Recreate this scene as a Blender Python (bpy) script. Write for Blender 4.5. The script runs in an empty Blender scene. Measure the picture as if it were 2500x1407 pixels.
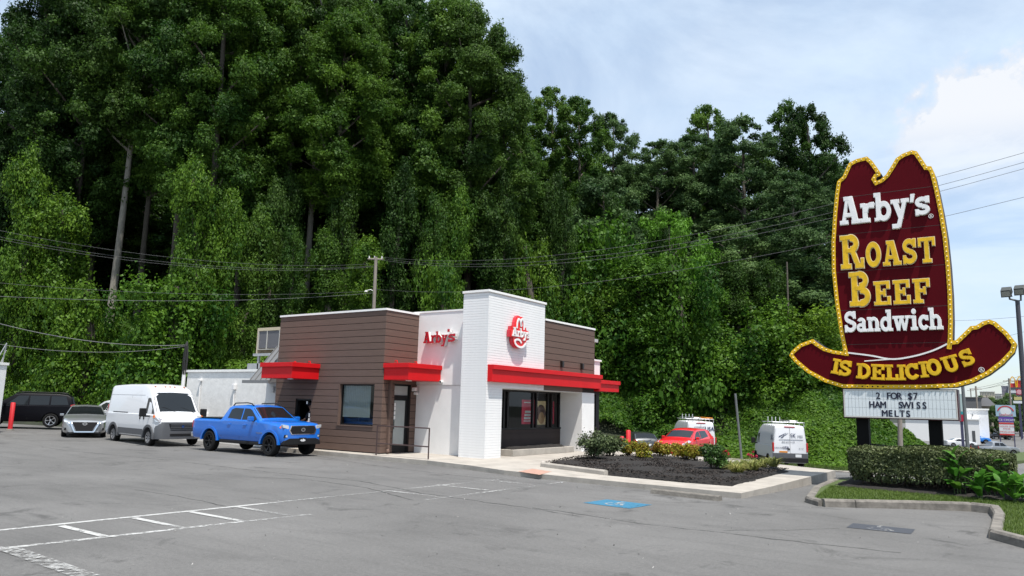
import bpy, bmesh, math, random
import numpy as np
from math import sin, cos, pi, radians, hypot, atan2, degrees
from mathutils import Vector, Matrix

sc = bpy.context.scene
COL = sc.collection

# ------------------------------------------------------------------ camera
FPX, YAW, PITCH, ROLL, EYE = 1824.45, 0.6082638, 0.15593567, 0.02522147, 2.0
def _rot():
    cy, sy = cos(YAW), sin(YAW)
    rz = np.array([[cy, sy, 0], [-sy, cy, 0], [0, 0, 1]])
    m = np.array([[1, 0, 0], [0, 0, -1], [0, 1, 0.]]) @ rz
    cp, sp = cos(PITCH), sin(PITCH)
    rx = np.array([[1, 0, 0], [0, cp, sp], [0, -sp, cp]])
    cr, sr = cos(ROLL), sin(ROLL)
    return np.array([[cr, -sr, 0], [sr, cr, 0], [0, 0, 1]]) @ rx @ m
RM = _rot()
cam_d = bpy.data.cameras.new('camera')
cam = bpy.data.objects.new('camera', cam_d)
COL.objects.link(cam)
cam.matrix_world = Matrix(((RM[0][0], -RM[1][0], -RM[2][0], 0), (RM[0][1], -RM[1][1], -RM[2][1], 0),
                           (RM[0][2], -RM[1][2], -RM[2][2], EYE), (0, 0, 0, 1)))
cam_d.sensor_width = 36
cam_d.lens = FPX / 2500 * 36
cam_d.clip_start, cam_d.clip_end = 0.1, 4000
sc.camera = cam

# ------------------------------------------------------------------ sun, sky, exposure
SUN = Vector((.33, -.20, 1.0)).normalized()
sun_d = bpy.data.lights.new('sun', 'SUN')
sun_d.energy, sun_d.angle, sun_d.color = 3.6, radians(.6), (1, .955, .89)
sun = bpy.data.objects.new('sun', sun_d)
COL.objects.link(sun)
sun.rotation_euler = SUN.to_track_quat('Z', 'Y').to_euler()
sc.view_settings.view_transform = 'Standard'
sc.view_settings.look = 'None'
sc.view_settings.gamma = 1
sc.view_settings.use_curve_mapping = False
sc.view_settings.exposure = 0.85
SKY_STRENGTH = 0.108

def pixel_ray(x, y):
    return RM.T @ np.array([(x - 1250) / FPX, (y - 703.5) / FPX, 1.0])

world = bpy.data.worlds.new('World')
sc.world = world
world.use_nodes = True
def build_sky():
    nt = world.node_tree
    N, L = nt.nodes, nt.links
    bg = N['Background']
    bg.inputs['Strength'].default_value = SKY_STRENGTH
    sky = N.new('ShaderNodeTexSky')
    sky.sky_type = 'NISHITA'
    sky.sun_disc = False
    sky.sun_elevation = math.asin(SUN.z)
    sky.sun_rotation = atan2(SUN.x, SUN.y)
    sky.air_density, sky.dust_density, sky.ozone_density = 1.0, 1.0, 1.2
    tc = N.new('ShaderNodeTexCoord')
    def vm(op, a, b=None):
        n = N.new('ShaderNodeVectorMath'); n.operation = op
        for i, v in enumerate((a, b)):
            if v is None: continue
            if hasattr(v, 'is_output'): L.new(v, n.inputs[i])
            else: n.inputs[i].default_value = v
        return n
    def ma(op, a, b=0.0, c=0.0):
        n = N.new('ShaderNodeMath'); n.operation = op
        for i, v in enumerate((a, b, c)):
            if hasattr(v, 'is_output'): L.new(v, n.inputs[i])
            else: n.inputs[i].default_value = v
        return n.outputs[0]
    def sm(v, lo, hi):
        n = N.new('ShaderNodeMapRange'); n.interpolation_type = 'SMOOTHSTEP'
        L.new(v, n.inputs[0]); n.inputs[1].default_value = lo; n.inputs[2].default_value = hi
        return n.outputs[0]
    def noise(vec, scale, detail, rough, dist=0.0):
        n = N.new('ShaderNodeTexNoise'); L.new(vec, n.inputs['Vector'])
        n.inputs['Scale'].default_value = scale; n.inputs['Detail'].default_value = detail
        n.inputs['Roughness'].default_value = rough; n.inputs['Distortion'].default_value = dist
        return n.outputs['Fac']
    d = vm('NORMALIZE', tc.outputs['Generated']).outputs[0]
    sep = N.new('ShaderNodeSeparateXYZ'); L.new(d, sep.inputs[0])
    zz = ma('ADD', ma('MAXIMUM', sep.outputs[2], 0.02), 0.16)
    cb = N.new('ShaderNodeCombineXYZ')
    L.new(ma('DIVIDE', sep.outputs[0], zz), cb.inputs[0]); L.new(ma('DIVIDE', sep.outputs[1], zz), cb.inputs[1])
    pv = vm('ADD', cb.outputs[0], (3.1, 7.7, 0)).outputs[0]
    thin = ma('MULTIPLY', sm(noise(pv, 1.15, 9, .60, .5), .34, .62), .88)
    veil = ma('MULTIPLY', sm(noise(pv, .45, 5, .55, .2), .30, .62), .52)
    a = ma('SUBTRACT', 1.0, ma('MULTIPLY', ma('SUBTRACT', 1.0, thin), ma('SUBTRACT', 1.0, veil)))
    # cumulus head standing beside the sign
    cdir = pixel_ray(2400, 330); cdir = cdir / np.linalg.norm(cdir)
    dif = vm('SUBTRACT', d, tuple(cdir))
    side = Vector(RM[0]); 
    sx = vm('DOT_PRODUCT', dif.outputs[0], tuple(RM[0])).outputs['Value']
    sy = vm('DOT_PRODUCT', dif.outputs[0], tuple(-RM[1])).outputs['Value']
    rr = ma('SQRT', ma('ADD', ma('POWER', ma('DIVIDE', sx, .088), 2.0), ma('POWER', ma('DIVIDE', sy, .092), 2.0)))
    bump = noise(d, 26, 7, .6)
    rr2 = ma('ADD', rr, ma('MULTIPLY', ma('SUBTRACT', bump, .5), 1.25))
    cum = ma('SUBTRACT', 1.0, sm(rr2, .70, .98))
    cum = ma('MULTIPLY', cum, sm(sy, -.10, .03))
    alpha = ma('MAXIMUM', a, ma('MULTIPLY', cum, .96))
    bright = noise(pv, 2.2, 6, .6)
    mixc = N.new('ShaderNodeMix'); mixc.data_type = 'RGBA'
    L.new(bright, mixc.inputs[0])
    mixc.inputs[6].default_value = (3.25, 4.25, 5.45, 1); mixc.inputs[7].default_value = (4.7, 5.2, 5.75, 1)
    mix2 = N.new('ShaderNodeMix'); mix2.data_type = 'RGBA'
    L.new(cum, mix2.inputs[0]); L.new(mixc.outputs[2], mix2.inputs[6]); mix2.inputs[7].default_value = (4.8, 4.95, 5.2, 1)
    skyb = N.new('ShaderNodeMix'); skyb.data_type = 'RGBA'; skyb.blend_type = 'MULTIPLY'; skyb.inputs[0].default_value = 1
    L.new(sky.outputs[0], skyb.inputs[6]); skyb.inputs[7].default_value = (.95, .95, .95, 1)
    fin = N.new('ShaderNodeMix'); fin.data_type = 'RGBA'
    L.new(alpha, fin.inputs[0]); L.new(skyb.outputs[2], fin.inputs[6]); L.new(mix2.outputs[2], fin.inputs[7])
    L.new(fin.outputs[2], bg.inputs['Color'])
build_sky()
sc.cycles.use_denoising = True
sc.cycles.max_bounces = 6
sc.cycles.transparent_max_bounces = 8

# ------------------------------------------------------------------ pixel -> place helpers (photo pixels, 2500 wide)
CAMP = np.array([0, 0, EYE])
def on_z(x, y, z=0.0):
    r = pixel_ray(x, y); return CAMP + r * (z - EYE) / r[2]
def on_y(x, y, Y):
    r = pixel_ray(x, y); return CAMP + r * Y / r[1]
def on_x(x, y, X):
    r = pixel_ray(x, y); return CAMP + r * X / r[0]
def at_d(x, y, d):
    r = pixel_ray(x, y); return CAMP + r * d / hypot(r[0], r[1])

def smooth(t):
    t = np.clip(t, 0, 1); return t * t * (3 - 2 * t)

FOOT = np.array([(-140, 6), (-95, 13), (-66, 19.5), (-50, 22.8), (-42, 26), (-36.5, 31.2), (-31, 38), (-26, 48), (-20, 54.5), (-12, 54), (-7, 58), (-5.5, 68), (-8, 84), (-17, 112), (-40, 170)], float)
HP_S = [0, 3, 8, 15, 25, 50, 90, 200]
HP_Z = [0, 1.6, 5.8, 10.5, 16.5, 34.0, 54.0, 62.0]
def foot_dist(x, y):
    x, y = np.asarray(x, float), np.asarray(y, float)
    best = np.full(x.shape, 1e9); sgn = np.ones(x.shape)
    for (ax, ay), (bx, by) in zip(FOOT[:-1], FOOT[1:]):
        dx, dy = bx - ax, by - ay
        t = np.clip(((x - ax) * dx + (y - ay) * dy) / (dx * dx + dy * dy), 0, 1)
        ex, ey = x - ax - t * dx, y - ay - t * dy
        d2 = ex * ex + ey * ey
        c = dx * ey - dy * ex
        m = d2 < best
        best = np.where(m, d2, best); sgn = np.where(m, np.sign(c), sgn)
    return np.sqrt(best) * sgn          # > 0 up the hill
def lot_z(x, y):
    x, y = np.asarray(x, float), np.asarray(y, float)
    z = np.interp(y, [18, 26, 38, 46, 80, 4000], [0, -.15, -.43, -1.05, -2.7, -2.7])
    z = z - .25 * smooth((x + 15) / 4) * smooth((y - 28) / 10)
    return z + .0125 * np.maximum(0, -30 - x) * (x > -60) + .375 * (x <= -60)
def ground_z(x, y):
    s = foot_dist(x, y)
    return lot_z(x, y) + np.interp(np.maximum(s, 0), HP_S, HP_Z)
def foot_d(px):
    r = pixel_ray(px, 900); r = r / hypot(r[0], r[1]); t = np.arange(20, 200, .25)
    s = foot_dist(r[0] * t, r[1] * t); return float(t[np.argmax(s > 0)]) if (s > 0).any() else 60.0
def on_ground(px, py):
    """where the ray of a pixel first meets the ground"""
    r = pixel_ray(px, py); r = r / hypot(r[0], r[1])
    t = np.arange(4, 900, .1)
    p = CAMP[None] + t[:, None] * r[None]
    g = p[:, 2] - ground_z(p[:, 0], p[:, 1])
    k = np.argmax(g < 0)
    return p[k]

# ------------------------------------------------------------------ materials
MATS = {}
def mat(name, color, rough=.6, metal=0.0, spec=.5, noise=0.0, nscale=6.0, bump=0.0, bscale=40.0, coat=0.0, emis=0.0, color2=None, streak=None, trans=0.0):
    if name in MATS: return MATS[name]
    m = bpy.data.materials.new(name); m.use_nodes = True
    nt = m.node_tree; N, L = nt.nodes, nt.links
    b = N['Principled BSDF']
    c = (*color, 1) if len(color) == 3 else color
    b.inputs['Base Color'].default_value = c
    b.inputs['Roughness'].default_value = rough; b.inputs['Metallic'].default_value = metal
    b.inputs['Specular IOR Level'].default_value = spec
    b.inputs['Coat Weight'].default_value = coat; b.inputs['Coat Roughness'].default_value = .05
    if trans: b.inputs['Transmission Weight'].default_value = trans
    if emis:
        b.inputs['Emission Color'].default_value = c; b.inputs['Emission Strength'].default_value = emis
    tc = None
    if noise or bump:
        tc = N.new('ShaderNodeTexCoord')
        vec = tc.outputs['Object']
        if streak:
            mp = N.new('ShaderNodeMapping'); mp.inputs['Scale'].default_value = streak
            L.new(vec, mp.inputs[0]); vec = mp.outputs[0]
    if noise:
        n = N.new('ShaderNodeTexNoise'); n.inputs['Scale'].default_value = nscale; n.inputs['Detail'].default_value = 8
        n.inputs['Roughness'].default_value = .65
        L.new(vec, n.inputs['Vector'])
        r = N.new('ShaderNodeValToRGB'); L.new(n.outputs['Fac'], r.inputs[0])
        lo = color2 if color2 else tuple(v * (1 - noise) for v in color[:3])
        hi = color if color2 else tuple(min(1, v * (1 + noise * .6)) for v in color[:3])
        r.color_ramp.elements[0].position, r.color_ramp.elements[1].position = .33, .68
        r.color_ramp.elements[0].color = (*lo[:3], 1); r.color_ramp.elements[1].color = (*hi[:3], 1)
        L.new(r.outputs[0], b.inputs['Base Color'])
    if bump:
        n2 = N.new('ShaderNodeTexNoise'); n2.inputs['Scale'].default_value = bscale; n2.inputs['Detail'].default_value = 6
        L.new(tc.outputs['Object'], n2.inputs['Vector'])
        bp = N.new('ShaderNodeBump'); bp.inputs['Strength'].default_value = bump; bp.inputs['Distance'].default_value = .02
        L.new(n2.outputs['Fac'], bp.inputs['Height']); L.new(bp.outputs[0], b.inputs['Normal'])
    MATS[name] = m
    return m

def leaf_mat(name, c_lo, c_hi, rough=.5, trans=.3, obj_var=.36):
    """leaf colours vary from leaf to leaf (face attribute 'tint') and from plant to plant"""
    if name in MATS: return MATS[name]
    m = bpy.data.materials.new(name); m.use_nodes = True
    nt = m.node_tree; N, L = nt.nodes, nt.links
    b = N['Principled BSDF']; out = N['Material Output']
    at = N.new('ShaderNodeAttribute'); at.attribute_name = 'tint'
    r = N.new('ShaderNodeValToRGB'); L.new(at.outputs['Fac'], r.inputs[0])
    r.color_ramp.elements[0].color = (*c_lo, 1); r.color_ramp.elements[1].color = (*c_hi, 1)
    oi = N.new('ShaderNodeObjectInfo')
    mr = N.new('ShaderNodeMapRange'); L.new(oi.outputs['Random'], mr.inputs[0])
    mr.inputs[3].default_value = 1 - obj_var; mr.inputs[4].default_value = 1 + obj_var
    hs = N.new('ShaderNodeHueSaturation'); L.new(r.outputs[0], hs.inputs['Color']); L.new(mr.outputs[0], hs.inputs['Value'])
    mh = N.new('ShaderNodeMapRange'); L.new(oi.outputs['Random'], mh.inputs[0]); mh.inputs[3].default_value = .515; mh.inputs[4].default_value = .488
    L.new(mh.outputs[0], hs.inputs['Hue'])
    L.new(hs.outputs[0], b.inputs['Base Color'])
    b.inputs['Roughness'].default_value = rough; b.inputs['Specular IOR Level'].default_value = .22
    t = N.new('ShaderNodeBsdfTranslucent'); L.new(hs.outputs[0], t.inputs[0])
    mx = N.new('ShaderNodeMixShader'); mx.inputs[0].default_value = trans
    L.new(b.outputs[0], mx.inputs[1]); L.new(t.outputs[0], mx.inputs[2]); L.new(mx.outputs[0], out.inputs[0])
    MATS[name] = m
    return m

# ------------------------------------------------------------------ object helpers
def tag(o, label=None, cat=None, group=None, kind=None):
    if label: o['label'] = label
    if cat: o['category'] = cat
    if group: o['group'] = group
    if kind: o['kind'] = kind
    return o
def empty(name, loc=(0, 0, 0), rz=0.0, label=None, cat=None, group=None):
    o = bpy.data.objects.new(name, None)
    COL.objects.link(o); o.location = loc; o.rotation_euler = (0, 0, rz)
    o.empty_display_size = .2
    return tag(o, label, cat, group)
def link(name, me, parent=None, loc=None, rot=None):
    o = bpy.data.objects.new(name, me); COL.objects.link(o)
    if parent: o.parent = parent
    if loc is not None: o.location = loc
    if rot is not None: o.rotation_euler = rot
    return o
def copy_tree(o, parent=None):
    c = o.copy(); COL.objects.link(c); c.parent = parent
    for ch in list(o.children): copy_tree(ch, c)
    return c

class MB:
    """collects shapes into one mesh"""
    def __init__(s): s.v, s.f, s.m = [], [], []
    def add(s, vs, fs, mi=0):
        o = len(s.v); s.v += [tuple(map(float, p)) for p in vs]
        s.f += [tuple(i + o for i in f) for f in fs]; s.m += [mi] * len(fs); return s
    def box(s, x0, x1, y0, y1, z0, z1, mi=0):
        vs = [(x0, y0, z0), (x1, y0, z0), (x1, y1, z0), (x0, y1, z0), (x0, y0, z1), (x1, y0, z1), (x1, y1, z1), (x0, y1, z1)]
        return s.add(vs, [(3, 2, 1, 0), (4, 5, 6, 7), (0, 1, 5, 4), (1, 2, 6, 5), (2, 3, 7, 6), (3, 0, 4, 7)], mi)
    def prism(s, pts, axis, a, b, mi=0):
        """polygon (2-D points) extruded along axis from a to b; axis x: pts=(y,z), y: (x,z), z: (x,y)"""
        n = len(pts)
        mk = {'x': lambda p, t: (t, p[0], p[1]), 'y': lambda p, t: (p[0], t, p[1]), 'z': lambda p, t: (p[0], p[1], t)}[axis]
        vs = [mk(p, a) for p in pts] + [mk(p, b) for p in pts]
        fs = [tuple(range(n)), tuple(range(2 * n - 1, n - 1, -1))] + [(i, (i + 1) % n, n + (i + 1) % n, n + i) for i in range(n)]
        return s.add(vs, fs, mi)
    def band(s, inner, outer, axis, a, b, mi=0, closed=True):
        """ring of quads between two equal-length outlines, extruded"""
        n = len(inner)
        mk = {'x': lambda p, t: (t, p[0], p[1]), 'y': lambda p, t: (p[0], t, p[1]), 'z': lambda p, t: (p[0], p[1], t)}[axis]
        vs = [mk(p, a) for p in inner] + [mk(p, a) for p in outer] + [mk(p, b) for p in inner] + [mk(p, b) for p in outer]
        fs = []
        for i in range(n if closed else n - 1):
            j = (i + 1) % n
            fs += [(i, j, n + j, n + i), (2 * n + j, 2 * n + i, 3 * n + i, 3 * n + j), (i, 2 * n + i, 2 * n + j, j), (n + j, 3 * n + j, 3 * n + i, n + i)]
        if not closed:
            fs += [(0, n, 3 * n, 2 * n), (n - 1, 2 * n + n - 1, 4 * n - 1, 2 * n - 1)]
        return s.add(vs, fs, mi)
    def tube(s, pts, r, n=6, mi=0, r2=None):
        pts = [Vector(p) for p in pts]; rings = []
        m = len(pts)
        for i, p in enumerate(pts):
            t = (pts[min(i + 1, m - 1)] - pts[max(i - 1, 0)]).normalized()
            u = t.cross(Vector((0, 0, 1)) if abs(t.z) < .9 else Vector((1, 0, 0))).normalized(); w = t.cross(u)
            rad = (r[i] if isinstance(r, (list, tuple)) else r if r2 is None else r + (r2 - r) * i / (m - 1))
            rings.append([p + u * (cos(2 * pi * k / n) * rad) + w * (sin(2 * pi * k / n) * rad) for k in range(n)])
        vs = [q for ring in rings for q in ring]; fs = []
        for i in range(m - 1):
            for k in range(n):
                fs.append((i * n + k, i * n + (k + 1) % n, (i + 1) * n + (k + 1) % n, (i + 1) * n + k))
        fs += [tuple(range(n - 1, -1, -1)), tuple((m - 1) * n + k for k in range(n))]
        return s.add(vs, fs, mi)
    def lathe(s, prof, axis='z', c=(0, 0, 0), n=16, mi=0, cap=False):
        """prof = [(radius, height)]"""
        vs = []
        for r_, h in prof:
            for k in range(n):
                a = 2 * pi * k / n
                p = (r_ * cos(a), r_ * sin(a), h)
                if axis == 'y': p = (p[0], h, p[1])
                if axis == 'x': p = (h, p[0], p[1])
                vs.append((p[0] + c[0], p[1] + c[1], p[2] + c[2]))
        fs = [(i * n + k, i * n + (k + 1) % n, (i + 1) * n + (k + 1) % n, (i + 1) * n + k) for i in range(len(prof) - 1) for k in range(n)]
        if cap: fs += [tuple(range(n)), tuple((len(prof) - 1) * n + k for k in range(n - 1, -1, -1))]
        return s.add(vs, fs, mi)
    def mesh(s, name, mats, smooth_angle=None):
        me = bpy.data.meshes.new(name)
        me.from_pydata(s.v, [], s.f)
        for m in (mats if isinstance(mats, (list, tuple)) else [mats]): me.materials.append(m)
        me.polygons.foreach_set('material_index', s.m)
        bm = bmesh.new(); bm.from_mesh(me); bmesh.ops.recalc_face_normals(bm, faces=bm.faces); bm.to_mesh(me); bm.free()
        if smooth_angle is not None:
            me.polygons.foreach_set('use_smooth', [True] * len(me.polygons))
            me.set_sharp_from_angle(angle=radians(smooth_angle))
        me.update(); return me
    def build(s, name, mats, parent=None, smooth_angle=None, loc=None, rot=None, bevel=0):
        o = link(name, s.mesh(name, mats, smooth_angle), parent, loc, rot)
        if bevel:
            b = o.modifiers.new('bevel', 'BEVEL'); b.width = bevel; b.segments = 2; b.limit_method = 'ANGLE'
        return o
def box(name, m, parent, x0, x1, y0, y1, z0, z1, bevel=0):
    return MB().box(x0, x1, y0, y1, z0, z1).build(name, m, parent, bevel=bevel)

def fast_mesh(name, V, F, m, tint=None, smooth_=False):
    """mesh from numpy arrays; F is (n, 3 or 4)"""
    me = bpy.data.meshes.new(name)
    k = F.shape[1]
    me.vertices.add(len(V)); me.vertices.foreach_set('co', np.ascontiguousarray(V, np.float32).ravel())
    me.loops.add(F.size); me.loops.foreach_set('vertex_index', np.ascontiguousarray(F, np.int32).ravel())
    me.polygons.add(len(F)); me.polygons.foreach_set('loop_start', np.arange(0, F.size, k, dtype=np.int32))
    try: me.polygons.foreach_set('loop_total', np.full(len(F), k, np.int32))
    except Exception: pass
    if smooth_: me.polygons.foreach_set('use_smooth', np.ones(len(F), bool))
    me.update(calc_edges=True)
    if tint is not None:
        at = me.attributes.new('tint', 'FLOAT', 'FACE'); at.data.foreach_set('value', np.ascontiguousarray(tint, np.float32))
    me.materials.append(m)
    return me
def text_mesh(s, size, m, depth=.01, align='CENTER', shear=0.0, spacing=1.0, bold=0.0):
    """lettering as a mesh lying in the xz plane, facing -y, baseline at z = 0"""
    c = bpy.data.curves.new('lettering', 'FONT'); c.body = s; c.size = size; c.align_x = align; c.extrude = depth / 2
    c.shear = shear; c.space_character = spacing; c.offset = bold; c.resolution_u = 3
    o = bpy.data.objects.new('tmp', c); COL.objects.link(o)
    dg = bpy.context.evaluated_depsgraph_get()
    me = bpy.data.meshes.new_from_object(o.evaluated_get(dg))
    bpy.data.objects.remove(o)
    me.transform(Matrix.Rotation(pi / 2, 4, 'X')); me.materials.clear(); me.materials.append(m); me.name = 'lettering'
    return me
# ------------------------------------------------------------------ ground
def asphalt_mat():
    m = bpy.data.materials.new('asphalt'); m.use_nodes = True
    nt = m.node_tree; N, L = nt.nodes, nt.links; b = N['Principled BSDF']
    tc = N.new('ShaderNodeTexCoord'); P = tc.outputs['Object']
    def noise(scale, det, rough, vec=P, dist=0):
        n = N.new('ShaderNodeTexNoise'); L.new(vec, n.inputs['Vector']); n.inputs['Scale'].default_value = scale
        n.inputs['Detail'].default_value = det; n.inputs['Roughness'].default_value = rough; n.inputs['Distortion'].default_value = dist
        return n.outputs['Fac']
    def ramp(v, a, ca, bb, cb):
        r = N.new('ShaderNodeValToRGB'); L.new(v, r.inputs[0]); e = r.color_ramp.elements
        e[0].position, e[1].position = a, bb; e[0].color = (ca, ca, ca, 1); e[1].color = (cb, cb, cb, 1)
        return r.outputs[0]
    def mul(a, c, f=1.0):
        x = N.new('ShaderNodeMix'); x.data_type = 'RGBA'; x.blend_type = 'MULTIPLY'; x.inputs[0].default_value = f
        for i, v in ((6, a), (7, c)):
            if hasattr(v, 'is_output'): L.new(v, x.inputs[i])
            else: x.inputs[i].default_value = v
        return x.outputs[2]
    base = mul((.138, .135, .131, 1), ramp(noise(.22, 6, .6), .3, .74, .7, 1.14))
    base = mul(base, ramp(noise(75, 4, .75), .3, .60, .72, 1.36))
    base = mul(base, ramp(noise(16, 8, .85), .30, .72, .68, 1.22))
    # tyre-worn streaks across the lot
    mp = N.new('ShaderNodeMapping'); mp.inputs['Scale'].default_value = (.35, 1.9, 1); mp.inputs['Rotation'].default_value = (0, 0, .5); L.new(P, mp.inputs[0])
    base = mul(base, ramp(noise(1.1, 5, .65, mp.outputs[0], .6), .28, .84, .52, 1.02))
    # oil stains
    base = mul(base, ramp(noise(.55, 6, .72, P, 1.2), .30, .50, .43, 1.0))
    # long cracks
    ds = N.new('ShaderNodeTexNoise'); L.new(P, ds.inputs['Vector']); ds.inputs['Scale'].default_value = .6; ds.inputs['Detail'].default_value = 8; ds.inputs['Roughness'].default_value = .7
    va = N.new('ShaderNodeVectorMath'); va.operation = 'MULTIPLY_ADD'; L.new(ds.outputs['Color'], va.inputs[0]); va.inputs[1].default_value = (1.1, 1.1, 0); L.new(P, va.inputs[2])
    vo = N.new('ShaderNodeTexVoronoi'); vo.feature = 'DISTANCE_TO_EDGE'; L.new(va.outputs[0], vo.inputs['Vector']); vo.inputs['Scale'].default_value = .15
    crack = ramp(vo.outputs['Distance'], .0006, .42, .0035, 1.0)
    gate = ramp(noise(.35, 2, .5), .30, 0.0, .36, 1.0)
    mx = N.new('ShaderNodeMix'); mx.data_type = 'RGBA'; L.new(gate, mx.inputs[0]); mx.inputs[7].default_value = (1, 1, 1, 1); L.new(crack, mx.inputs[6])
    base = mul(base, mx.outputs[2])
    L.new(base, b.inputs['Base Color'])
    b.inputs['Roughness'].default_value = .82; b.inputs['Specular IOR Level'].default_value = .35
    bp = N.new('ShaderNodeBump'); bp.inputs['Strength'].default_value = .35; bp.inputs['Distance'].default_value = .008
    L.new(noise(160, 4, .7), bp.inputs['Height']); L.new(bp.outputs[0], b.inputs['Normal'])
    return m
M_ASPHALT = asphalt_mat()
M_SOIL = mat('hill_soil', (.016, .021, .008), .95, noise=.5, nscale=1.5, bump=.4, bscale=3)
M_LAWN = mat('lawn_soil', (.062, .092, .022), .95, noise=.35, nscale=3, bump=.5, bscale=30)
M_CONC = mat('concrete', (.36, .33, .29), .85, noise=.22, nscale=1.7, bump=.25, bscale=60)
M_CONC_OLD = mat('old_concrete', (.175, .16, .14), .9, noise=.45, nscale=4, bump=.5, bscale=45)
M_MULCH = mat('mulch', (.016, .013, .011), .95, noise=.6, nscale=30, bump=1.0, bscale=45)

def axis(lo, hi, step, far):
    a = list(np.arange(lo, hi + .01, step))
    k = step; l = []; v = lo
    while v > -far: k *= 1.35; v -= k; l.append(v)
    r = []; v = hi; k = step
    while v < far: k *= 1.35; v += k; r.append(v)
    return np.array(l[::-1] + a + r)
def grid_mesh(name, xs, ys, zf, m, keep=None):
    X, Y = np.meshgrid(xs, ys); Z = zf(X, Y)
    V = np.stack([X, Y, Z], -1).reshape(-1, 3)
    nx, ny = len(xs), len(ys)
    i = np.arange(ny - 1)[:, None] * nx + np.arange(nx - 1)[None]
    F = np.stack([i, i + 1, i + nx + 1, i + nx], -1).reshape(-1, 4)
    if keep is not None:
        c = V[F].mean(1); F = F[keep(c[:, 0], c[:, 1])]
    return fast_mesh(name, V, F, m, smooth_=True)
def terrain_z(X, Y):
    s = foot_dist(X, Y)
    return ground_z(X, Y) - .07 + .22 * smooth((s + 3.2) / 1.4)
o = link('terrain', grid_mesh('terrain', axis(-120, 24, 1.2, 3000), axis(-30, 140, 1.2, 3000), terrain_z, M_SOIL))
tag(o, 'steep wooded hillside behind the restaurant', kind='structure')
o = link('parking_lot', grid_mesh('parking_lot', axis(-72, 40, 1.5, 130), axis(-40, 96, 1.5, 420), lambda X, Y: lot_z(X, Y), M_ASPHALT,
         keep=lambda x, y: (foot_dist(x, y) < 1) & (x > -110)))
LOT = tag(o, 'grey worn asphalt parking lot', kind='structure')

# ------------------------------------------------------------------ painted markings (parts of the lot)
def paint_mat(name, col, wear=.5, edge=.08):
    m = bpy.data.materials.new(name); m.use_nodes = True
    nt = m.node_tree; N, L = nt.nodes, nt.links; b = N['Principled BSDF']; out = N['Material Output']
    tc = N.new('ShaderNodeTexCoord')
    n = N.new('ShaderNodeTexNoise'); L.new(tc.outputs['Object'], n.inputs['Vector']); n.inputs['Scale'].default_value = 9; n.inputs['Detail'].default_value = 9; n.inputs['Roughness'].default_value = .78
    n2 = N.new('ShaderNodeTexNoise'); L.new(tc.outputs['Object'], n2.inputs['Vector']); n2.inputs['Scale'].default_value = .7; n2.inputs['Detail'].default_value = 3
    ad = N.new('ShaderNodeMath'); ad.operation = 'MULTIPLY_ADD'; L.new(n2.outputs['Fac'], ad.inputs[0]); ad.inputs[1].default_value = .45; L.new(n.outputs['Fac'], ad.inputs[2])
    r = N.new('ShaderNodeMapRange'); L.new(ad.outputs[0], r.inputs[0]); r.inputs[1].default_value = wear + .2 - edge; r.inputs[2].default_value = wear + .2 + edge
    b.inputs['Base Color'].default_value = (*col, 1); b.inputs['Roughness'].default_value = .75
    tr = N.new('ShaderNodeBsdfTransparent'); mx = N.new('ShaderNodeMixShader')
    L.new(r.outputs[0], mx.inputs[0]); L.new(tr.outputs[0], mx.inputs[1]); L.new(b.outputs[0], mx.inputs[2]); L.new(mx.outputs[0], out.inputs[0])
    return m
M_LINE = paint_mat('white_line_paint', (.42, .42, .41), .47)
M_LINE_WORN = paint_mat('worn_line_paint', (.38, .38, .37), .56)
M_BLUE = paint_mat('blue_paint', (.030, .15, .25), .40, .12)
M_GREYBLUE = paint_mat('dark_paint', (.045, .05, .062), .30)
def stripe(name, a, b, w, m, z=.005):
    a, b = np.array(a[:2]), np.array(b[:2]); d = (b - a) / np.linalg.norm(b - a); n = np.array([-d[1], d[0]]) * w / 2
    k = max(1, int(np.linalg.norm(b - a) / 1.0)); vs = []; fs = []
    for i in range(k + 1):
        p = a + (b - a) * i / k
        for q in (p - n, p + n): vs.append((q[0], q[1], float(lot_z(q[0], q[1])) + z))
    for i in range(k): fs.append((2 * i, 2 * i + 1, 2 * i + 3, 2 * i + 2))
    return MB().add(vs, fs).build(name, m, LOT)
stripe('painted_line', (-12.66, 4.6), (-12.42, 9.6), .12, M_LINE)
stripe('painted_line', (-12.42, 9.6), (-12.12, 18.1), .11, M_LINE_WORN)
stripe('painted_line', (-11.15, 4.5), (-10.85, 8.0), .13, M_LINE)
stripe('painted_line', (-10.85, 8.0), (-10.7, 9.3), .11, M_LINE_WORN)
stripe('painted_line', (-10.64, 12.3), (-10.55, 17.9), .11, M_LINE_WORN)
for (y, m) in ((5.88, M_LINE), (7.02, M_LINE), (8.03, M_LINE), (8.97, M_LINE_WORN), (12.9, M_LINE_WORN), (14.7, M_LINE_WORN), (16.6, M_LINE_WORN)):
    stripe('painted_line', (-12.4, y), (-10.95 + .02 * (y - 6), y - .02), .12, m, .009)
stripe('painted_line', (-11.1, 4.62), (-8.7, 4.5), .24, M_LINE_WORN, .013)
stripe('painted_line', (-11.4, 4.2), (-11.1, 4.62), .2, M_LINE_WORN, .017)
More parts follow.
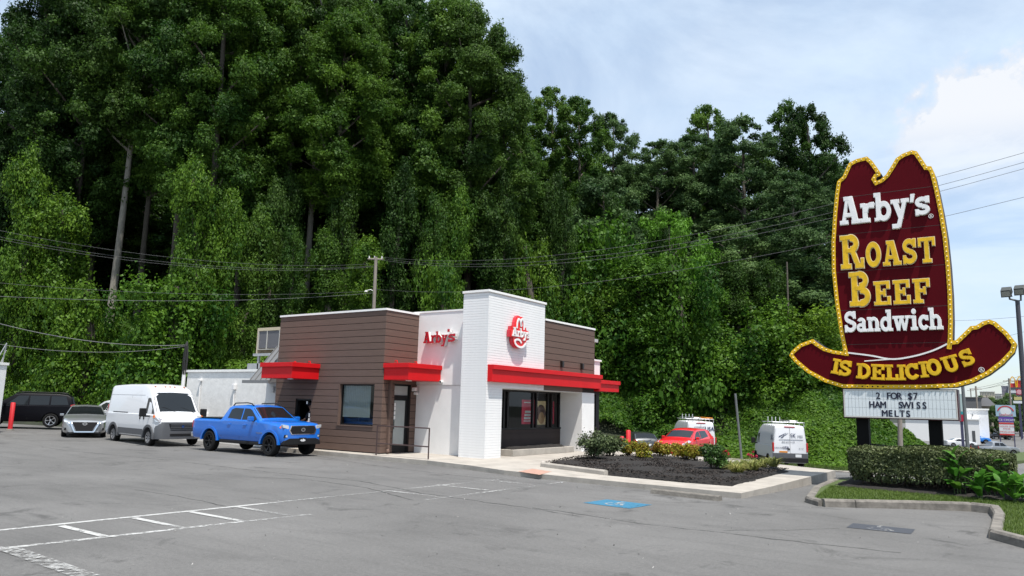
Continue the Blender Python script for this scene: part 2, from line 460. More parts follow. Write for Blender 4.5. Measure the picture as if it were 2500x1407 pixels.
def accessible(cx, cy, w, d, rot, m, msym, name):
    c, s = cos(rot), sin(rot)
    def tr(x, y, z): 
        X, Y = cx + c * x - s * y, cy + s * x + c * y
        return (X, Y, float(lot_z(X, Y)) + z)
    o = MB().add([tr(-w / 2, -d / 2, .006), tr(w / 2, -d / 2, .006), tr(w / 2, d / 2, .006), tr(-w / 2, d / 2, .006)], [(0, 1, 2, 3)]).build(name, m, LOT)
    b = MB()
    def seg(p, q, wd):
        p, q = np.array(p), np.array(q); dd = (q - p) / np.linalg.norm(q - p); n = np.array([-dd[1], dd[0]]) * wd / 2
        b.add([tr(*(p - n), .011), tr(*(q - n), .011), tr(*(q + n), .011), tr(*(p + n), .011)], [(0, 1, 2, 3)])
    ring = [(.16 * cos(a) - .03, -.12 + .16 * sin(a)) for a in np.linspace(2.2, 5.9, 10)]
    for p, q in zip(ring[:-1], ring[1:]): seg(p, q, .05)
    seg((-.05, .2), (-.03, -.05), .07); seg((-.03, -.03), (.13, -.03), .06); seg((.13, -.03), (.22, -.22), .06); seg((-.04, .09), (.12, .09), .05)
    seg((-.09, .29), (-.01, .29), .085)
    b.build('wheelchair_symbol', msym, o)
accessible(-7.39, 14.72, 1.14, .92, -.1, M_BLUE, M_LINE_WORN, 'accessible_parking_square')
accessible(-2.4, 15.12, 1.02, .66, .02, M_GREYBLUE, M_LINE_WORN, 'accessible_parking_square')

# long tarred cracks in the asphalt
M_TAR = paint_mat('tar_seam', (.040, .039, .037), .48, .12)
def crack(pts, w, seed):
    rng = np.random.default_rng(seed); P_ = [np.array(on_z(x, y, 0)[:2]) for x, y in pts]; line = []
    for a, b in zip(P_[:-1], P_[1:]):
        k = max(2, int(np.linalg.norm(b - a) / .22)); line += [a + (b - a) * i / k + rng.normal(0, .022, 2) for i in range(k)]
    line.append(P_[-1]); vs = []
    for i, p in enumerate(line):
        d = line[min(i + 1, len(line) - 1)] - line[max(i - 1, 0)]; d = d / (np.linalg.norm(d) + 1e-9); n = np.array([-d[1], d[0]]) * w * rng.uniform(.35, 1.0) / 2
        for q in (p + n, p - n): vs.append((q[0], q[1], float(lot_z(q[0], q[1])) + .003))
    MB().add(vs, [(2 * i, 2 * i + 1, 2 * i + 3, 2 * i + 2) for i in range(len(line) - 1)]).build('tar_seam', M_TAR, LOT)
crack([(100, 1092), (160, 1100), (420, 1125), (670, 1155), (880, 1175), (1030, 1205), (1250, 1235), (1420, 1262)], .06, 1)
crack([(1300, 1240), (1355, 1247), (1490, 1267), (1570, 1280), (1730, 1297), (1890, 1317), (2070, 1337), (2200, 1350)], .045, 2)
crack([(1760, 1294), (1900, 1296), (2050, 1290)], .03, 3); crack([(330, 1196), (415, 1210), (510, 1226), (570, 1242)], .04, 4)
crack([(620, 1165), (760, 1172), (900, 1192), (1010, 1222)], .05, 5); crack([(1500, 1215), (1640, 1228), (1810, 1226)], .03, 6); crack([(770, 1112), (900, 1135), (1100, 1160), (1260, 1175)], .04, 7)
# ------------------------------------------------------------------ pavement slab round the restaurant and its planting bed
def zmap(pts, z): return [tuple(on_z(x, y, z)[:2]) for x, y in pts]
def poly_sheet(name, outer, z0, z1, m, parent=None, kind=None, label=None):
    b = MB().prism(outer, 'z', z0, z1)
    me = b.mesh(name, m)
    bm = bmesh.new(); bm.from_mesh(me); bmesh.ops.triangulate(bm, faces=[f for f in bm.faces if len(f.verts) > 4]); bm.to_mesh(me); bm.free()
    o = link(name, me, parent)
    if kind: tag(o, label, kind=kind)
    return o
SLAB = .12
front = [(-26.6, 20.2), (-26.0, 19.75), (-22.71, 19.72), (-19.23, 19.5), (-16.8, 19.42), (-14.6, 18.95), (-12.9, 18.35), (-11.0, 18.15), (-8.27, 17.92), (-5.75, 17.78)]
# the slab is cast in bays: each bay its own slab of concrete
bays = [
    [(-26.6, 20.6), (-26.0, 19.75), (-22.71, 19.72), (-22.71, 20.6)],
    [(-22.70, 20.6), (-22.70, 19.72), (-19.23, 19.5), (-19.23, 20.6)],
    [(-19.22, 20.1), (-19.22, 19.5), (-16.8, 19.42), (-16.4, 22.4), (-20.2, 22.4), (-20.2, 20.1)],
    [(-16.79, 19.42), (-14.6, 18.95), (-13.4, 21.2), (-16.39, 22.4)],
    [(-16.38, 22.41), (-13.41, 21.22), (-13.75, 23.0), (-14.25, 25.3), (-14.4, 30.6), (-17.4, 30.6), (-17.4, 22.41)],
    [(-14.59, 18.94), (-12.9, 18.35), (-11.0, 18.15), (-10.1, 19.35), (-12.9, 20.35), (-13.39, 21.2)],
    [(-10.99, 18.14), (-8.27, 17.92), (-7.6, 19.1), (-10.09, 19.34)],
    [(-8.26, 17.92), (-5.75, 17.78), (-5.68, 19.85), (-6.5, 19.85), (-6.42, 19.16), (-7.59, 19.1)],
    [(-5.68, 19.86), (-5.66, 23.4), (-6.6, 23.4), (-6.5, 19.86)],
    [(-5.66, 23.41), (-5.65, 27.4), (-9.0, 29.2), (-12.6, 30.6), (-14.39, 30.6), (-14.26, 25.4), (-12.6, 28.4), (-9.2, 26.45), (-6.7, 25.3), (-6.6, 23.41)],
]
walk = empty('sidewalk'); tag(walk, 'pale concrete pavement slab round the restaurant', kind='structure')
for i, b_ in enumerate(bays): poly_sheet('concrete_bay', b_, -1.0, SLAB + (.002 if i % 2 else 0), M_CONC, walk)
pad = MB(); 
pp = zmap([(1265, 1152), (1300, 1145), (1347, 1152), (1318, 1160)], SLAB)
pad.add([(x, y, SLAB + .006) for x, y in pp], [(0, 1, 2, 3)])
pad.build('tactile_pad', mat('tactile_pad', (.40, .235, .18), .8, noise=.2, nscale=12), walk)
# raised edge round the bed
def kerb_run(name, pts, w, h, m, parent, z=None, n_per=2.4, gap=.012):
    """a row of kerb stones along a polyline"""
    P = [np.array(p) for p in pts]
    for a, b in zip(P[:-1], P[1:]):
        Ln = np.linalg.norm(b - a); k = max(1, round(Ln / n_per)); d = (b - a) / Ln; n = np.array([-d[1], d[0]])
        for i in range(k):
            p = a + d * (Ln * i / k + gap / 2); q = a + d * (Ln * (i + 1) / k - gap / 2)
            za = float(lot_z(*p)) if z is None else z; zb = float(lot_z(*q)) if z is None else z
            sec = [(-w / 2 - .02, -.25), (-w / 2, h * .75), (-w / 2 + .03, h), (w / 2 - .03, h), (w / 2, h * .75), (w / 2 + .02, -.25)]
            vs = [(*(p + n * u), za + v) for u, v in sec] + [(*(q + n * u), zb + v) for u, v in sec]
            m_ = len(sec)
            MB().add(vs, [tuple(range(m_)), tuple(range(2 * m_ - 1, m_ - 1, -1))] + [(i_, (i_ + 1) % m_, m_ + (i_ + 1) % m_, m_ + i_) for i_ in range(m_)]).build(name, m, parent)
bedge = empty('planting_bed_edge'); tag(bedge, 'low concrete edge along the mulch bed', kind='structure')
kerb_run('kerb_stone', [(-13.3, 21.15), (-12.86, 20.4), (-10.1, 19.4)], .14, .14, M_CONC, bedge, z=SLAB)
bed_poly = [(-13.2, 21.1), (-12.8, 20.46), (-9.66, 19.35), (-7.4, 19.15), (-6.47, 19.2), (-6.58, 25.25), (-9.16, 26.4), (-12.55, 28.35), (-14.1, 25.3), (-13.7, 22.9)]
def mulch_mound(name, poly, z0, hgt, seed, parent=None, res=.16, skirt=.5):
    rng = np.random.default_rng(seed)
    P = np.array(poly); xs = np.arange(P[:, 0].min() - .2, P[:, 0].max() + .2, res); ys = np.arange(P[:, 1].min() - .2, P[:, 1].max() + .2, res)
    X, Y = np.meshgrid(xs, ys)
    ins = np.zeros(X.shape, bool); best = np.full(X.shape, 1e9)
    n = len(P)
    for i in range(n):
        ax, ay = P[i]; bx, by = P[(i + 1) % n]
        cond = ((ay > Y) != (by > Y)) & (X < (bx - ax) * (Y - ay) / (by - ay + 1e-9) + ax); ins ^= cond
        t = np.clip(((X - ax) * (bx - ax) + (Y - ay) * (by - ay)) / ((bx - ax) ** 2 + (by - ay) ** 2), 0, 1)
        best = np.minimum(best, np.hypot(X - ax - t * (bx - ax), Y - ay - t * (by - ay)))
    sd = np.where(ins, best, -best)
    Z = z0 + np.where(sd > -.05, hgt * smooth((sd + .05) / skirt) + rng.normal(0, .014, X.shape) + .03 * np.sin(X * 2.1) * np.sin(Y * 1.7), 0) - np.where(sd <= -.05, .1, 0)
    V = np.stack([X, Y, Z], -1).reshape(-1, 3); nx = len(xs)
    i = np.arange(len(ys) - 1)[:, None] * nx + np.arange(nx - 1)[None]
    F = np.stack([i, i + 1, i + nx + 1, i + nx], -1).reshape(-1, 4)
    F = F[(sd.reshape(-1)[F] > -.12).all(1)]
    return link(name, fast_mesh(name, V, F, M_MULCH, smooth_=True), parent)
mb_ = mulch_mound('mulch_bed', bed_poly, SLAB - .02, .13, 3)
tag(mb_, 'black mulch planting bed on the pavement corner', kind='structure')
def chips(name, poly, z, n, seed, col, size=(.03, .09)):
    """loose bark chips lying on a bed"""
    rng = np.random.default_rng(seed); P = np.array(poly)
    pts = []
    while len(pts) < n:
        x, y = rng.uniform(P[:, 0].min(), P[:, 0].max()), rng.uniform(P[:, 1].min(), P[:, 1].max())
        ins = False
        for i in range(len(P)):
            ax, ay = P[i]; bx, by = P[(i + 1) % len(P)]
            if (ay > y) != (by > y) and x < (bx - ax) * (y - ay) / (by - ay + 1e-9) + ax: ins = not ins
        if ins: pts.append((x, y))
    p = np.array(pts); a = rng.uniform(0, 2 * pi, n); l = rng.uniform(*size, n); w = l * rng.uniform(.25, .5, n); tl = rng.normal(0, .35, n)
    d = np.stack([np.cos(a), np.sin(a), tl], 1) * l[:, None]; e = np.stack([-np.sin(a), np.cos(a), rng.normal(0, .4, n)], 1) * w[:, None]
    c = np.column_stack([p, np.full(n, 1.0) * z(p[:, 0], p[:, 1])])
    V = np.stack([c - d, c - e, c + d, c + e], 1).reshape(-1, 3); F = np.arange(4 * n).reshape(-1, 4)
    return fast_mesh(name, V, F, leaf_mat('bark_chip', (.010, .008, .007), (.06, .05, .043), .9, 0, 0), rng.random(n) ** 2)
o = link('bark_chips', chips('bark_chips', bed_poly, lambda x, y: SLAB + .115 + 0 * x, 16000, 5, None, (.018, .05)), mb_); o['kind'] = 'stuff'

# wheel stop in front of the slab
ws = MB(); a_, b_2 = np.array((-7.72, 17.22)), np.array((-5.95, 16.95)); d_ = (b_2 - a_) / np.linalg.norm(b_2 - a_); n_ = np.array([-d_[1], d_[0]])
sec = [(-.09, 0), (-.07, .09), (-.05, .11), (.05, .11), (.07, .09), (.09, 0)]
ws.add([(*(a_ + n_ * u), v) for u, v in sec] + [(*(b_2 + n_ * u), v) for u, v in sec], [tuple(range(6)), tuple(range(11, 5, -1))] + [(i, (i + 1) % 6, 6 + (i + 1) % 6, 6 + i) for i in range(6)])
tag(ws.build('wheel_stop', M_CONC_OLD), 'grey concrete wheel stop on the asphalt in front of the slab corner', 'wheel stop')

# ------------------------------------------------------------------ grass island under the big sign
isl = [(-3.95, 17.75), (-3.4, 18.15), (-2.4, 18.95), (-1.3, 19.65), (-.85, 19.5), (-.72, 18.2), (-.68, 15.3), (-.15, 14.55), (2.5, 13.4), (9, 12), (9, 28), (1.0, 27.6), (-4.2, 26.0), (-4.95, 24.2), (-4.8, 21.0), (-4.35, 18.3)]
island = poly_sheet('grass_island', isl, -.8, .10, M_LAWN, None, 'structure', 'kerbed grass island under the big sign')
ik = empty('island_kerb'); tag(ik, 'weathered concrete kerb round the grass island', kind='structure')
kerb_run('kerb_stone', isl[:10], .2, .155, M_CONC_OLD, ik, z=0.0, n_per=1.5)
kerb_run('kerb_stone', [isl[-4], isl[-3], isl[-2], isl[-1], isl[0]], .2, .155, M_CONC_OLD, ik, z=-.03, n_per=1.5)
# kerb along the foot of the hill beside the rear drive
rk = empty('drive_kerb'); tag(rk, 'pale kerb between the rear drive and the grass verge', kind='structure')
kerb_run('kerb_stone', [(-26, 46.5), (-22, 50.5), (-17.6, 51), (-8.8, 44.8), (-6.5, 44.3), (-4.6, 47), (-3.4, 56)], .2, .14, M_CONC, rk, n_per=2.2)

# loose grit and pale crumbs lying on the asphalt
_g = chips('grit', [(-14, 5), (-4, 5), (-1.2, 14.2), (-1.4, 19.2), (-4.6, 17.2), (-6, 16.5), (-13, 17.6), (-19, 18.8)], lambda x, y: lot_z(x, y) + .008, 420, 6, None, (.008, .022))
_g.materials.clear(); _g.materials.append(leaf_mat('grit', (.10, .095, .09), (.45, .44, .42), .9, 0, 0))
o = link('grit', _g, LOT); o['kind'] = 'stuff'
# ------------------------------------------------------------------ restaurant
M_WHITE = mat('white_render', (.74, .73, .715), .8, noise=.06, nscale=1.2, bump=.15, bscale=70)
M_WBRICK = mat('white_painted_brick', (.79, .785, .775), .7, noise=.05, nscale=1.5, bump=.25, bscale=60)
M_MORTAR = mat('painted_joint', (.71, .705, .69), .8)
M_PAINTBRICK = mat('old_painted_brick', (.76, .745, .715), .8, noise=.10, nscale=3, bump=.35, bscale=9)
M_BROWN = mat('brown_plank', (.130, .086, .069), .7, spec=.25, noise=.10, nscale=2.5, streak=(1, 1, 12), bump=.1, bscale=50)
M_BROWN_GAP = mat('plank_gap', (.02, .014, .012), .9)
M_RED = mat('red_metal', (.56, .006, .009), .5, noise=.08, nscale=1.2, spec=.22)
M_COPING = mat('coping', (.80, .79, .76), .4)
M_BLACK = mat('black_metal', (.010, .010, .011), .5, spec=.25)
M_DARKBRICK = mat('dark_brick', (.055, .040, .036), .85, noise=.25, nscale=9, bump=.3, bscale=50)
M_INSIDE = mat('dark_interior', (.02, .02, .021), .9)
M_GALV = mat('galvanised_metal', (.42, .43, .44), .45, metal=.5, noise=.15, nscale=4)
M_GREYROOF = mat('grey_seam_metal', (.19, .19, .19), .45, metal=.2)
M_LETTER_RED = mat('red_letter', (.42, .006, .018), .35)
M_LETTER_SIDE = mat('letter_return', (.72, .71, .7), .5)
def glass_mat(name, tint, rough=.02, mixf=.35):
    m = bpy.data.materials.new(name); m.use_nodes = True
    nt = m.node_tree; N, L = nt.nodes, nt.links; out = N['Material Output']
    gl = N.new('ShaderNodeBsdfGlossy'); gl.inputs['Roughness'].default_value = rough
    tr = N.new('ShaderNodeBsdfTransparent'); tr.inputs[0].default_value = (*tint, 1)
    lw = N.new('ShaderNodeFresnel'); lw.inputs[0].default_value = 1.45
    ad = N.new('ShaderNodeMath'); ad.operation = 'MULTIPLY_ADD'; L.new(lw.outputs[0], ad.inputs[0]); ad.inputs[1].default_value = 1.0; ad.inputs[2].default_value = mixf
    ge = N.new('ShaderNodeNewGeometry'); fm = N.new('ShaderNodeMath'); fm.operation = 'SUBTRACT'; fm.use_clamp = True; L.new(ad.outputs[0], fm.inputs[0]); L.new(ge.outputs['Backfacing'], fm.inputs[1])
    mx = N.new('ShaderNodeMixShader'); L.new(fm.outputs[0], mx.inputs[0]); L.new(tr.outputs[0], mx.inputs[1]); L.new(gl.outputs[0], mx.inputs[2])
    L.new(mx.outputs[0], out.inputs[0]); return m
M_GLASS = glass_mat('window_glass', (.86, .90, .90), mixf=.0)

R = empty('restaurant', (-20, 22, 0), 0, 'brown plank and white brick restaurant with red canopies on the paved corner', 'building')
R.location = (0, 0, 0)
YA, X1, YW, XB, YT, XT, XL = 20.28, -19.85, 22.15, -16.1, 21.66, -17.24, -26.0
YB2, YB3, YEND = 25.5, 29.74, 31.4
ZR, ZT = 5.46, 6.08
# cores
def wall(b, x0, x1, y0, y1, z0, z1): b.box(x0, x1, y0, y1, z0, z1)
w = MB()
# brown box shell with openings: drive-through window and big window on the A side, door on the B side
g = .022
ax0, ax1 = XL, X1 - g
T = .22
wins = [(-24.70, -23.75, 1.02, 2.06), (-22.18, -20.28, 1.11, 2.66)]
ya = YA + g
def wall_y(b, x0, x1, y0, y1, z0, z1, holes):
    xs = sorted({x0, x1, *[h[0] for h in holes], *[h[1] for h in holes]})
    for a, c in zip(xs[:-1], xs[1:]):
        hs = [h for h in holes if h[0] <= a + 1e-6 and h[1] >= c - 1e-6]
        z = z0
        for h in sorted(hs, key=lambda h: h[2]):
            if h[2] > z: b.box(a, c, y0, y1, z, h[2])
            z = h[3]
        if z < z1: b.box(a, c, y0, y1, z, z1)
def wall_x(b, x0, x1, y0, y1, z0, z1, holes):
    ys = sorted({y0, y1, *[h[0] for h in holes], *[h[1] for h in holes]})
    for a, c in zip(ys[:-1], ys[1:]):
        hs = [h for h in holes if h[0] <= a + 1e-6 and h[1] >= c - 1e-6]
        z = z0
        for h in sorted(hs, key=lambda h: h[2]):
            if h[2] > z: b.box(x0, x1, a, c, z, h[2])
            z = h[3]
        if z < z1: b.box(x0, x1, a, c, z, z1)
wall_y(w, ax0, ax1, ya, ya + T, -.2, ZR, wins)
door = (20.92, 21.84, .0, 2.68)
wall_x(w, ax1 - T, ax1, ya + T, YW + .1, -.2, ZR, [door])
w.box(XL, XL + T, ya + T, 31.0, -.2, ZR)
w.build('plank_backing', M_BROWN_GAP, R)
# planks
PITCH_P, GAP = .2545, .020
def planks_A():
    zs = [ZR - .03 - .20 - i * PITCH_P for i in range(21)]
    rows = [(ZR - .03, zs[0] + GAP)] + [(a, max(b + GAP, .13)) for a, b in zip(zs[:-1], zs[1:]) if a > .2]
    for top, bot in rows:
        cuts = sorted({bot, top, *[z for w_ in wins for z in w_[2:] if bot + .02 < z < top - .02]})
        for b0, t0 in zip(cuts[:-1], cuts[1:]):
            mid = (b0 + t0) / 2; x = XL
            for (a, c, z0, z1) in wins:
                if z0 < mid < z1:
                    box('plank', M_BROWN, R, x, a, YA, YA + g - .002, b0, t0, .004); x = c
            box('plank', M_BROWN, R, x, X1 - .001, YA, YA + g - .002, b0, t0, .004)
        cuts = sorted({bot, top, *[z for z in (2.68,) if bot + .02 < z < top - .02]})
        for b0, t0 in zip(cuts[:-1], cuts[1:]):
            if (b0 + t0) / 2 < 2.68:
                box('plank', M_BROWN, R, X1 - g + .002, X1, YA + .001, door[0], b0, t0, .004)
                box('plank', M_BROWN, R, X1 - g + .002, X1, door[1], YW - .003, b0, t0, .004)
            else: box('plank', M_BROWN, R, X1 - g + .002, X1, YA + .001, YW - .003, b0, t0, .004)
planks_A()
# brown window reveals on the A side
for (a, c, z0, z1) in wins[1:]:
    box('window_reveal', M_BROWN, R, a - .001, a + .03, YA - .012, YA + .2, z0, z1)
    box('window_sill', M_BROWN, R, a - .03, c + .03, YA - .03, YA + .2, z0 - .035, z0 - .001)
# white wall between plank box and tower
box('wall', M_WHITE, R, X1 + .001, XT + .05, YW, YW + .25, -.2, 2.70)
box('wall', M_WHITE, R, X1 + .001, XT + .05, YW - .03, YW + .25, 2.712, ZR + .06)
# tower
ct = MB(); ct.box(XT, XB, YT, 22.64, -.2, ZT); ct.box(XT, XB, 22.64, YB2, 2.63, ZT); ct.build('tower_core', M_MORTAR, R)
cp = .0945; c0 = .10
lowm = MB(); lowm.box(XT - .014, XB + .014, YT - .014, YT + .05, 0, cp - .011); lowm.box(XB - .05, XB + .014, YT + .051, 22.64, 0, cp - .011)
lowm = lowm.mesh('brick_course', M_WBRICK)
upm = MB(); upm.box(XT - .014, XB + .014, YT - .014, YT + .05, 0, cp - .011); upm.box(XB - .05, XB + .014, YT + .051, YB2 - .01, 0, cp - .011)
upm = upm.mesh('brick_course', M_WBRICK)
k = 0
while c0 + (k + 1) * cp < ZT:
    z = c0 + k * cp
    link('brick_course', lowm if z < 2.63 else upm, R, (0, 0, z)); k += 1
box('brick_lintel', M_WBRICK, R, XB - .05, XB + .013, 22.64, YB2 - .01, 2.635, 2.70)
box('brick_side', M_WBRICK, R, XT - .014, XB, 22.64, 22.655, -.2, 2.63)
box('coping', M_COPING, R, XT - .05, XB + .06, YT - .06, YB2 + .05, ZT, ZT + .085, .008)
# right plank panel, its column and lintel
pb = MB(); pb.box(XB - .3, XB - .022, YB2, YB3, 2.64, ZR - .03); pb.build('plank_backing', M_BROWN_GAP, R)
zz_ = [ZR - .06 - i * PITCH_P for i in range(9)]
for a, b in zip(zz_[:-1], zz_[1:]): box('plank', M_BROWN, R, XB - .02, XB, YB2 + .004, YB3 - .002, b + GAP, a, .004)
box('lintel', M_BROWN, R, XB - .3, XB, YB2, 28.66, 2.64, 2.84)
box('coping', M_COPING, R, XB - .35, XB + .03, YB2 + .06, YB3 + .03, ZR - .02, ZR + .06, .008)
col = MB(); col.box(-17.25, XB, 28.64, YB3, -.2, 2.632); col.box(-17.25, XB - .31, 22.66, 28.638, 2.70, 2.85); col.build('column', M_WHITE, R)
# window recess of the dining room
rec = -17.2
box('soffit', M_WHITE, R, rec - .02, XB - .02, 22.66, 28.64, 2.62, 2.636)
lowwall = MB(); lowwall.box(rec - .2, rec, 22.7, 28.64, -.2, 1.05); lowwall.build('dwarf_wall', M_DARKBRICK, R)
for i in range(74):   # fluted brick face of the dwarf wall
    y = 22.75 + i * .08
    if i == 0: fl = MB().box(rec - .01, rec + .022, 0, .055, .3, 1.04).mesh('fluted_brick', M_DARKBRICK)
    link('fluted_brick', fl, R, (0, y, 0))
box('window_sill', M_BLACK, R, rec - .1, rec + .06, 22.7, 28.66, 1.05, 1.11)
wf = MB()
for y in (22.72, 24.35, 24.62, 26.45, 26.72, 27.62, 27.95, 28.56): wf.box(rec - .08, rec + .02, y - .05, y + .05, 1.11, 2.62)
wf.box(rec - .079, rec + .019, 22.7, 28.62, 2.55, 2.619); wf.build('window_frame', M_BLACK, R)
for a, c in ((22.77, 24.30), (24.67, 26.40), (26.77, 27.57), (28.0, 28.51)):
    box('window_pane', M_GLASS, R, rec - .04, rec - .03, a, c, 1.11, 2.55)
# dining room seen through the glass
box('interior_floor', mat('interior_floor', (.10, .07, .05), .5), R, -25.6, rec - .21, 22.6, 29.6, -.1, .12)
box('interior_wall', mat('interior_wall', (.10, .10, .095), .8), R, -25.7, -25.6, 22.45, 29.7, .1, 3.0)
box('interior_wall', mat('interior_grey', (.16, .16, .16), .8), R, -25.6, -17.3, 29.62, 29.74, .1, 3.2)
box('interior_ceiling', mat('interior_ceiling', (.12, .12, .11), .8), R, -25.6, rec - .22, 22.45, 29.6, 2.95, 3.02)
M_POSTER_RED = mat('poster_red', (.72, .03, .08), .5); M_POSTER_TAN = mat('poster_tan', (.82, .58, .30), .5); M_POSTER_W = mat('poster_white', (.75, .74, .72), .5); M_POSTER_DK = mat('poster_meat', (.10, .03, .02), .5)
def poster(y0, y1, z0, z1, m, x=-17.42):
    return box('poster', m, R, x - .02, x, y0, y1, z0, z1)
p = poster(25.95, 26.98, 1.25, 2.25, M_POSTER_RED)
for zz in (1.36, 2.12): box('print_band', M_POSTER_W, p, -17.418, -17.414, 26.1, 26.85, zz, zz + .04)
for q, zz in enumerate((1.45, 1.58, 1.71)): box('print_word', M_POSTER_W, p, -17.418, -17.414, 26.12 + .03 * q, 26.8, zz, zz + .09)
p = poster(27.02, 27.92, 1.22, 2.22, M_POSTER_TAN)
b = MB(); b.lathe([(0.0, 0), (.2, .004), (.34, .002), (.37, -.002)], 'x', (-17.412, 27.42, 1.7), 18); b.build('sandwich_print', M_POSTER_DK, p)
b = MB(); b.lathe([(0.0, 0), (.22, .003), (.25, -.002)], 'x', (-17.408, 27.45, 1.5), 14); b.build('bun_print', mat('bun_print', (.45, .22, .08), .5), p)
p = poster(28.22, 28.5, 1.25, 2.22, M_POSTER_RED)
def dining_table(x, y, lab):
    t = empty('dining_table', (x, y, .12), 0, lab, 'table', 'dining tables inside the restaurant')
    b = MB(); b.box(-.35, .35, -.35, .35, .7, .74); b.build('table_top', mat('red_laminate', (.30, .02, .03), .4), t, bevel=.01)
    b = MB(); b.lathe([(.25, 0), (.25, .03), (.04, .06), (.04, .7)], 'z', (0, 0, 0), 12, cap=True); b.build('pedestal', M_BLACK, t)
    for s in (-1, 1):
        b = MB(); b.box(-.2, .2, s * .55 - .2, s * .55 + .2, .42, .46); b.box(-.2, .2, s * .75 - .02, s * .75 + .02, .46, .85)
        for i in (-1, 1):
            for j in (-1, 1): b.box(i * .17 - .015, i * .17 + .015, s * .55 + j * .17 - .015, s * .55 + j * .17 + .015, 0, .42)
        b.build('seat', M_BLACK, t)
dining_table(-18.4, 24.6, 'red topped dining table inside the dining room window, nearest the white tower')
dining_table(-18.3, 26.6, 'red topped dining table inside the dining room window, behind the red poster')
# sconces on the right plank panel
for y in (26.83, 28.52):
    b = MB(); b.prism([(-.06, -.14), (.06, -.14), (.075, .12), (-.075, .12)], 'x', 0, .12); b.box(-.03, 0.0, -.04, .04, -.1, .08)
    b.build('wall_light', mat('dark_bronze', (.03, .028, .026), .4, metal=.5), R, loc=(XB + .002, y, 3.76), bevel=.008)
# right end: white pier, side window, lower dark base
box('wall', M_WHITE, R, -22, -16.72, YB3 + .01, 31.42, 2.9, 4.14)
box('coping', M_COPING, R, -22, -16.66, YB3 + .012, 31.48, 4.14, 4.22)
box('wall', M_DARKBRICK, R, -22, -16.74, YB3 + .012, 31.40, -.3, 1.05)
box('window_frame', M_BLACK, R, -16.9, -16.75, 31.1, 31.42, 1.05, 2.9)
box('window_frame', M_BLACK, R, -16.9, -16.75, YB3 + .012, 31.1, 2.6, 2.89)
box('window_frame', M_BLACK, R, -16.9, -16.72, YB3 + .012, 31.42, 1.05, 1.14)
box('window_pane', M_GLASS, R, -16.84, -16.83, YB3 + .02, 31.1, 1.14, 2.6)
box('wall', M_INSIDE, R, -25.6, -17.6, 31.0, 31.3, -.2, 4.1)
# rest of the box: rear wall and roof
box('wall', M_BROWN_GAP, R, XL, -17.2, 31.01, 31.25, -.2, ZR - .2)
roof = MB(); roof.box(XL + .3, X1 - .3, YA + .3, YW + .3, ZR - .45, ZR - .3); roof.box(XL + .3, XT + .02, YW + .301, 31.0, ZR - .45, ZR - .3); roof.box(XT + .021, -16.6, YB2 + .1, 31.0, ZR - .45, ZR - .3); roof.build('roof', mat('roof_membrane', (.4, .4, .39), .8), R)
b = MB(); b.box(XL - .02, X1 + .03, YA - .04, YA + .3, ZR - .02, ZR + .055); b.box(X1 - .3, X1 + .03, YA + .301, YW - .05, ZR - .02, ZR + .055)
b.build('coping', M_COPING, R)
box('coping', M_COPING, R, X1 - .3, XT + .02, YW - .05, YW + .3, ZR + .06, ZR + .125)
box('coping', M_COPING, R, XL - .02, XL + .3, YA + .301, 31.2, ZR - .02, ZR + .055)
# red canopies: deep fascia with a projecting top band
def canopy(x0, x1, y0, y1, z0=2.83, z1=3.44, lip=.06, ex=(1, 1, 1, 1), name='canopy'):
    """ex: which of the sides -x +x -y +y carry the projecting lip"""
    b = MB(); b.box(x0, x1, y0, y1, z0, z1 - .17)
    c = b.build(name, M_RED, R, bevel=.006)
    b = MB(); b.box(x0 - lip * ex[0], x1 + lip * ex[1], y0 - lip * ex[2], y1 + lip * ex[3], z1 - .169, z1)
    b.build('top_band', M_RED, c, bevel=.006); return c
M_LAMP = mat('soffit_lamp', (.8, .8, .75), .4)
cR = canopy(X1 + .002, -18.62, 20.30, YW - .032, ex=(0, 1, 1, 0))
b = MB(); b.lathe([(.12, 0), (.12, -.03), (0, -.035)], 'z', (-19.0, 20.75, 2.829), 12); b.build('downlight', M_LAMP, cR)
cL = canopy(-25.25, -23.40, 18.95, YA - .002, ex=(1, 1, 1, 0))
b = MB(); b.lathe([(.12, 0), (.12, -.03), (0, -.035)], 'z', (-23.9, 19.3, 2.829), 12); b.build('downlight', M_LAMP, cL)
for c_, (x, y) in ((cL, (-23.62, 19.95)), (cL, (-24.5, 19.95)), (cR, (-19.35, 20.4)), (cR, (-19.1, 21.2))):
    b = MB(); b.tube([(x - .07, y, 3.44), (x - .04, y, 3.54), (x + .04, y, 3.54), (x + .07, y, 3.44)], .02, 6); b.build('hanger_eye', M_RED, c_)
canopy(XB + .016, -15.88, 21.69, 29.95, ex=(0, 1, 0, 1))
box('canopy_fixing', M_RED, R, -16.70, XB + .014, 29.752, 29.93, 2.86, 3.4)
canopy(-16.70, -16.02, 30.0, 32.0, z0=2.74, z1=3.24, ex=(0, 1, 0, 1))
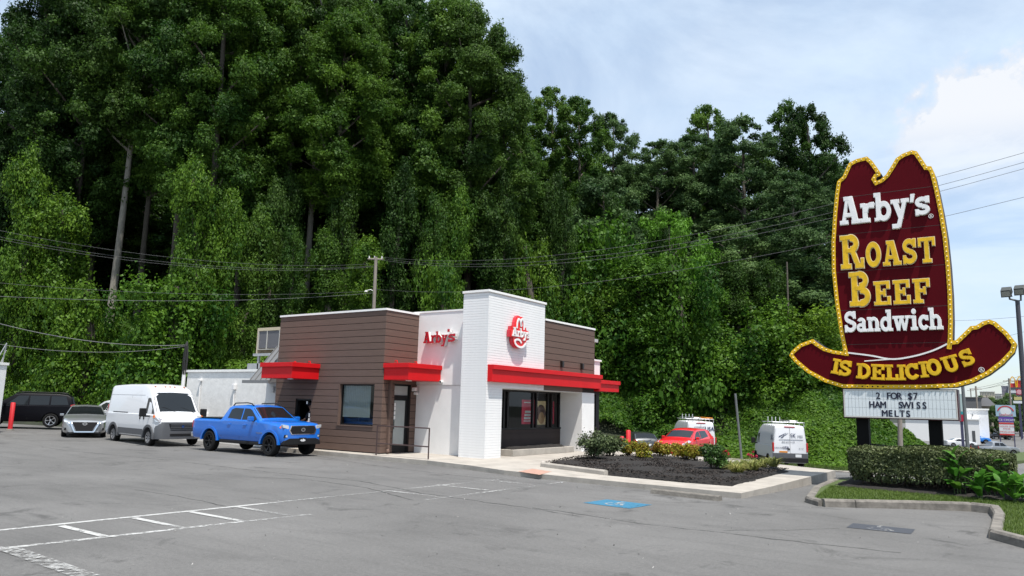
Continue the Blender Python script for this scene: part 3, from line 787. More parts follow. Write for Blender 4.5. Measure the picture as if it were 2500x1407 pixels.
# door on the side of the plank box
dr = MB()
y0, y1, zt = door[0], door[1], door[3]
xd = X1 - .10
for a, c, z0, z1 in ((y0, y0 + .06, .12, zt), (y1 - .06, y1, .12, zt), (y0 + .061, y1 - .061, zt - .05, zt), (y0 + .061, y1 - .061, 2.18, 2.28)): dr.box(xd - .06, xd, a, c, z0, z1)
dr.build('door_frame', M_BLACK, R)
dl = MB()
ya_, yb_ = y0 + .065, y1 - .065
for a, c, z0, z1 in ((ya_, ya_ + .07, .14, 2.17), (yb_ - .10, yb_, .14, 2.17), (ya_ + .071, yb_ - .101, .14, .42), (ya_ + .071, yb_ - .101, 2.08, 2.17)): dl.box(xd - .05, xd - .01, a, c, z0, z1)
DOOR = dl.build('door', M_BLACK, R)
M_DOORGLASS = mat('frosted_glass', (.34, .37, .36), .12, spec=.6, noise=.12, nscale=1.2)
box('door_pane', M_DOORGLASS, DOOR, xd - .035, xd - .03, ya_ + .07, yb_ - .10, .42, 2.08)
box('transom_pane', M_DOORGLASS, R, xd - .035, xd - .03, y0 + .06, y1 - .06, 2.28, zt - .05)
hd = MB(); hd.tube([(xd - .01, ya_ + .035, 1.0), (xd + .05, ya_ + .035, 1.02), (xd + .05, ya_ + .035, 1.33), (xd - .01, ya_ + .035, 1.35)], .014, 8); hd.build('door_handle', M_BLACK, DOOR)
for zz in (1.38, 1.55, 1.72, 1.86): box('notice', M_POSTER_W, DOOR, xd - .0305, xd - .027, ya_ + .08, ya_ + .17, zz, zz + .12)
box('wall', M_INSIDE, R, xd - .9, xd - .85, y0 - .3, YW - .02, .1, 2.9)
# windows on the long plank side
M_BLIND = mat('window_blind', (.25, .26, .25), .5, noise=.05, nscale=1, spec=.5)
(a, c, z0, z1) = wins[1]
fr = MB(); yf = YA + .13
fr.box(a + .032, a + .08, yf, yf + .06, z0, z1); fr.box(c - .06, c, yf, yf + .06, z0, z1); fr.box(a + .08, c - .06, yf, yf + .06, z1 - .05, z1); fr.box(a + .08, c - .06, yf, yf + .06, z0, z0 + .05)
fr.build('window_frame', M_BLACK, R)
box('window_pane', M_GLASS, R, a + .08, c - .06, yf + .02, yf + .025, z0 + .05, z1 - .05)
BL = empty('blind', (0, 0, 0)); BL.parent = R
nb = 30; bw = (c - .35 - a - .09) / nb
bm_ = MB().box(0, bw * .93, 0, .012, z0 + .30, z1 - .055).mesh('slat', M_BLIND)
for i in range(nb): link('slat', bm_, BL, (a + .09 + i * bw, yf + .045 + (i % 2) * .004, 0))
box('counter', mat('blue_counter', (.02, .05, .15), .6), R, a + .05, c - .02, yf + .2, yf + .7, z0 - .1, z0 + .12)
box('wall', M_INSIDE, R, a - .6, c + .2, yf + 1.6, yf + 1.65, .1, 2.9)
tl = box('strip_light', mat('strip_light', (1, .9, .55), .5, emis=1.6), R, -20.95, -20.42, yf + .5, yf + .56, 2.56, 2.585)
# drive-through window: dark opening with frame, counter, notices
(a, c, z0, z1) = wins[0]
fr = MB(); fr.box(a, a + .06, YA + .05, YA + .14, z0, z1); fr.box(c - .05, c, YA + .05, YA + .14, z0, z1); fr.box(a + .06, c - .05, YA + .05, YA + .14, z1 - .06, z1); fr.box(a + .06, c - .05, YA + .05, YA + .14, z0, z0 + .05)
fr.build('window_frame', M_BLACK, R)
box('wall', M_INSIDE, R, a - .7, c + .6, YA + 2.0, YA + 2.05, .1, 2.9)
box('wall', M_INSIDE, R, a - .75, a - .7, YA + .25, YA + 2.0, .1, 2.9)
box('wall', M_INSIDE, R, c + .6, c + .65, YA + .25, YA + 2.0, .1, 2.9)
box('service_shelf', M_GALV, R, a, c, YA - .12, YA + .3, z0 - .05, z0 - .005)
for (x, zz, h) in ((c - .17, 1.10, .2), (c - .17, 1.34, .16), (c - .07, 1.12, .22), (c - .34, 1.86, .1)): box('notice', M_POSTER_W, R, x, x + .085, YA + .046, YA + .049, zz, zz + h)
# downpipe
dp = MB(); yy = 20.64; xx = X1 + .06
dp.box(X1 + .002, xx + .05, yy - .05, yy + .05, .34, 2.82); dp.build('downpipe', M_BROWN, R)
dp = MB(); dp.tube([(xx, yy, .36), (xx + .02, yy - .02, .26), (xx + .16, yy - .16, .18)], .05, 8); dp.build('downpipe_shoe', M_BROWN, R)
# floodlight and camera
fl = MB(); fl.box(-19.9, -19.7, YW - .16, YW - .035, 2.32, 2.42); fl.box(-19.84, -19.64, YW - .3, YW - .17, 2.45, 2.6); fl.build('floodlight', M_LETTER_SIDE, R, bevel=.02)
cm = MB(); cm.lathe([(0, .1), (.06, .08), (.07, 0), (.06, -.04)], 'y', (-18.55, YW - .1, 2.82), 12); cm.build('security_camera', M_LETTER_SIDE, R, 40)
cm = MB(); cm.lathe([(0, .0), (.03, .0)], 'y', (-18.55, YW - .141, 2.82), 10); cm.build('camera_lens', M_BLACK, R)
# corner-fixed sign letters come later
# handrail
HR = empty('handrail', (-18.3, 19.8, SLAB), 0, 'dark brown steel handrail on the pavement by the side door', 'handrail')
M_RAIL = mat('brown_rail', (.05, .028, .026), .45)
hx = (-1.24, 1.22)
for x in hx:
    b = MB(); b.tube([(x, 0, 0), (x, 0, 1.05)], .024, 8); b.build('post', M_RAIL, HR)
for zz in (.42, 1.04):
    b = MB(); b.tube([(hx[0], 0, zz), (hx[1], 0, zz)], .022, 8); b.build('rail', M_RAIL, HR)
# concrete planter under the dining room window
PL = empty('planter', (-16.65, 25.6, SLAB), 0, 'low concrete planter with black mulch under the dining room window', 'planter')
b = MB(); b.box(.38, .52, -2.1, 2.45, 0, .24); b.box(-.5, .379, -2.1, -1.96, 0, .24); b.box(-.5, .379, 2.3, 2.45, 0, .24); b.build('trough', M_CONC, PL, bevel=.012)
mm = mulch_mound('mulch', [(-17.12, 23.6), (-16.27, 23.6), (-16.27, 27.9), (-17.12, 27.9)], SLAB + .12, .2, 9, None, .12, .35); mm.parent = PL; mm.location = (16.65, -25.6, -SLAB)
# ------------------------------------------------------------------ rear wing of painted brick
wg = MB(); wg.box(-34.1, XL - .01, 21.3, 21.5, -.3, 3.22); wg.box(-34.1, -33.9, 21.501, 30.5, -.3, 3.22); wg.build('rear_wall', M_PAINTBRICK, R)
box('coping', M_COPING, R, -34.16, XL - .012, 21.24, 21.56, 3.221, 3.33)
box('roof', mat('roof_membrane', (.4, .4, .39), .8), R, -33.9, XL - .01, 21.5, 30.5, 2.95, 3.05)
box('wall', M_WHITE, R, -27.5, XL - .012, 20.95, 21.299, -.2, 2.72)
box('fascia', M_GALV, R, -31.8, -28.2, 23.0, 23.1, 3.06, 3.72)
# sloped seam-metal awning
aw = MB()
pr_ = [(19.95, 2.70), (19.95, 2.78), (21.25, 4.32), (21.35, 4.32), (21.299, 2.70)]
aw.prism(pr_, 'x', -27.35, XL - .012)
AW = aw.build('awning', M_GREYROOF, R)
for x in (-27.33, -27.0, -26.65, -26.3, -26.02):
    b = MB(); b.add([(x, 19.95, 2.785), (x + .025, 19.95, 2.785), (x + .025, 21.25, 4.325), (x, 21.25, 4.325), (x, 19.95, 2.83), (x + .025, 19.95, 2.83), (x + .025, 21.22, 4.36), (x, 21.22, 4.36)], [(0, 1, 2, 3), (4, 5, 6, 7), (0, 1, 5, 4), (1, 2, 6, 5), (2, 3, 7, 6), (3, 0, 4, 7)]); b.build('seam', M_GREYROOF, AW)
box('gutter', M_GREYROOF, AW, -27.75, XL - .015, 19.87, 19.949, 2.66, 2.79)
# conduits and fittings on the rear wall
for pts in ([(-32.9, 21.25, 2.75), (-32.9, 21.25, 1.1)], [(-30.2, 21.25, 2.3), (-30.2, 21.25, 1.6)]):
    b = MB(); b.tube(pts, .03, 6); b.build('conduit', M_LETTER_SIDE, R)
for (x, z, h) in ((-32.9, 2.78, .1), (-30.2, 2.4, .26), (-32.2, 1.0, .3), (-27.0, 2.3, .25)): box('wall_box', M_LETTER_SIDE, R, x - .09, x + .09, 21.15 if x < -27.5 else 20.85, 21.298 if x < -27.5 else 20.948, z, z + h, .02)
# roof-top air handler on legs
AC = empty('air_handler', (-29.0, 23.0, 3.05), 0, 'beige and grey rooftop air handler above the white rear wing', 'air conditioner')
b = MB(); b.box(-2.2, 1.2, 0, 1.4, 2.25, 2.40); b.box(-2.2, -2.12, 0, 1.4, 1.15, 2.249); b.build('casing', mat('beige_casing', (.45, .39, .28), .6), AC)
M_MESHPANEL = mat('filter_mesh', (.10, .10, .11), .7, noise=.1, nscale=80)
mx_ = (-2.1, -1.45, -.52, .4, 1.2)
for a_, c_ in zip(mx_[:-1], mx_[1:]): box('filter_panel', M_MESHPANEL, AC, a_ + .03, c_ - .03, .03, .06, 1.4, 2.24)
for a_ in mx_[:-1]: box('mullion', mat('beige_frame', (.4, .39, .36), .6), AC, a_ - .025, a_ + .025, .0, .07, 1.36, 2.245)
box('mullion', mat('beige_frame', (.4, .39, .36), .6), AC, -2.11, 1.2, .001, .06, 1.33, 1.36)
box('back_panel', M_GALV, AC, -2.1, 1.2, 1.3, 1.38, 1.15, 2.24)
box('base_rail', M_GALV, AC, -2.35, 1.2, -.05, .08, 1.03, 1.149); box('base_rail', M_GALV, AC, -2.35, 1.2, 1.25, 1.38, 1.03, 1.149)
for x in (-2.0, -.6, .9):
    for y in (0.05, 1.3): box('leg', M_GALV, AC, x - .05, x + .05, y - .05, y + .05, .02, 1.029)
FAN = empty('roof_fan', (-28.45, 22.3, 3.05), 0, 'pale round exhaust fan on the rear wing roof beside the grey awning', 'exhaust fan')
b = MB(); b.lathe([(.42, .0), (.42, .55), (.5, .56), (.5, .95), (.44, 1.0), (0, 1.03)], 'z', (0, 0, 0), 20); b.build('fan_drum', mat('fan_metal', (.55, .55, .54), .4, metal=.3), FAN, 40)
box('fan_curb', M_GALV, FAN, -.6, .6, -.6, .6, -.02, .2)
FAN2 = empty('roof_vent', (-22.0, 23.8, ZR - .3), 0, 'low white round vent cap on the plank box roof', 'vent')
b = MB(); b.lathe([(.3, 0), (.3, .45), (.48, .46), (.48, .56), (.2, .6), (0, .6)], 'z', (0, 0, 0), 20); b.build('vent_cap', mat('fan_metal', (.55, .55, .54), .4), FAN2, 40)
# service mast at the far corner of the rear wing
SM = empty('service_mast', (-34.25, 21.2, 0), 0, 'white conduit mast with black wrapped cables at the rear wing corner', 'utility mast')
b = MB(); b.tube([(0, 0, -.1), (0, 0, 3.3)], .09, 8); b.build('conduit', M_LETTER_SIDE, SM)
b = MB()
for k in range(7):
    a_ = k * .9; b.tube([(.07 * cos(a_), .07 * sin(a_), 3.1), (.11 * cos(a_ + .3), .11 * sin(a_), 3.8), (.09 * cos(a_ + .8), .1 * sin(a_), 4.5), (.02, 0, 4.72)], .035, 5)
b.build('cable_wrap', mat('black_rubber', (.012, .012, .012), .7), SM)

# ------------------------------------------------------------------ slab lettering
def arc(cx, cy, rx, ry, a0, a1, w, n=14):
    return ('arc', cx, cy, rx, ry, a0, a1, w, n)
def B(x0, y0, x1, y1): return ('p', [(x0, y0), (x1, y0), (x1, y1), (x0, y1)])
def P(*pts): return ('p', list(pts))
W_, S_ = .19, .13
GL = {
 'A': (.98, [B(0, 0, .38, S_), B(.56, 0, .98, S_), P((.09, .05), (.25, .05), (.46, 1), (.33, 1)), P((.62, .05), (.88, .05), (.62, 1), (.36, 1)), B(.2, .26, .74, .39), B(.22, .87, .5, 1)]),
 'r': (.62, [B(0, 0, .42, S_), B(.10, .05, .30, .66), B(0, .55, .2, .68), arc(.50, .36, .25, .25, 62, 180, .16), B(.46, .5, .62, .69)]),
 'b': (.74, [B(.08, .02, .28, 1), B(0, .88, .2, 1), arc(.42, .33, .24, .265, -180, 180, .17, 24), B(0, 0, .2, .1)]),
 'y': (.80, [B(0, .56, .36, .68), B(.46, .56, .80, .68), P((.08, .6), (.30, .6), (.50, .0), (.34, -.02)), P((.54, .6), (.70, .6), (.38, -.30), (.20, -.30)), B(0.02, -.33, .33, -.19)]),
 "'": (.22, [P((.02, .72), (.14, .72), (.22, 1.02), (.06, 1.02))]),
 's': (.60, [arc(.30, .49, .20, .125, 15, 268, .15), arc(.30, .20, .21, .125, -165, 92, .15), B(.44, .46, .58, .70), B(.02, -.01, .15, .22)]),
 'R': (.98, [B(.10, .02, .32, 1), B(0, 0, .44, S_), B(0, .87, .3, 1), arc(.44, .74, .24, .185, -92, 92, .19), B(.25, .88, .46, 1), B(.25, .48, .46, .60), P((.42, .54), (.60, .56), (.80, .12), (.58, .16)), B(.62, .0, .98, .14), B(.86, .08, .98, .28)]),
 'O': (.86, [arc(.43, .5, .30, .41, -180, 180, .22, 28)]),
 'S': (.74, [arc(.36, .72, .245, .195, 12, 268, .19), arc(.36, .29, .265, .20, -168, 92, .19), B(.56, .66, .70, 1.0), B(.02, .0, .16, .34)]),
 'T': (.86, [B(.32, .05, .54, 1), B(.2, 0, .66, S_), B(.02, .86, .84, 1), B(.0, .66, .13, 1), B(.73, .66, .86, 1)]),
 'B': (.86, [B(.10, .02, .32, 1), B(0, 0, .3, S_), B(0, .87, .3, 1), arc(.42, .75, .25, .18, -92, 92, .18), arc(.45, .27, .28, .20, -92, 92, .19), B(.25, .89, .44, 1), B(.25, .46, .48, .58), B(.25, 0, .48, .13)]),
 'E': (.80, [B(.10, .02, .32, 1), B(0, 0, .78, S_), B(0, .87, .76, 1), B(.25, .44, .56, .57), B(.64, .68, .78, 1), B(.66, 0, .80, .34), B(.47, .36, .58, .66)]),
 'F': (.78, [B(.10, .02, .32, 1), B(0, 0, .46, S_), B(0, .87, .76, 1), B(.25, .44, .58, .57), B(.64, .66, .78, 1), B(.49, .36, .60, .66)]),
 'D': (.88, [B(.10, .02, .32, 1), B(0, 0, .4, S_), B(0, .87, .4, 1), arc(.38, .5, .39, .425, -92, 92, .2, 18)]),
 'L': (.76, [B(.10, .02, .32, 1), B(0, 0, .74, S_), B(0, .87, .42, 1), B(.62, 0, .76, .36)]),
 'I': (.46, [B(.12, .02, .34, 1), B(0, 0, .46, S_), B(0, .87, .46, 1)]),
 'C': (.82, [arc(.43, .5, .31, .41, 38, 322, .21, 22), B(.62, .66, .78, 1.0)]),
 'U': (.92, [B(.10, .36, .32, 1), B(.6, .36, .8, 1), B(0, .87, .42, 1), B(.5, .87, .92, 1), arc(.45, .37, .255, .28, -180, 0, .2)]),
 'a': (.66, [arc(.28, .20, .19, .135, -180, 180, .15, 18), B(.36, .04, .54, .5), arc(.30, .46, .17, .14, 0, 150, .14), B(.4, 0, .66, .11)]),
 'n': (.78, [B(.08, .02, .27, .66), B(0, 0, .35, S_), B(0, .56, .2, .68), arc(.40, .42, .19, .19, 0, 150, .15), B(.50, .02, .69, .44), B(.43, 0, .78, S_)]),
 'd': (.74, [B(.44, .02, .64, 1), B(.36, .88, .5, 1), arc(.32, .33, .23, .265, -180, 180, .17, 24), B(.5, 0, .74, .11)]),
 'w': (1.04, [B(0, .57, .34, .68), B(.36, .57, .66, .68), B(.74, .57, 1.04, .68), P((.08, .6), (.27, .6), (.40, 0), (.24, 0)), P((.24, 0), (.40, 0), (.58, .6), (.44, .6)), P((.44, .6), (.60, .6), (.76, 0), (.62, 0)), P((.62, 0), (.76, 0), (.95, .6), (.82, .6))]),
 'i': (.42, [B(.1, .02, .3, .66), B(0, 0, .40, S_), B(0, .56, .2, .68), arc(.2, .88, .06, .06, -180, 180, .12, 12)]),
 'c': (.60, [arc(.32, .34, .22, .265, 40, 320, .17, 18), B(.44, .44, .58, .66)]),
 'h': (.78, [B(.08, .02, .27, 1), B(0, 0, .35, S_), B(0, .88, .2, 1), arc(.40, .42, .19, .19, 0, 150, .15), B(.50, .02, .69, .44), B(.43, 0, .78, S_)]),
}
def glyph_shape(b, ch, sx, sy, y0, y1, grow=0.0, tilt=0.0, ox=0.0, oz=0.0, mi=0):
    """adds one letter to b: xz plane, front face at y0 (smaller y is nearer), back at y1"""
    ct, st = cos(tilt), sin(tilt)
    def tr(p): 
        x, z = p[0] * sx, p[1] * sy
        return (ox + x * ct - z * st, oz + x * st + z * ct)
    for i, pr in enumerate(GL[ch][1]):
        off = .0009 * i
        if pr[0] == 'p':
            pts = pr[1]
            if grow:
                c = np.mean(pts, 0); P0 = np.array(pts, float); e = []
                n = len(P0)
                area = sum(P0[k][0] * P0[(k + 1) % n][1] - P0[(k + 1) % n][0] * P0[k][1] for k in range(n))
                sg = 1 if area > 0 else -1
                for k in range(n):
                    a, q, r_ = P0[k - 1], P0[k], P0[(k + 1) % n]
                    d1 = (q - a) / np.linalg.norm(q - a); d2 = (r_ - q) / np.linalg.norm(r_ - q)
                    n1 = np.array([d1[1], -d1[0]]) * sg; n2 = np.array([d2[1], -d2[0]]) * sg
                    mvec = (n1 + n2) / max(.35, 1 + n1 @ n2)
                    e.append(q + mvec * grow)
                pts = e
            b.prism([tr(p) for p in pts], 'y', y0 - off, y1, mi)
        else:
            _, cx, cy, rx, ry, a0, a1, w, n = pr
            h = w / 2 + grow
            an = np.radians(np.linspace(a0 - (8 if grow else 0), a1 + (8 if grow else 0), n + 1)) if a1 - a0 < 359 else np.radians(np.linspace(a0, a1, n + 1))
            inn = [tr((cx + (rx - h) * cos(t), cy + (ry - h) * sin(t))) for t in an]; out = [tr((cx + (rx + h) * cos(t), cy + (ry + h) * sin(t))) for t in an]
            if a1 - a0 >= 359: b.band(inn[:-1], out[:-1], 'y', y0 - off, y1, mi, True)
            else: b.band(inn, out, 'y', y0 - off, y1, mi, False)
def word_width(s, gap=.07, first=1.0, rest=1.0):
    return sum(GL[c][0] * (first if i == 0 else rest) for i, c in enumerate(s)) + gap * (len(s) - 1)

# red wall letters on the white wall
WL = empty('wall_sign', (-18.62, YW - .03, 4.31), 0, 'row of red slab-serif letters mounted on the white side wall above the door canopy', 'sign')
def set_word(parent, word, x0, x1, z0, cap, y_front, y_back, m, m_side=None, gap=.06, first=1.0, outline=None, name='letter', kern=None):
    """letters share the width x0..x1; cap = height of a capital"""
    wd = word_width(word, gap, first); sx = (x1 - x0) / wd; x = x0
    for i, ch in enumerate(word):
        f = first if i == 0 else 1.0
        b = MB(); glyph_shape(b, ch, sx * f, cap * f, y_front, y_back)
        o = b.build(name, m, parent, loc=(x, 0, z0))
        if outline:
            mo, gr, yf, yb = outline
            b = MB(); glyph_shape(b, ch, sx * f, cap * f, yf, yb, gr)
            b.build('outline', mo, o)
        x += (GL[ch][0] * f + gap) * sx
set_word(WL, "Arby", -.79, .40, 0, .44, -.20, -.17, M_LETTER_RED)
set_word(WL, "s", .44, .79, .02, .44, -.20, -.17, M_LETTER_RED)
set_word(WL, "Arby", -.79, .40, 0, .44, -.169, -.03, M_LETTER_SIDE, name='letter_return')
set_word(WL, "s", .44, .79, .02, .44, -.169, -.03, M_LETTER_SIDE, name='letter_return')
b = MB(); b.box(.40, .50, -.20, -.17, .40, .51); b.build('apostrophe', M_LETTER_RED, WL, bevel=.01)
b = MB(); b.box(.40, .50, -.169, -.03, .40, .51); b.build('letter_return', M_LETTER_SIDE, WL)

# hat emblem on the tower: built facing -y, then turned to face +x
LG = empty('hat_emblem', (XB + .016, 23.42, 4.17), pi / 2, 'red and white hat shaped emblem with white letters on the white tower', 'sign')
# local x runs along +y world, local -y is +x world
M_EMB_RED = mat('emblem_red', (.68, .010, .008), .35); M_EMB_SIDE = mat('emblem_side', (.55, .03, .05), .4); M_EMB_W = mat('emblem_white', (.8, .79, .77), .4)
hat = [(-.30, .70), (-.29, .95), (-.22, 1.13), (-.10, 1.22), (0, 1.20), (.06, 1.14), (.14, 1.20), (.24, 1.12), (.30, .98), (.32, .72)]
back = [(-.62, .37), (-.62, .62), (-.55, .64), (-.54, .78), (-.36, .78), (-.33, .74)] + hat[1:-1] + [(.33, .78), (.44, .80), (.46, .70), (.66, .66), (.68, .36), (.48, .30), (.44, .2), (.36, .08), (.2, .0), (0, -.03), (-.2, .0), (-.36, .09), (-.44, .22), (-.45, .37)]
b = MB(); b.prism(back, 'y', -.15, -.02); b.build('backing', M_EMB_SIDE, LG)
b = MB(); b.prism([(x * .96, z * .985 + .008) for x, z in back], 'y', -.19, -.151); b.build('face', M_EMB_RED, LG)
def stroke(b, pts, w, y0, y1):
    pts = [np.array(p, float) for p in pts]; L_, R_ = [], []
    for i, p in enumerate(pts):
        d = pts[min(i + 1, len(pts) - 1)] - pts[max(i - 1, 0)]; d /= np.linalg.norm(d); n = np.array([-d[1], d[0]]) * w / 2
        L_.append(tuple(p + n)); R_.append(tuple(p - n))
    b.band(L_, R_, 'y', y0, y1, 0, False)
def curve2(pts, n=6):
    """smooth polyline through points"""
    pts = [np.array(p, float) for p in pts]; out = []
    for i in range(len(pts) - 1):
        p0, p1, p2, p3 = pts[max(i - 1, 0)], pts[i], pts[i + 1], pts[min(i + 2, len(pts) - 1)]
        for k in range(n):
            t = k / n; out.append(.5 * ((2 * p1) + (-p0 + p2) * t + (2 * p0 - 5 * p1 + 4 * p2 - p3) * t * t + (-p0 + 3 * p1 - 3 * p2 + p3) * t ** 3))
    return out + [pts[-1]]
b = MB(); stroke(b, curve2([(-.22, .72), (-.20, .92), (-.13, 1.06), (-.05, 1.07), (.02, .95), (.05, .84), (.09, .86), (.06, .97), (.10, 1.08), (.18, 1.10), (.24, .98), (.26, .70)]), .075, -.215, -.191); b.build('crown_line', M_EMB_W, LG)
b = MB(); stroke(b, curve2([(.10, .18), (.0, .27), (-.16, .30), (-.30, .26), (-.32, .16), (-.18, .06), (.05, .02), (.26, .07), (.40, .2)]), .075, -.215, -.191); b.build('brim_line', M_EMB_W, LG)
set_word(LG, "Arbys", -.53, .64, .40, .34, -.235, -.192, M_EMB_W, gap=.02)

# put the restaurant's own origin at the foot of the building
_base = Vector((-22, 25, 0))
for ch in list(R.children): ch.location = ch.location - _base
R.location = _base
# ------------------------------------------------------------------ big hat sign
YS = 23.55
def sp(x, y):
    """a point read off the photograph (enlarged sign view) placed on the sign's face plane"""
    p = on_y(1900 + x / 2.307, 350 + y / 2.307, YS); return (float(p[0]), float(p[2]))
SG = empty('hat_sign', (-2.7, YS + .35, 0), 0, 'giant maroon hat shaped roadside sign with yellow bulb border above the hedge', 'sign')
SO = Vector(SG.location)
def off(pts): return [(x - SO.x, z) for x, z in pts]
M_MAROON = mat('maroon_enamel', (.078, .0025, .006), .5, noise=.12, nscale=.8, spec=.06)
M_YELLOW = mat('yellow_enamel', (.74, .44, .010), .5, spec=.3, noise=.12, nscale=3)
M_YLET = mat('yellow_letter', (.72, .44, .012), .5, spec=.3, noise=.22, nscale=6)
M_WLET = mat('white_letter', (.78, .77, .76), .45, noise=.10, nscale=6)
M_TUBE = mat('neon_tube_cream', (.72, .64, .42), .4)
M_SIGNSIDE = mat('sign_side', (.045, .03, .025), .7, noise=.4, nscale=5)
M_BULB = mat('bulb_glass', (.74, .62, .30), .3)
outer = [(333, 215), (364, 186), (380, 150), (398, 112), (440, 90), (500, 75), (530, 100), (556, 136), (579, 170), (572, 184), (556, 190), (549, 202), (556, 213), (578, 203), (606, 178), (638, 128), (662, 86), (700, 60), (752, 40), (780, 46), (806, 82), (838, 130), (862, 130), (880, 168), (903, 262), (927, 380), (950, 520), (967, 680), (979, 850), (983, 1000), (981, 1112), (1000, 1110), (1040, 1072), (1082, 1030), (1114, 1027), (1150, 1004), (1190, 993), (1226, 1006), (1290, 1062), (1345, 1130), (1332, 1176), (1270, 1242), (1190, 1302), (1100, 1347), (1000, 1374), (800, 1382), (600, 1382), (362, 1378), (262, 1346), (162, 1292), (92, 1232), (62, 1195), (76, 1170), (122, 1130), (195, 1103), (216, 1122), (262, 1151), (312, 1166), (369, 1174), (346, 1060), (321, 900), (303, 720), (301, 560), (311, 400), (322, 285)]
def inset(poly, d):
    P_ = [np.array(p, float) for p in poly]; n = len(P_); out = []
    area = sum(P_[k][0] * P_[(k + 1) % n][1] - P_[(k + 1) % n][0] * P_[k][1] for k in range(n)); sg = 1 if area > 0 else -1
    for k in range(n):
        a, q, r_ = P_[k - 1], P_[k], P_[(k + 1) % n]
        d1 = (q - a) / np.linalg.norm(q - a); d2 = (r_ - q) / np.linalg.norm(r_ - q)
        n1 = np.array([-d1[1], d1[0]]) * sg; n2 = np.array([-d2[1], d2[0]]) * sg
        out.append(q + (n1 + n2) / max(.55, 1 + n1 @ n2) * d)
    return out
O2 = off([sp(*p) for p in outer])
I2 = inset(O2, .105)
YF = -.35                       # front face in sign-local y
b = MB(); b.prism(O2, 'y', YF + .03, YF + .70)
me = b.mesh('cabinet', [M_SIGNSIDE]); bm = bmesh.new(); bm.from_mesh(me); bmesh.ops.triangulate(bm, faces=[f for f in bm.faces if len(f.verts) > 4]); bm.to_mesh(me); bm.free()
link('cabinet', me, SG)
b = MB(); b.prism(inset(O2, .06), 'y', YF + .01, YF + .029); me = b.mesh('face_panel', [M_MAROON]); bm = bmesh.new(); bm.from_mesh(me); bmesh.ops.triangulate(bm, faces=[f for f in bm.faces if len(f.verts) > 4]); bm.to_mesh(me); bm.free()
link('face_panel', me, SG)
b = MB(); b.band(I2, O2, 'y', YF - .012, YF + .0285); b.build('border', M_YELLOW, SG)
# the crown's border runs on down to the brim on both sides
def strip(name, pts, wd, y0, y1, m, parent=SG):
    b = MB(); stroke(b, off([sp(*p) for p in pts]), wd, y0, y1); return b.build(name, m, parent)
strip('border', [(372, 1150), (386, 1196)], .11, YF - .013, YF + .009, M_YELLOW)
strip('border', [(969, 1100), (962, 1160)], .11, YF - .013, YF + .009, M_YELLOW)
# panel seams
for pts in ([(345, 310), (885, 240)], [(318, 520), (925, 458)], [(310, 730), (955, 682)], [(335, 945), (965, 912)], [(385, 1135), (962, 1120)]):
    a_, c_ = sp(*pts[0]), sp(*pts[1]); z_ = (a_[1] + c_[1]) / 2
    strip_ = MB(); strip_.box(a_[0] - SO.x, c_[0] - SO.x, YF + .0085, YF + .0095, z_ - .006, z_ + .006); strip_.build('panel_seam', M_SIGNSIDE, SG)
# hat band line
b = MB(); stroke(b, curve2([np.array(q) for q in off([sp(*p) for p in ((392, 1180), (520, 1196), (640, 1216), (760, 1200), (870, 1168), (952, 1130))])]), .045, YF - .004, YF + .009); b.build('hat_band', M_WLET, SG)
b = MB(); stroke(b, off([sp(*p) for p in ((485, 1227), (640, 1216))]), .03, YF - .006, YF + .009); b.build('hat_band', M_WLET, SG)
# bulbs
mid = [(a + c) / 2 for a, c in zip([np.array(p) for p in O2], I2)]
bulb = MB().lathe([(.0, -.032), (.016, -.025), (.023, -.010), (.021, 0)], 'y', (0, 0, 0), 8).mesh('bulb', M_BULB, 60)
hole = MB().lathe([(.0, -.003), (.022, -.003), (.022, 0)], 'y', (0, 0, 0), 8).mesh('bulb', M_BLACK)
acc = 0.0; pitch_b = .135; i = 0
for a, c in zip(mid, mid[1:] + mid[:1]):
    Ln = np.linalg.norm(c - a)
    while acc < Ln:
        p = a + (c - a) * acc / Ln
        missing = p[1] < 2.85 and -1.35 < p[0] < -.72
        link('bulb_socket' if missing else 'bulb', hole if missing else bulb, SG, (p[0], YF - .0125, p[1])); acc += pitch_b
    acc -= Ln
# lettering on the hat
def line_word(word, pl, pr, ptop, first, m, out, gap=.05, ztop_first=True, name='letter'):
    """word between photo points pl and pr (baseline); ptop = photo point at the top of the first capital"""
    x0, z0 = sp(*pl); x1, z1 = sp(*pr); _, zt = sp(*ptop)
    cap = (zt - z0) / first
    set_word(SG, word, x0 - SO.x, x1 - SO.x, z0, cap, YF - .085, YF - .06, m, gap=gap, first=first, outline=out, name=name)
o_w = (M_WLET, .018, YF - .06, YF + .009)
o_y = (M_TUBE, .024, YF - .055, YF + .009)
line_word("Arby", (352, 463), (742, 440), (400, 305), 1.0, M_WLET, o_w, gap=.03)
line_word("'", (748, 440), (775, 430), (770, 292), 1.0, M_WLET, o_w)
x0, z0 = sp(775, 428); set_word(SG, "s", x0 - SO.x, sp(858, 416)[0] - SO.x, sp(352, 463)[1] + .04, .75, YF - .085, YF - .06, M_WLET, outline=o_w)
line_word("R", (358, 712), (486, 700), (356, 527), 1.0, M_YLET, o_y)
line_word("OAST", (497, 700), (889, 672), (530, 562), 1.0, M_YLET, o_y, gap=.10)
line_word("B", (408, 920), (527, 912), (404, 732), 1.0, M_YLET, o_y)
line_word("EEF", (545, 914), (858, 895), (545, 783), 1.0, M_YLET, o_y, gap=.16)
line_word("Sandwich", (378, 1066), (930, 1042), (380, 952), 1.0, M_WLET, o_w, gap=.02)
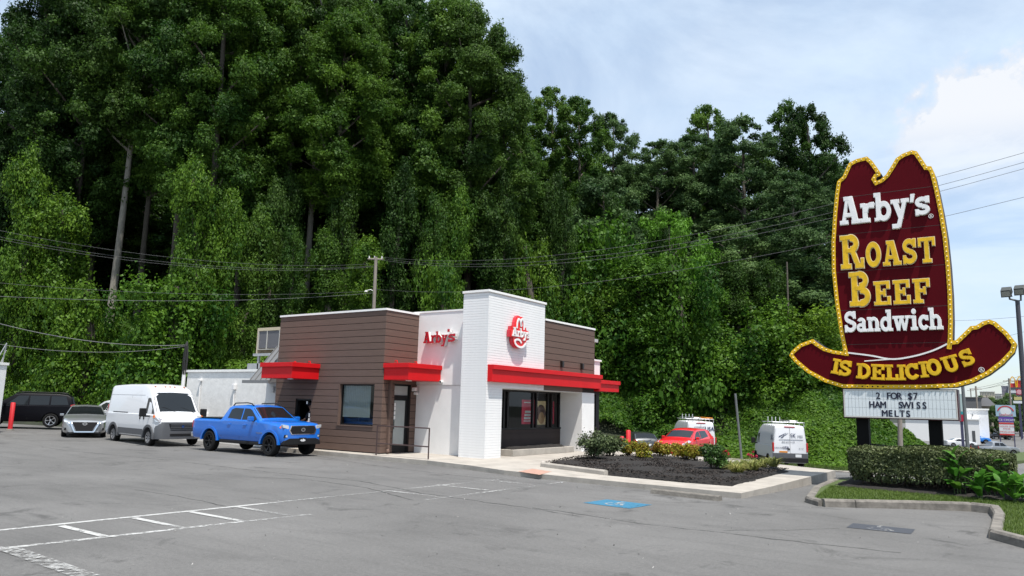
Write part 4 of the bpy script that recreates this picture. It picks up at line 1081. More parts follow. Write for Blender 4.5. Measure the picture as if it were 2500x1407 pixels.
def brim_letter(ch, px, py, hpx, tilt, wide=1.0):
    x, z = sp(px, py); _, z2 = sp(px, py - hpx); h = z2 - z
    w = GL[ch][0] * h * wide
    b = MB(); glyph_shape(b, ch, h * wide, h, YF - .085, YF - .06, 0, tilt, -w / 2 * cos(tilt), -w / 2 * sin(tilt))
    o = b.build('letter', M_YLET, SG, loc=(x - SO.x, 0, z))
    b = MB(); glyph_shape(b, ch, h * wide, h, YF - .055, YF + .009, .03, tilt, -w / 2 * cos(tilt), -w / 2 * sin(tilt)); b.build('outline', M_YELLOW, o)
for ch, px, py, h, t in (('I', 319, 1298, 82, -.22), ('S', 374, 1310, 84, -.16), ('D', 480, 1326, 82, -.10), ('E', 562, 1332, 84, -.06), ('L', 643, 1334, 84, -.02), ('I', 698, 1334, 84, .0), ('C', 760, 1330, 86, .06), ('I', 828, 1318, 86, .10), ('O', 888, 1306, 88, .16), ('U', 988, 1286, 88, .26), ('S', 1082, 1250, 88, .34)):
    brim_letter(ch, px, py, h, t, .98)
def reg_mark(px, py, r):
    x, z = sp(px, py); an = np.linspace(0, 2 * pi, 15)[:-1]
    b = MB(); b.band([(x - SO.x + r * .8 * cos(t), z + r * .8 * sin(t)) for t in an], [(x - SO.x + r * cos(t), z + r * sin(t)) for t in an], 'y', YF - .002, YF + .0095)
    glyph_shape(b, 'R', r * .9, r * 1.0, YF - .002, YF + .0095, 0, 0, x - SO.x - r * .42, z - r * .5); b.build('registered_mark', M_WLET, SG)
reg_mark(860, 410, .065); reg_mark(1145, 1276, .07)
# posts
for px in (2107, 2284):
    x = float(on_y(px, 1050, YS + .3)[0]) - SO.x
    b = MB(); b.box(x - .16, x + .16, -.12, .2, -.35, 2.75); b.build('post', mat('black_post', (.006, .006, .006), .7, spec=.1), SG, bevel=.01)
# reader board under the hat
def mp_(x, y):
    p = on_y(1950 + x / 4.02, 900 + y / 4.02, YS + .02); return (float(p[0]) - SO.x, float(p[2]))
xL, zTop = mp_(427, 198); xR, zBot = mp_(1578, 500)
zTop = mp_(1000, 196)[1]; zBot = mp_(1000, 500)[1]
RB = empty('reader_board', (SO.x, SO.y, 0), 0, 'white reader board with black changeable letters under the hat sign', 'sign')
M_FRAME = mat('maroon_frame', (.06, .012, .018), .45)
b = MB(); b.box(xL, xR, YF + .03, YF + .62, zBot, zTop - .01); b.build('cabinet', M_FRAME, RB, bevel=.01)
M_MILK = mat('milky_panel', (.66, .70, .72), .35, noise=.05, nscale=2)
b = MB(); b.box(xL + .05, xR - .05, YF + .027, YF + .0295, zBot + .05, zTop - .05); b.build('light_box', mat('panel_gap', (.36, .38, .40), .6), RB)
nrow, ncol = 3, 30
pw = (xR - xL - .12) / ncol; ph = (zTop - zBot - .13) / nrow
pane = MB().box(.003, pw - .003, 0, .012, .003, ph - .003).mesh('letter_panel', M_MILK)
for r_ in range(nrow):
    for c_ in range(ncol): link('letter_panel', pane, RB, (xL + .06 + c_ * pw, YF + .012, zBot + .065 + r_ * ph))
M_PALEFRAME = mat('pale_trim', (.55, .53, .50), .5)
b = MB(); b.box(xL + .03, xR - .03, YF + .005, YF + .029, zBot + .03, zBot + .064); b.box(xL + .03, xR - .03, YF + .005, YF + .029, zTop - .066, zTop - .03); b.box(xL + .03, xL + .059, YF + .005, YF + .029, zBot + .065, zTop - .067); b.box(xR - .059, xR - .03, YF + .005, YF + .029, zBot + .065, zTop - .067)
b.build('trim', M_PALEFRAME, RB)
M_BLETTER = mat('black_letter', (.008, .009, .03), .4)
def board_text(s, px_l, px_r, py_base, py_top):
    x0, z0 = mp_(px_l, py_base); x1, _ = mp_(px_r, py_base); _, z1 = mp_(px_l, py_top)
    # each character placed on its own
    cap = (z1 - z0)
    n = len(s); step = (x1 - x0) / n
    for i, ch in enumerate(s):
        if ch == ' ': continue
        me = text_mesh(ch, cap / .69, M_BLETTER, .006, bold=.0)
        me.transform(Matrix.Diagonal((.84, 1, 1, 1)))
        bm = bmesh.new(); bm.from_mesh(me); me.transform(Matrix.Translation((.016, -.0006, 0))); bm.from_mesh(me); me.transform(Matrix.Translation((-.008, -.0006, .007))); bm.from_mesh(me); bm.to_mesh(me); bm.free()
        link('character', me, RB, (x0 + (i + .5) * step, YF + .006, z0))
board_text("2 FOR $7", 752, 1172, 298, 236)
board_text("HAM  SWISS", 690, 1262, 384, 322)
board_text("MELTS", 815, 1102, 470, 408)
# ------------------------------------------------------------------ vehicles
def paint(name, c, metal=0.0, rough=.32, coat=.8): return mat(name, c, rough, metal=metal, coat=coat, spec=.5)
M_TYRE = mat('tyre_rubber', (.012, .012, .012), .85, spec=.15)
M_RIM = mat('alloy_rim', (.42, .42, .43), .3, metal=.8)
M_RIMDK = mat('dark_rim', (.02, .02, .021), .3, metal=.6)
M_STEELRIM = mat('steel_rim', (.30, .30, .31), .4, metal=.7)
M_PLASTIC = mat('black_plastic', (.014, .014, .015), .6, spec=.2)
M_GREYPLASTIC = mat('grey_plastic', (.075, .078, .085), .55)
M_CARGLASS = mat('car_glass', (.010, .012, .013), .05, spec=.45, coat=.2)
M_CHROME = mat('chrome', (.75, .76, .78), .12, metal=1.0)
M_HEADLAMP = mat('headlamp', (.62, .64, .66), .12, metal=.5, coat=.8)
M_AMBER = mat('amber_lamp', (.55, .12, .01), .2, coat=.5)
M_TAIL = mat('tail_lamp', (.42, .008, .012), .2, coat=.8)
M_PLATE = mat('plate', (.65, .66, .66), .5)
M_WELL = mat('wheel_well', (.006, .006, .006), .9)
M_SEATS = mat('car_seats', (.02, .02, .022), .8)

def make_wheel(name, r, w, rim_m, spokes=6, rim_r=.66, style='spoke'):
    """meshes for one wheel turning about y, outer face at +y"""
    t = MB(); h = w / 2
    t.lathe([(r * rim_r, -h * .9), (r * .86, -h), (r * .97, -h * .8), (r, -h * .45), (r, h * .45), (r * .97, h * .8), (r * .86, h), (r * rim_r, h * .9), (r * rim_r * .97, h * .5), (r * rim_r * .97, -h * .5), (r * rim_r, -h * .9)], 'y', (0, 0, 0), 24)
    tyre = t.mesh('tyre', M_TYRE, 40)
    d = MB(); R_ = r * rim_r
    d.lathe([(R_, h * .86), (R_ * .93, h * .9), (R_ * .90, h * .55), (R_ * .88, h * .2), (0, h * .15)], 'y', (0, 0, 0), 20, mi=1)
    d.lathe([(R_ * 1.0, h * .84), (R_ * .99, h * .95), (R_ * .90, h * .93), (R_ * .90, h * .8)], 'y', (0, 0, 0), 20, mi=0)
    for k in range(spokes):
        a = 2 * pi * k / spokes; da = (.17 if style == 'spoke' else .30)
        ca = lambda q, rr, y: (rr * cos(q), y, rr * sin(q))
        vs = [ca(a - da * 1.1, R_ * .16, h * .6), ca(a + da * 1.1, R_ * .16, h * .6), ca(a + da * .8, R_ * .92, h * .88), ca(a - da * .8, R_ * .92, h * .88)]
        vs += [(x, y - .03, z) for x, y, z in vs]
        d.add(vs, [(0, 1, 2, 3), (7, 6, 5, 4), (0, 4, 5, 1), (1, 5, 6, 2), (2, 6, 7, 3), (3, 7, 4, 0)], 0)
    d.lathe([(R_ * .26, h * .45), (R_ * .24, h * .68), (R_ * .12, h * .74), (0, h * .75)], 'y', (0, 0, 0), 12, mi=0)
    rim = d.mesh('rim', [rim_m, M_WELL], 30)
    return tyre, rim

class Car:
    """body lofted from a side profile; x forward, y left, z up, origin on the ground under the middle of the wheelbase"""
    def __init__(s, name, label, cat, loc, heading, *, top, plan, belt, z0, wb, r, tyre_w, body_m, rim_m, tumble=.30, spokes=6, group=None, track=None, style='spoke', well=.06, crown=.02, z0f=None, skip_wheels=()):
        s.root = empty(name, loc, radians(heading), label, cat, group)
        s.top, s.plan, s.belt, s.z0, s.tum, s.crown = top, plan, belt, z0, tumble, crown
        s.wb, s.r, s.body_m = wb, r, body_m
        xs = sorted({round(p[0], 4) for p in top} | {round(p[0], 4) for p in plan} | set(np.round(np.linspace(top[0][0], top[-1][0], 26), 3)))
        xs = [x for i, x in enumerate(xs) if i == 0 or x - xs[i - 1] > .004]
        b = MB(); secs = [s.section(x) for x in xs]; n = len(secs[0])
        ring = []
        for x, sec in zip(xs, secs):
            half = [(x, y, z) for y, z in sec]
            ring.append(half + [(x, -y, z) for _, y, z in half[-2:0:-1]])
        m = len(ring[0]); vs = [p for r_ in ring for p in r_]; fs = []
        for i in range(len(ring) - 1):
            for k in range(m): fs.append((i * m + k, i * m + (k + 1) % m, (i + 1) * m + (k + 1) % m, (i + 1) * m + k))
        fs += [tuple(range(m)), tuple((len(ring) - 1) * m + k for k in range(m - 1, -1, -1))]
        b.add(vs, fs)
        me = b.mesh('body', body_m)
        o = link('body', me, s.root)
        W = max(p[1] for p in plan); s.W = W
        cut = MB()
        for sx in (-1, 1):
            for sy in (-1, 1):
                cut.lathe([(0, sy * (W - .34)), (r + well, sy * (W - .34)), (r + well, sy * (W + .2)), (0, sy * (W + .2))], 'y', (sx * wb / 2, 0, r), 28)
        cme = cut.mesh('cut', M_WELL); bm = bmesh.new(); bm.from_mesh(cme); bmesh.ops.remove_doubles(bm, verts=bm.verts, dist=1e-4); bmesh.ops.recalc_face_normals(bm, faces=bm.faces); bm.to_mesh(cme); bm.free()
        co = bpy.data.objects.new('cut', cme); COL.objects.link(co)
        # cut in local space
        mw = o.matrix_world.copy()
        o.parent = None; o.matrix_world = Matrix.Identity(4)
        md = o.modifiers.new('wells', 'BOOLEAN'); md.operation = 'DIFFERENCE'; md.solver = 'EXACT'; md.object = co
        try: md.material_mode = 'TRANSFER'
        except Exception: pass
        bpy.context.view_layer.update()
        dg = bpy.context.evaluated_depsgraph_get()
        new = bpy.data.meshes.new_from_object(o.evaluated_get(dg), depsgraph=dg)
        o.modifiers.clear(); o.data = new; new.name = 'body'
        if len(new.materials) < 2: new.materials.append(M_WELL)
        new.polygons.foreach_set('use_smooth', [True] * len(new.polygons)); new.set_sharp_from_angle(angle=radians(34))
        bpy.data.objects.remove(co)
        o.parent = s.root; s.body = o
        tm, rm = make_wheel('wheel', r, tyre_w, rim_m, spokes, style=style)
        tr = track or (W - tyre_w / 2 - .012)
        for sx in (1, -1):
            for sy in (1, -1):
                wl = empty('wheel', (sx * wb / 2, sy * tr, r), 0 if sy > 0 else pi); wl.parent = s.root
                link('tyre', tm, wl); link('rim', rm, wl)
    def f(s, pts, x): return float(np.interp(x, [p[0] for p in pts], [p[1] for p in pts]))
    def y_at(s, x, z):
        W = s.f(s.plan, x); zb = s.f(s.belt, x)
        if z <= zb: return W - .012
        return W - .012 - .03 * min(1, (z - zb) / .03) - s.tum * (z - zb)
    def section(s, x):
        W, zt, zb, z0 = s.f(s.plan, x), s.f(s.top, x), s.f(s.belt, x), s.z0
        zb_ = min(zb, zt - .13); zs = [zb_, zt - .10, zt - .04, zt - .012, zt]
        hgt = zb_ - z0
        pts = [(0, z0), (W - .14, z0), (W - .05, z0 + .05), (W - .005, z0 + hgt * .3), (W, z0 + hgt * .62), (s.y_at(x, zb_), zb_)]
        y1 = s.y_at(x, zs[1]); pts += [(s.y_at(x, zb_ + .03) if zs[1] > zb_ + .05 else (y1 + s.y_at(x, zb_)) / 2, min(zb_ + .03, (zb_ + zs[1]) / 2)), (y1, zs[1]), (y1 - .035, zs[2]), (y1 - .10, zs[3]), (max(y1 - .26, y1 * .5), zs[4]), (0, zt + s.crown)]
        return pts
    def top_z(s, x, y):
        sec = s.section(x)[6:]; ys = [p[0] for p in sec][::-1]; zs = [p[1] for p in sec][::-1]
        return float(np.interp(abs(y), ys, zs))
    def part(s, name, b, m, parent=None, sa=None, bevel=0): return b.build(name, m, parent or s.root, sa, bevel=bevel)
    def screen(s, name, x0, x1, inset0, inset1, m=None, lift=.008, n=8):
        """glass lying on the sloping top surface between x0 and x1"""
        b = MB(); vs = []; xs = np.linspace(x0, x1, 6)
        for i, x in enumerate(xs):
            e = inset0 + (inset1 - inset0) * i / 5
            yl = s.y_at(x, s.f(s.top, x) - .06) - e
            for k in range(n + 1):
                y = -yl + 2 * yl * k / n; vs.append((x, y, s.top_z(x, y) + lift))
        fs = [(i * (n + 1) + k, i * (n + 1) + k + 1, (i + 1) * (n + 1) + k + 1, (i + 1) * (n + 1) + k) for i in range(5) for k in range(n)]
        b.add(vs, fs); return s.part(name, b, m or M_CARGLASS, sa=60)
    def side(s, name, pts, m=None, sides=(1, -1), lift=.006, th=0.0, parent=None):
        """flat panel on the body side; pts = (x, z)"""
        out = []
        for sy in sides:
            b = MB(); vs = [(x, sy * (s.y_at(x, z) + lift), z) for x, z in pts]; n = len(vs)
            vi = [(x, sy * (s.y_at(x, z) - .02), z) for x, z in pts]
            b.add(vs + vi, [tuple(range(n))] + [(i, (i + 1) % n, n + (i + 1) % n, n + i) for i in range(n)])
            out.append(s.part(name, b, m or M_CARGLASS, parent))
        return out
    def line(s, name, pts, w, m, sides=(1, -1), lift=.004):
        """thin strip following the body side"""
        for sy in sides:
            b = MB(); P_ = [np.array(p, float) for p in pts]; vs = []
            for i, p in enumerate(P_):
                d = P_[min(i + 1, len(P_) - 1)] - P_[max(i - 1, 0)]; d /= np.linalg.norm(d); n = np.array([-d[1], d[0]]) * w / 2
                for q in (p + n, p - n): vs.append((q[0], sy * (s.y_at(q[0], q[1]) + lift), q[1]))
            b.add(vs, [(2 * i, 2 * i + 1, 2 * i + 3, 2 * i + 2) for i in range(len(P_) - 1)]); s.part(name, b, m)
    def boxp(s, name, x0, x1, y0, y1, z0, z1, m, bevel=.01, mirror=False, parent=None):
        for sy in ((1, -1) if mirror else (1,)):
            b = MB(); b.box(x0, x1, min(sy * y0, sy * y1), max(sy * y0, sy * y1), z0, z1); o = s.part(name, b, m, parent, bevel=bevel)
        return o
    def poly_front(s, name, pts, x0, x1, m, mirror=False, bevel=0, slope=0.0):
        """outline in (y, z) extruded along x; slope leans the piece back with height"""
        for sy in ((1, -1) if mirror else (1,)):
            b = MB(); b.prism([(sy * y, z) for y, z in pts], 'x', x0, x1)
            if slope: b.v = [(x - slope * (z - pts[0][1]), y, z) for x, y, z in b.v]
            o = s.part(name, b, m, bevel=bevel)
        return o
    def mirror_(s, x, z, m, size=(.10, .2, .15), arm=.08):
        for sy in (1, -1):
            y = s.y_at(x, z); b = MB(); b.box(x - size[0] / 2, x + size[0] / 2, min(sy * (y + arm), sy * (y + arm + size[1])), max(sy * (y + arm), sy * (y + arm + size[1])), z, z + size[2])
            o = s.part('wing_mirror', b, m, bevel=.03)
            b = MB(); b.box(x - .03, x + .03, min(sy * (y - .02), sy * (y + arm + .02)), max(sy * (y - .02), sy * (y + arm + .02)), z - .01, z + .05); s.part('mirror_arm', b, M_PLASTIC, o)
    def flare(s, m, r_in, r_out, a0=0, a1=180, y_out=.02, ends=(1, -1)):
        for sx in ends:
            for sy in (1, -1):
                an = np.radians(np.linspace(a0, a1, 15)); b = MB()
                cx = sx * s.wb / 2
                inn = [(cx + r_in * cos(t), s.r + r_in * sin(t)) for t in an]; out = [(cx + r_out * cos(t), s.r + r_out * sin(t)) for t in an]
                W = s.W
                b.band(inn, out, 'y', sy * (W - .10), sy * (W + y_out), 0, False); s.part('wheel_arch', b, m, sa=40)
def lettering(parent, s_, size, m, loc, rot, sx=1.0, name='lettering', spacing=1.0, bold=0.0, align='CENTER'):
    me = text_mesh(s_, size, m, .004, align, spacing=spacing, bold=bold); me.transform(Matrix.Diagonal((sx, 1, 1, 1)))
    o = link(name, me, parent, loc, rot); return o

# ---- blue pickup at the drive-through window
M_BLUEPAINT = paint('bright_blue_paint', (.003, .125, .52), rough=.3)
def blue_pickup():
    c = Car('pickup_truck', 'bright blue crew cab pickup truck stopped at the drive-through window', 'pickup truck', (-24.28, 18.32, 0), .2,
        top=[(-2.98, 1.17), (-2.93, 1.22), (-1.20, 1.23), (-1.14, 1.26), (-.90, 1.70), (-.78, 1.745), (0, 1.79), (.30, 1.765), (.46, 1.72), (1.16, 1.26), (1.3, 1.245), (2.0, 1.215), (2.45, 1.15), (2.62, 1.09), (2.70, .98), (2.74, .78)],
        plan=[(-2.98, .86), (-2.9, .90), (-1.2, .915), (1.8, .92), (2.3, .905), (2.55, .86), (2.68, .80), (2.74, .72)],
        belt=[(-3, 1.12), (-1.2, 1.17), (1.1, 1.19), (2.8, 1.0)], z0=.44, wb=3.57, r=.385, tyre_w=.27, body_m=M_BLUEPAINT, rim_m=M_RIMDK, tumble=.27, well=.09, track=.80)
    c.screen('windshield', 1.08, .50, .05, .05)
    c.screen('rear_window', -1.10, -.93, .12, .12)
    c.side('side_window', [(-.80, 1.28), (.01, 1.24), (.01, 1.645), (-.52, 1.655), (-.70, 1.59)])
    c.side('side_window', [(.075, 1.24), (.96, 1.25), (.91, 1.31), (.52, 1.59), (.38, 1.645), (.075, 1.65)])
    c.line('door_seam', [(-1.12, 1.2), (-1.12, .8), (-1.05, .6)], .012, M_WELL); c.line('door_seam', [(.05, 1.2), (.05, .55)], .010, M_WELL); c.line('door_seam', [(1.02, 1.18), (1.05, .6)], .010, M_WELL)
    for x in (-.6, .35):
        for sy in (1, -1):
            b = MB(); b.box(x - .1, x + .1, min(sy * .92, sy * .945), max(sy * .92, sy * .945), 1.04, 1.075); c.part('door_handle', b, M_BLUEPAINT, bevel=.01)
    c.flare(M_BLUEPAINT, .47, .555, 4, 176, .016)
    c.boxp('rocker_panel', -1.15, 1.2, .70, .905, .36, .47, M_PLASTIC, .02, True)
    c.mirror_(.84, 1.20, M_BLUEPAINT, (.13, .22, .17), .05)
    c.boxp('tonneau_cover', -2.9, -1.24, -.8, .8, 1.235, 1.262, M_PLASTIC, .01)
    for sy in (1, -1):
        b = MB(); yy = sy * .60; b.tube([(-.85, yy, 1.735), (-.72, yy, 1.83), (0, yy, 1.855), (.25, yy, 1.825), (.38, yy, 1.75)], .022, 6); c.part('roof_rail', b, M_PLASTIC)
    # face
    c.poly_front('grille', [(-.50, .80), (.50, .80), (.58, .93), (.50, 1.08), (-.50, 1.08), (-.58, .93)], 2.66, 2.755, M_PLASTIC, slope=.18)
    b = MB(); ri = [(-.50, .80), (.50, .80), (.58, .93), (.50, 1.08), (-.50, 1.08), (-.58, .93)]; b.band(ri, [(y * 1.06, .94 + (z - .94) * 1.11) for y, z in ri], 'x', 2.69, 2.765); b.v = [(x - .18 * (z - .8), y, z) for x, y, z in b.v]; c.part('grille_surround', b, M_CHROME)
    for z in (.85, .92, .99): 
        b = MB(); b.box(2.74, 2.765, -.5, .5, z, z + .02); b.v = [(x - .18 * (z_ - .8), y, z_) for x, y, z_ in b.v]; c.part('grille_bar', b, M_PLASTIC)
    b = MB(); an = np.linspace(0, 2 * pi, 17)[:-1]; b.band([(.075 * cos(t), .95 + .05 * sin(t)) for t in an], [(.095 * cos(t), .95 + .068 * sin(t)) for t in an], 'x', 2.735, 2.755); b.band([(.03 * cos(t), .95 + .05 * sin(t)) for t in an], [(.045 * cos(t), .95 + .062 * sin(t)) for t in an], 'x', 2.735, 2.754); c.part('emblem', b, M_CHROME)
    c.poly_front('headlight', [(.60, .95), (.86, 1.02), (.88, 1.13), (.62, 1.10)], 2.44, 2.70, M_HEADLAMP, True, .015, .3)
    c.side('side_lamp', [(2.30, 1.02), (2.44, .99), (2.44, 1.08), (2.32, 1.08)], M_AMBER, lift=.012)
    c.poly_front('fog_recess', [(.52, .66), (.82, .68), (.80, .78), (.56, .77)], 2.5, 2.735, M_PLASTIC, True)
    c.poly_front('fog_lamp', [(.68, .69), (.76, .69), (.76, .76), (.68, .76)], 2.7, 2.742, M_HEADLAMP, True)
    c.poly_front('lower_bumper', [(-.84, .42), (.84, .42), (.82, .56), (.60, .655), (-.60, .655), (-.82, .56)], 2.35, 2.752, M_PLASTIC, False, .02)
    c.boxp('plate', 2.752, 2.765, -.16, .16, .52, .67, M_PLASTIC, 0)
    b = MB(); b.prism([(-.12, .56), (-.07, .62), (-.03, .585), (.02, .645), (.06, .60), (.09, .62), (.13, .56), (.06, .545), (-.05, .55)], 'x', 2.766, 2.769); b.box(2.766, 2.769, -.07, .08, .527, .537); c.part('plate_print', b, M_PLATE)
    c.poly_front('tail_light', [(.76, .86), (.88, .86), (.88, 1.12), (.76, 1.12)], -2.995, -2.9, M_TAIL, True, .01)
    c.side('tail_light', [(-2.97, .86), (-2.88, .88), (-2.86, 1.1), (-2.97, 1.12)], M_TAIL, lift=.008)
    c.boxp('rear_bumper', -3.08, -2.9, -.86, .86, .5, .68, M_CHROME, .03)
    for y in (-.36, .36):
        b = MB(); b.box(-.02, .12, y - .22, y + .22, .9, 1.40); b.box(-.01, .10, y - .11, y + .11, 1.42, 1.6); c.part('seat', b, M_SEATS, bevel=.03)
    lettering(c.root, "TACOMA", .07, M_STEELRIM, (1.2, -.925, .77), (0, 0, 0), 1.2, 'badge')
    return c
def blunt_nose(root, x0, k):
    """shorten the overhang ahead of x0"""
    for ch in root.children:
        if ch.type == 'MESH' and ch.location.length < 1e-6:
            for v in ch.data.vertices:
                if v.co.x > x0: v.co.x = x0 + (v.co.x - x0) * k
blunt_nose(blue_pickup().root, 2.28, .45)

# ---- white high-roof delivery van
M_WHITEPAINT = paint('white_paint', (.62, .63, .65), rough=.35)
def white_van():
    a, b_ = np.array((-29.97, 17.18)), np.array((-33.33, 17.54)); hd = atan2(*(a - b_)[::-1]); mid_ = (a + b_) / 2 + np.array([-sin(hd), cos(hd)]) * 1.0
    c = Car('delivery_van', 'white high-roof delivery van with grey bumper queued behind the blue pickup', 'van', (mid_[0], mid_[1], 0), degrees(hd),
        top=[(-2.68, 2.3), (-2.63, 2.42), (-2.5, 2.47), (-1, 2.52), (.6, 2.52), (.95, 2.47), (1.25, 2.34), (1.50, 2.10), (2.14, 1.34), (2.22, 1.28), (2.52, 1.12), (2.63, 1.0), (2.69, .8), (2.71, .5)],
        plan=[(-2.68, .98), (-2.6, 1.01), (1.6, 1.02), (2.2, .99), (2.5, .92), (2.63, .85), (2.71, .76)],
        belt=[(-3, 1.25), (1.4, 1.25), (2.2, 1.22), (3, .95)], z0=.32, wb=3.45, r=.345, tyre_w=.235, body_m=M_WHITEPAINT, rim_m=M_STEELRIM, tumble=.115, spokes=8, style='steel', well=.08, track=.885)
    c.screen('windshield', 2.10, 1.44, .045, .06)
    c.side('side_window', [(1.22, 1.30), (2.02, 1.30), (1.92, 1.45), (1.52, 1.90), (1.44, 1.94), (1.24, 1.94)])
    c.line('roof_seam', [(-2.55, 2.05), (.9, 2.05)], .014, mat('seam_grey', (.35, .35, .36), .6)); c.line('door_seam', [(1.14, 2.0), (1.14, .45)], .012, M_GREYPLASTIC); c.line('door_seam', [(-.35, 2.02), (-.35, .5)], .010, M_GREYPLASTIC); c.line('waist_seam', [(-2.6, 1.02), (2.0, 1.02)], .014, mat('seam_grey', (.35, .35, .36), .6))
    c.line('slide_rail', [(-2.0, 1.30), (-.45, 1.30)], .05, M_GREYPLASTIC)
    c.side('side_trim', [(-1.25, .42), (1.2, .42), (1.2, .66), (-1.25, .66)], M_GREYPLASTIC, lift=.018)
    for x in (.9, 1.25):
        for sy in (1, -1):
            b = MB(); y = 1.02; b.box(x - .03, x + .03, min(sy * y, sy * (y + .03)), max(sy * y, sy * (y + .03)), 1.05, 1.26); c.part('door_handle', b, M_PLASTIC, bevel=.01)
    c.flare(M_GREYPLASTIC, .415, .52, -6, 186, .022)
    c.mirror_(1.72, 1.18, M_PLASTIC, (.16, .25, .34), .16)
    # grey bumper and grille
    b = MB(); prof = [(-.98, .30), (.98, .30), (1.01, .72), (.9, .98), (-.9, .98), (-1.01, .72)]
    vs = []
    for x, k in ((2.28, 1.0), (2.52, .965), (2.66, .9), (2.75, .78)): vs.append([(x, y * k, z) for y, z in prof])
    n = len(prof); fl = [p for r_ in vs for p in r_]; fs = [(i * n + k, i * n + (k + 1) % n, (i + 1) * n + (k + 1) % n, (i + 1) * n + k) for i in range(3) for k in range(n)] + [tuple(range(n)), tuple(3 * n + k for k in range(n - 1, -1, -1))]
    b.add(fl, fs); c.part('front_bumper', b, M_GREYPLASTIC, sa=40)
    c.poly_front('grille', [(-.48, .66), (.48, .66), (.58, .92), (-.58, .92)], 2.70, 2.765, M_PLASTIC)
    for z in (.70, .765, .83, .895): c.boxp('grille_bar', 2.765, 2.775, -.5, .5, z - .014, z + .014, M_GREYPLASTIC, 0)
    b = MB(); b.prism([(-.05, .85), (.05, .85), (.045, .78), (0, .73), (-.045, .78)], 'x', 2.776, 2.79); c.part('emblem', b, M_CHROME)
    c.boxp('lower_grille', 2.745, 2.765, -.5, .5, .42, .52, M_PLASTIC, .01); c.boxp('fog_recess', 2.6, 2.7, .62, .84, .6, .7, M_PLASTIC, .01, True)
    c.side('headlight', [(2.12, 1.24), (2.30, 1.18), (2.52, 1.06), (2.55, .98), (2.36, .98), (2.18, 1.10)], M_HEADLAMP, lift=.05)
    c.poly_front('headlight', [(.70, .98), (.90, .98), (.92, 1.16), (.78, 1.1)], 2.28, 2.58, M_HEADLAMP, True, .02, .4)
    c.side('turn_lamp', [(2.08, 1.26), (2.22, 1.21), (2.24, 1.13), (2.12, 1.16)], M_AMBER, lift=.06)
    for y in (-.62, -.2, 0, .2, .62): c.boxp('clearance_lamp', 1.10, 1.18, y - .03, y + .03, 2.405, 2.44, M_AMBER, .005)
    for y in (-.4, .35):
        b = MB(); b.tube([(2.14, y + .35, 1.345), (1.98, y - .1, 1.55), (1.95, y - .25, 1.57)], .012, 5); c.part('wiper', b, M_PLASTIC)
    for y in (-.4, .4):
        b = MB(); b.box(.75, .9, y - .24, y + .24, .9, 1.6); b.box(.76, .88, y - .12, y + .12, 1.6, 1.8); c.part('seat', b, M_SEATS, bevel=.03)
    for sy in (1, -1): c.boxp('tail_light', -2.70, -2.62, sy * .88 - .06, sy * .88 + .06, .95, 1.6, M_TAIL, .01)
    return c
blunt_nose(white_van().root, 2.25, .72)

# ---- generic passenger cars
def sedan(name, label, loc, hd, body, group=None, L=4.88, W=.92, H=1.44, wb=2.82, rim=M_RIM, detail=True):
    k = L / 4.88; h = H / 1.44
    c = Car(name, label, 'car', loc, hd,
        top=[(x * k, z * h) for x, z in [(-2.44, .82), (-2.40, .98), (-2.05, 1.05), (-1.72, 1.09), (-.95, 1.38), (-.5, 1.435), (0, 1.44), (.32, 1.39), (1.16, .99), (1.35, .955), (2.0, .86), (2.28, .76), (2.40, .66), (2.44, .52)]],
        plan=[(x * k, w * W / .92) for x, w in [(-2.44, .74), (-2.3, .84), (-1.5, .915), (1.5, .92), (2.0, .88), (2.25, .80), (2.38, .70), (2.44, .60)]],
        belt=[(-3 * k, .92 * h), (0, .90 * h), (1.3 * k, .88 * h), (3 * k, .6 * h)], z0=.19 * h, wb=wb, r=.335 * h, tyre_w=.22, body_m=body, rim_m=rim, tumble=.48, spokes=7, group=group, well=.05, track=W - .125)
    c.screen('windshield', 1.10 * k, .38 * k, .06, .07); c.screen('rear_window', -1.66 * k, -1.02 * k, .07, .07)
    c.side('side_window', [(-1.02 * k, .95 * h), (-.06 * k, .94 * h), (-.06 * k, 1.30 * h), (-.55 * k, 1.31 * h), (-.95 * k, 1.2 * h)])
    c.side('side_window', [(0, .94 * h), (.92 * k, .93 * h), (.55 * k, 1.16 * h), (.28 * k, 1.29 * h), (0, 1.30 * h)])
    c.side('quarter_window', [(-1.38 * k, 1.0 * h), (-1.08 * k, .96 * h), (-1.0 * k, 1.18 * h)])
    c.mirror_(.82 * k, .93 * h, body, (.12, .17, .12), .03)
    c.line('door_seam', [(-.03 * k, .9 * h), (-.03 * k, .3 * h)], .012, M_WELL); c.line('door_seam', [(.98 * k, .87 * h), (1.02 * k, .35 * h)], .010, M_WELL)
    for x in (-.8, .2): 
        for sy in (1, -1): 
            y = W - .012; b = MB(); b.box(x * k - .09, x * k + .09, min(sy * y, sy * (y + .025)), max(sy * y, sy * (y + .025)), .80 * h, .83 * h); c.part('door_handle', b, body, bevel=.008)
    return c
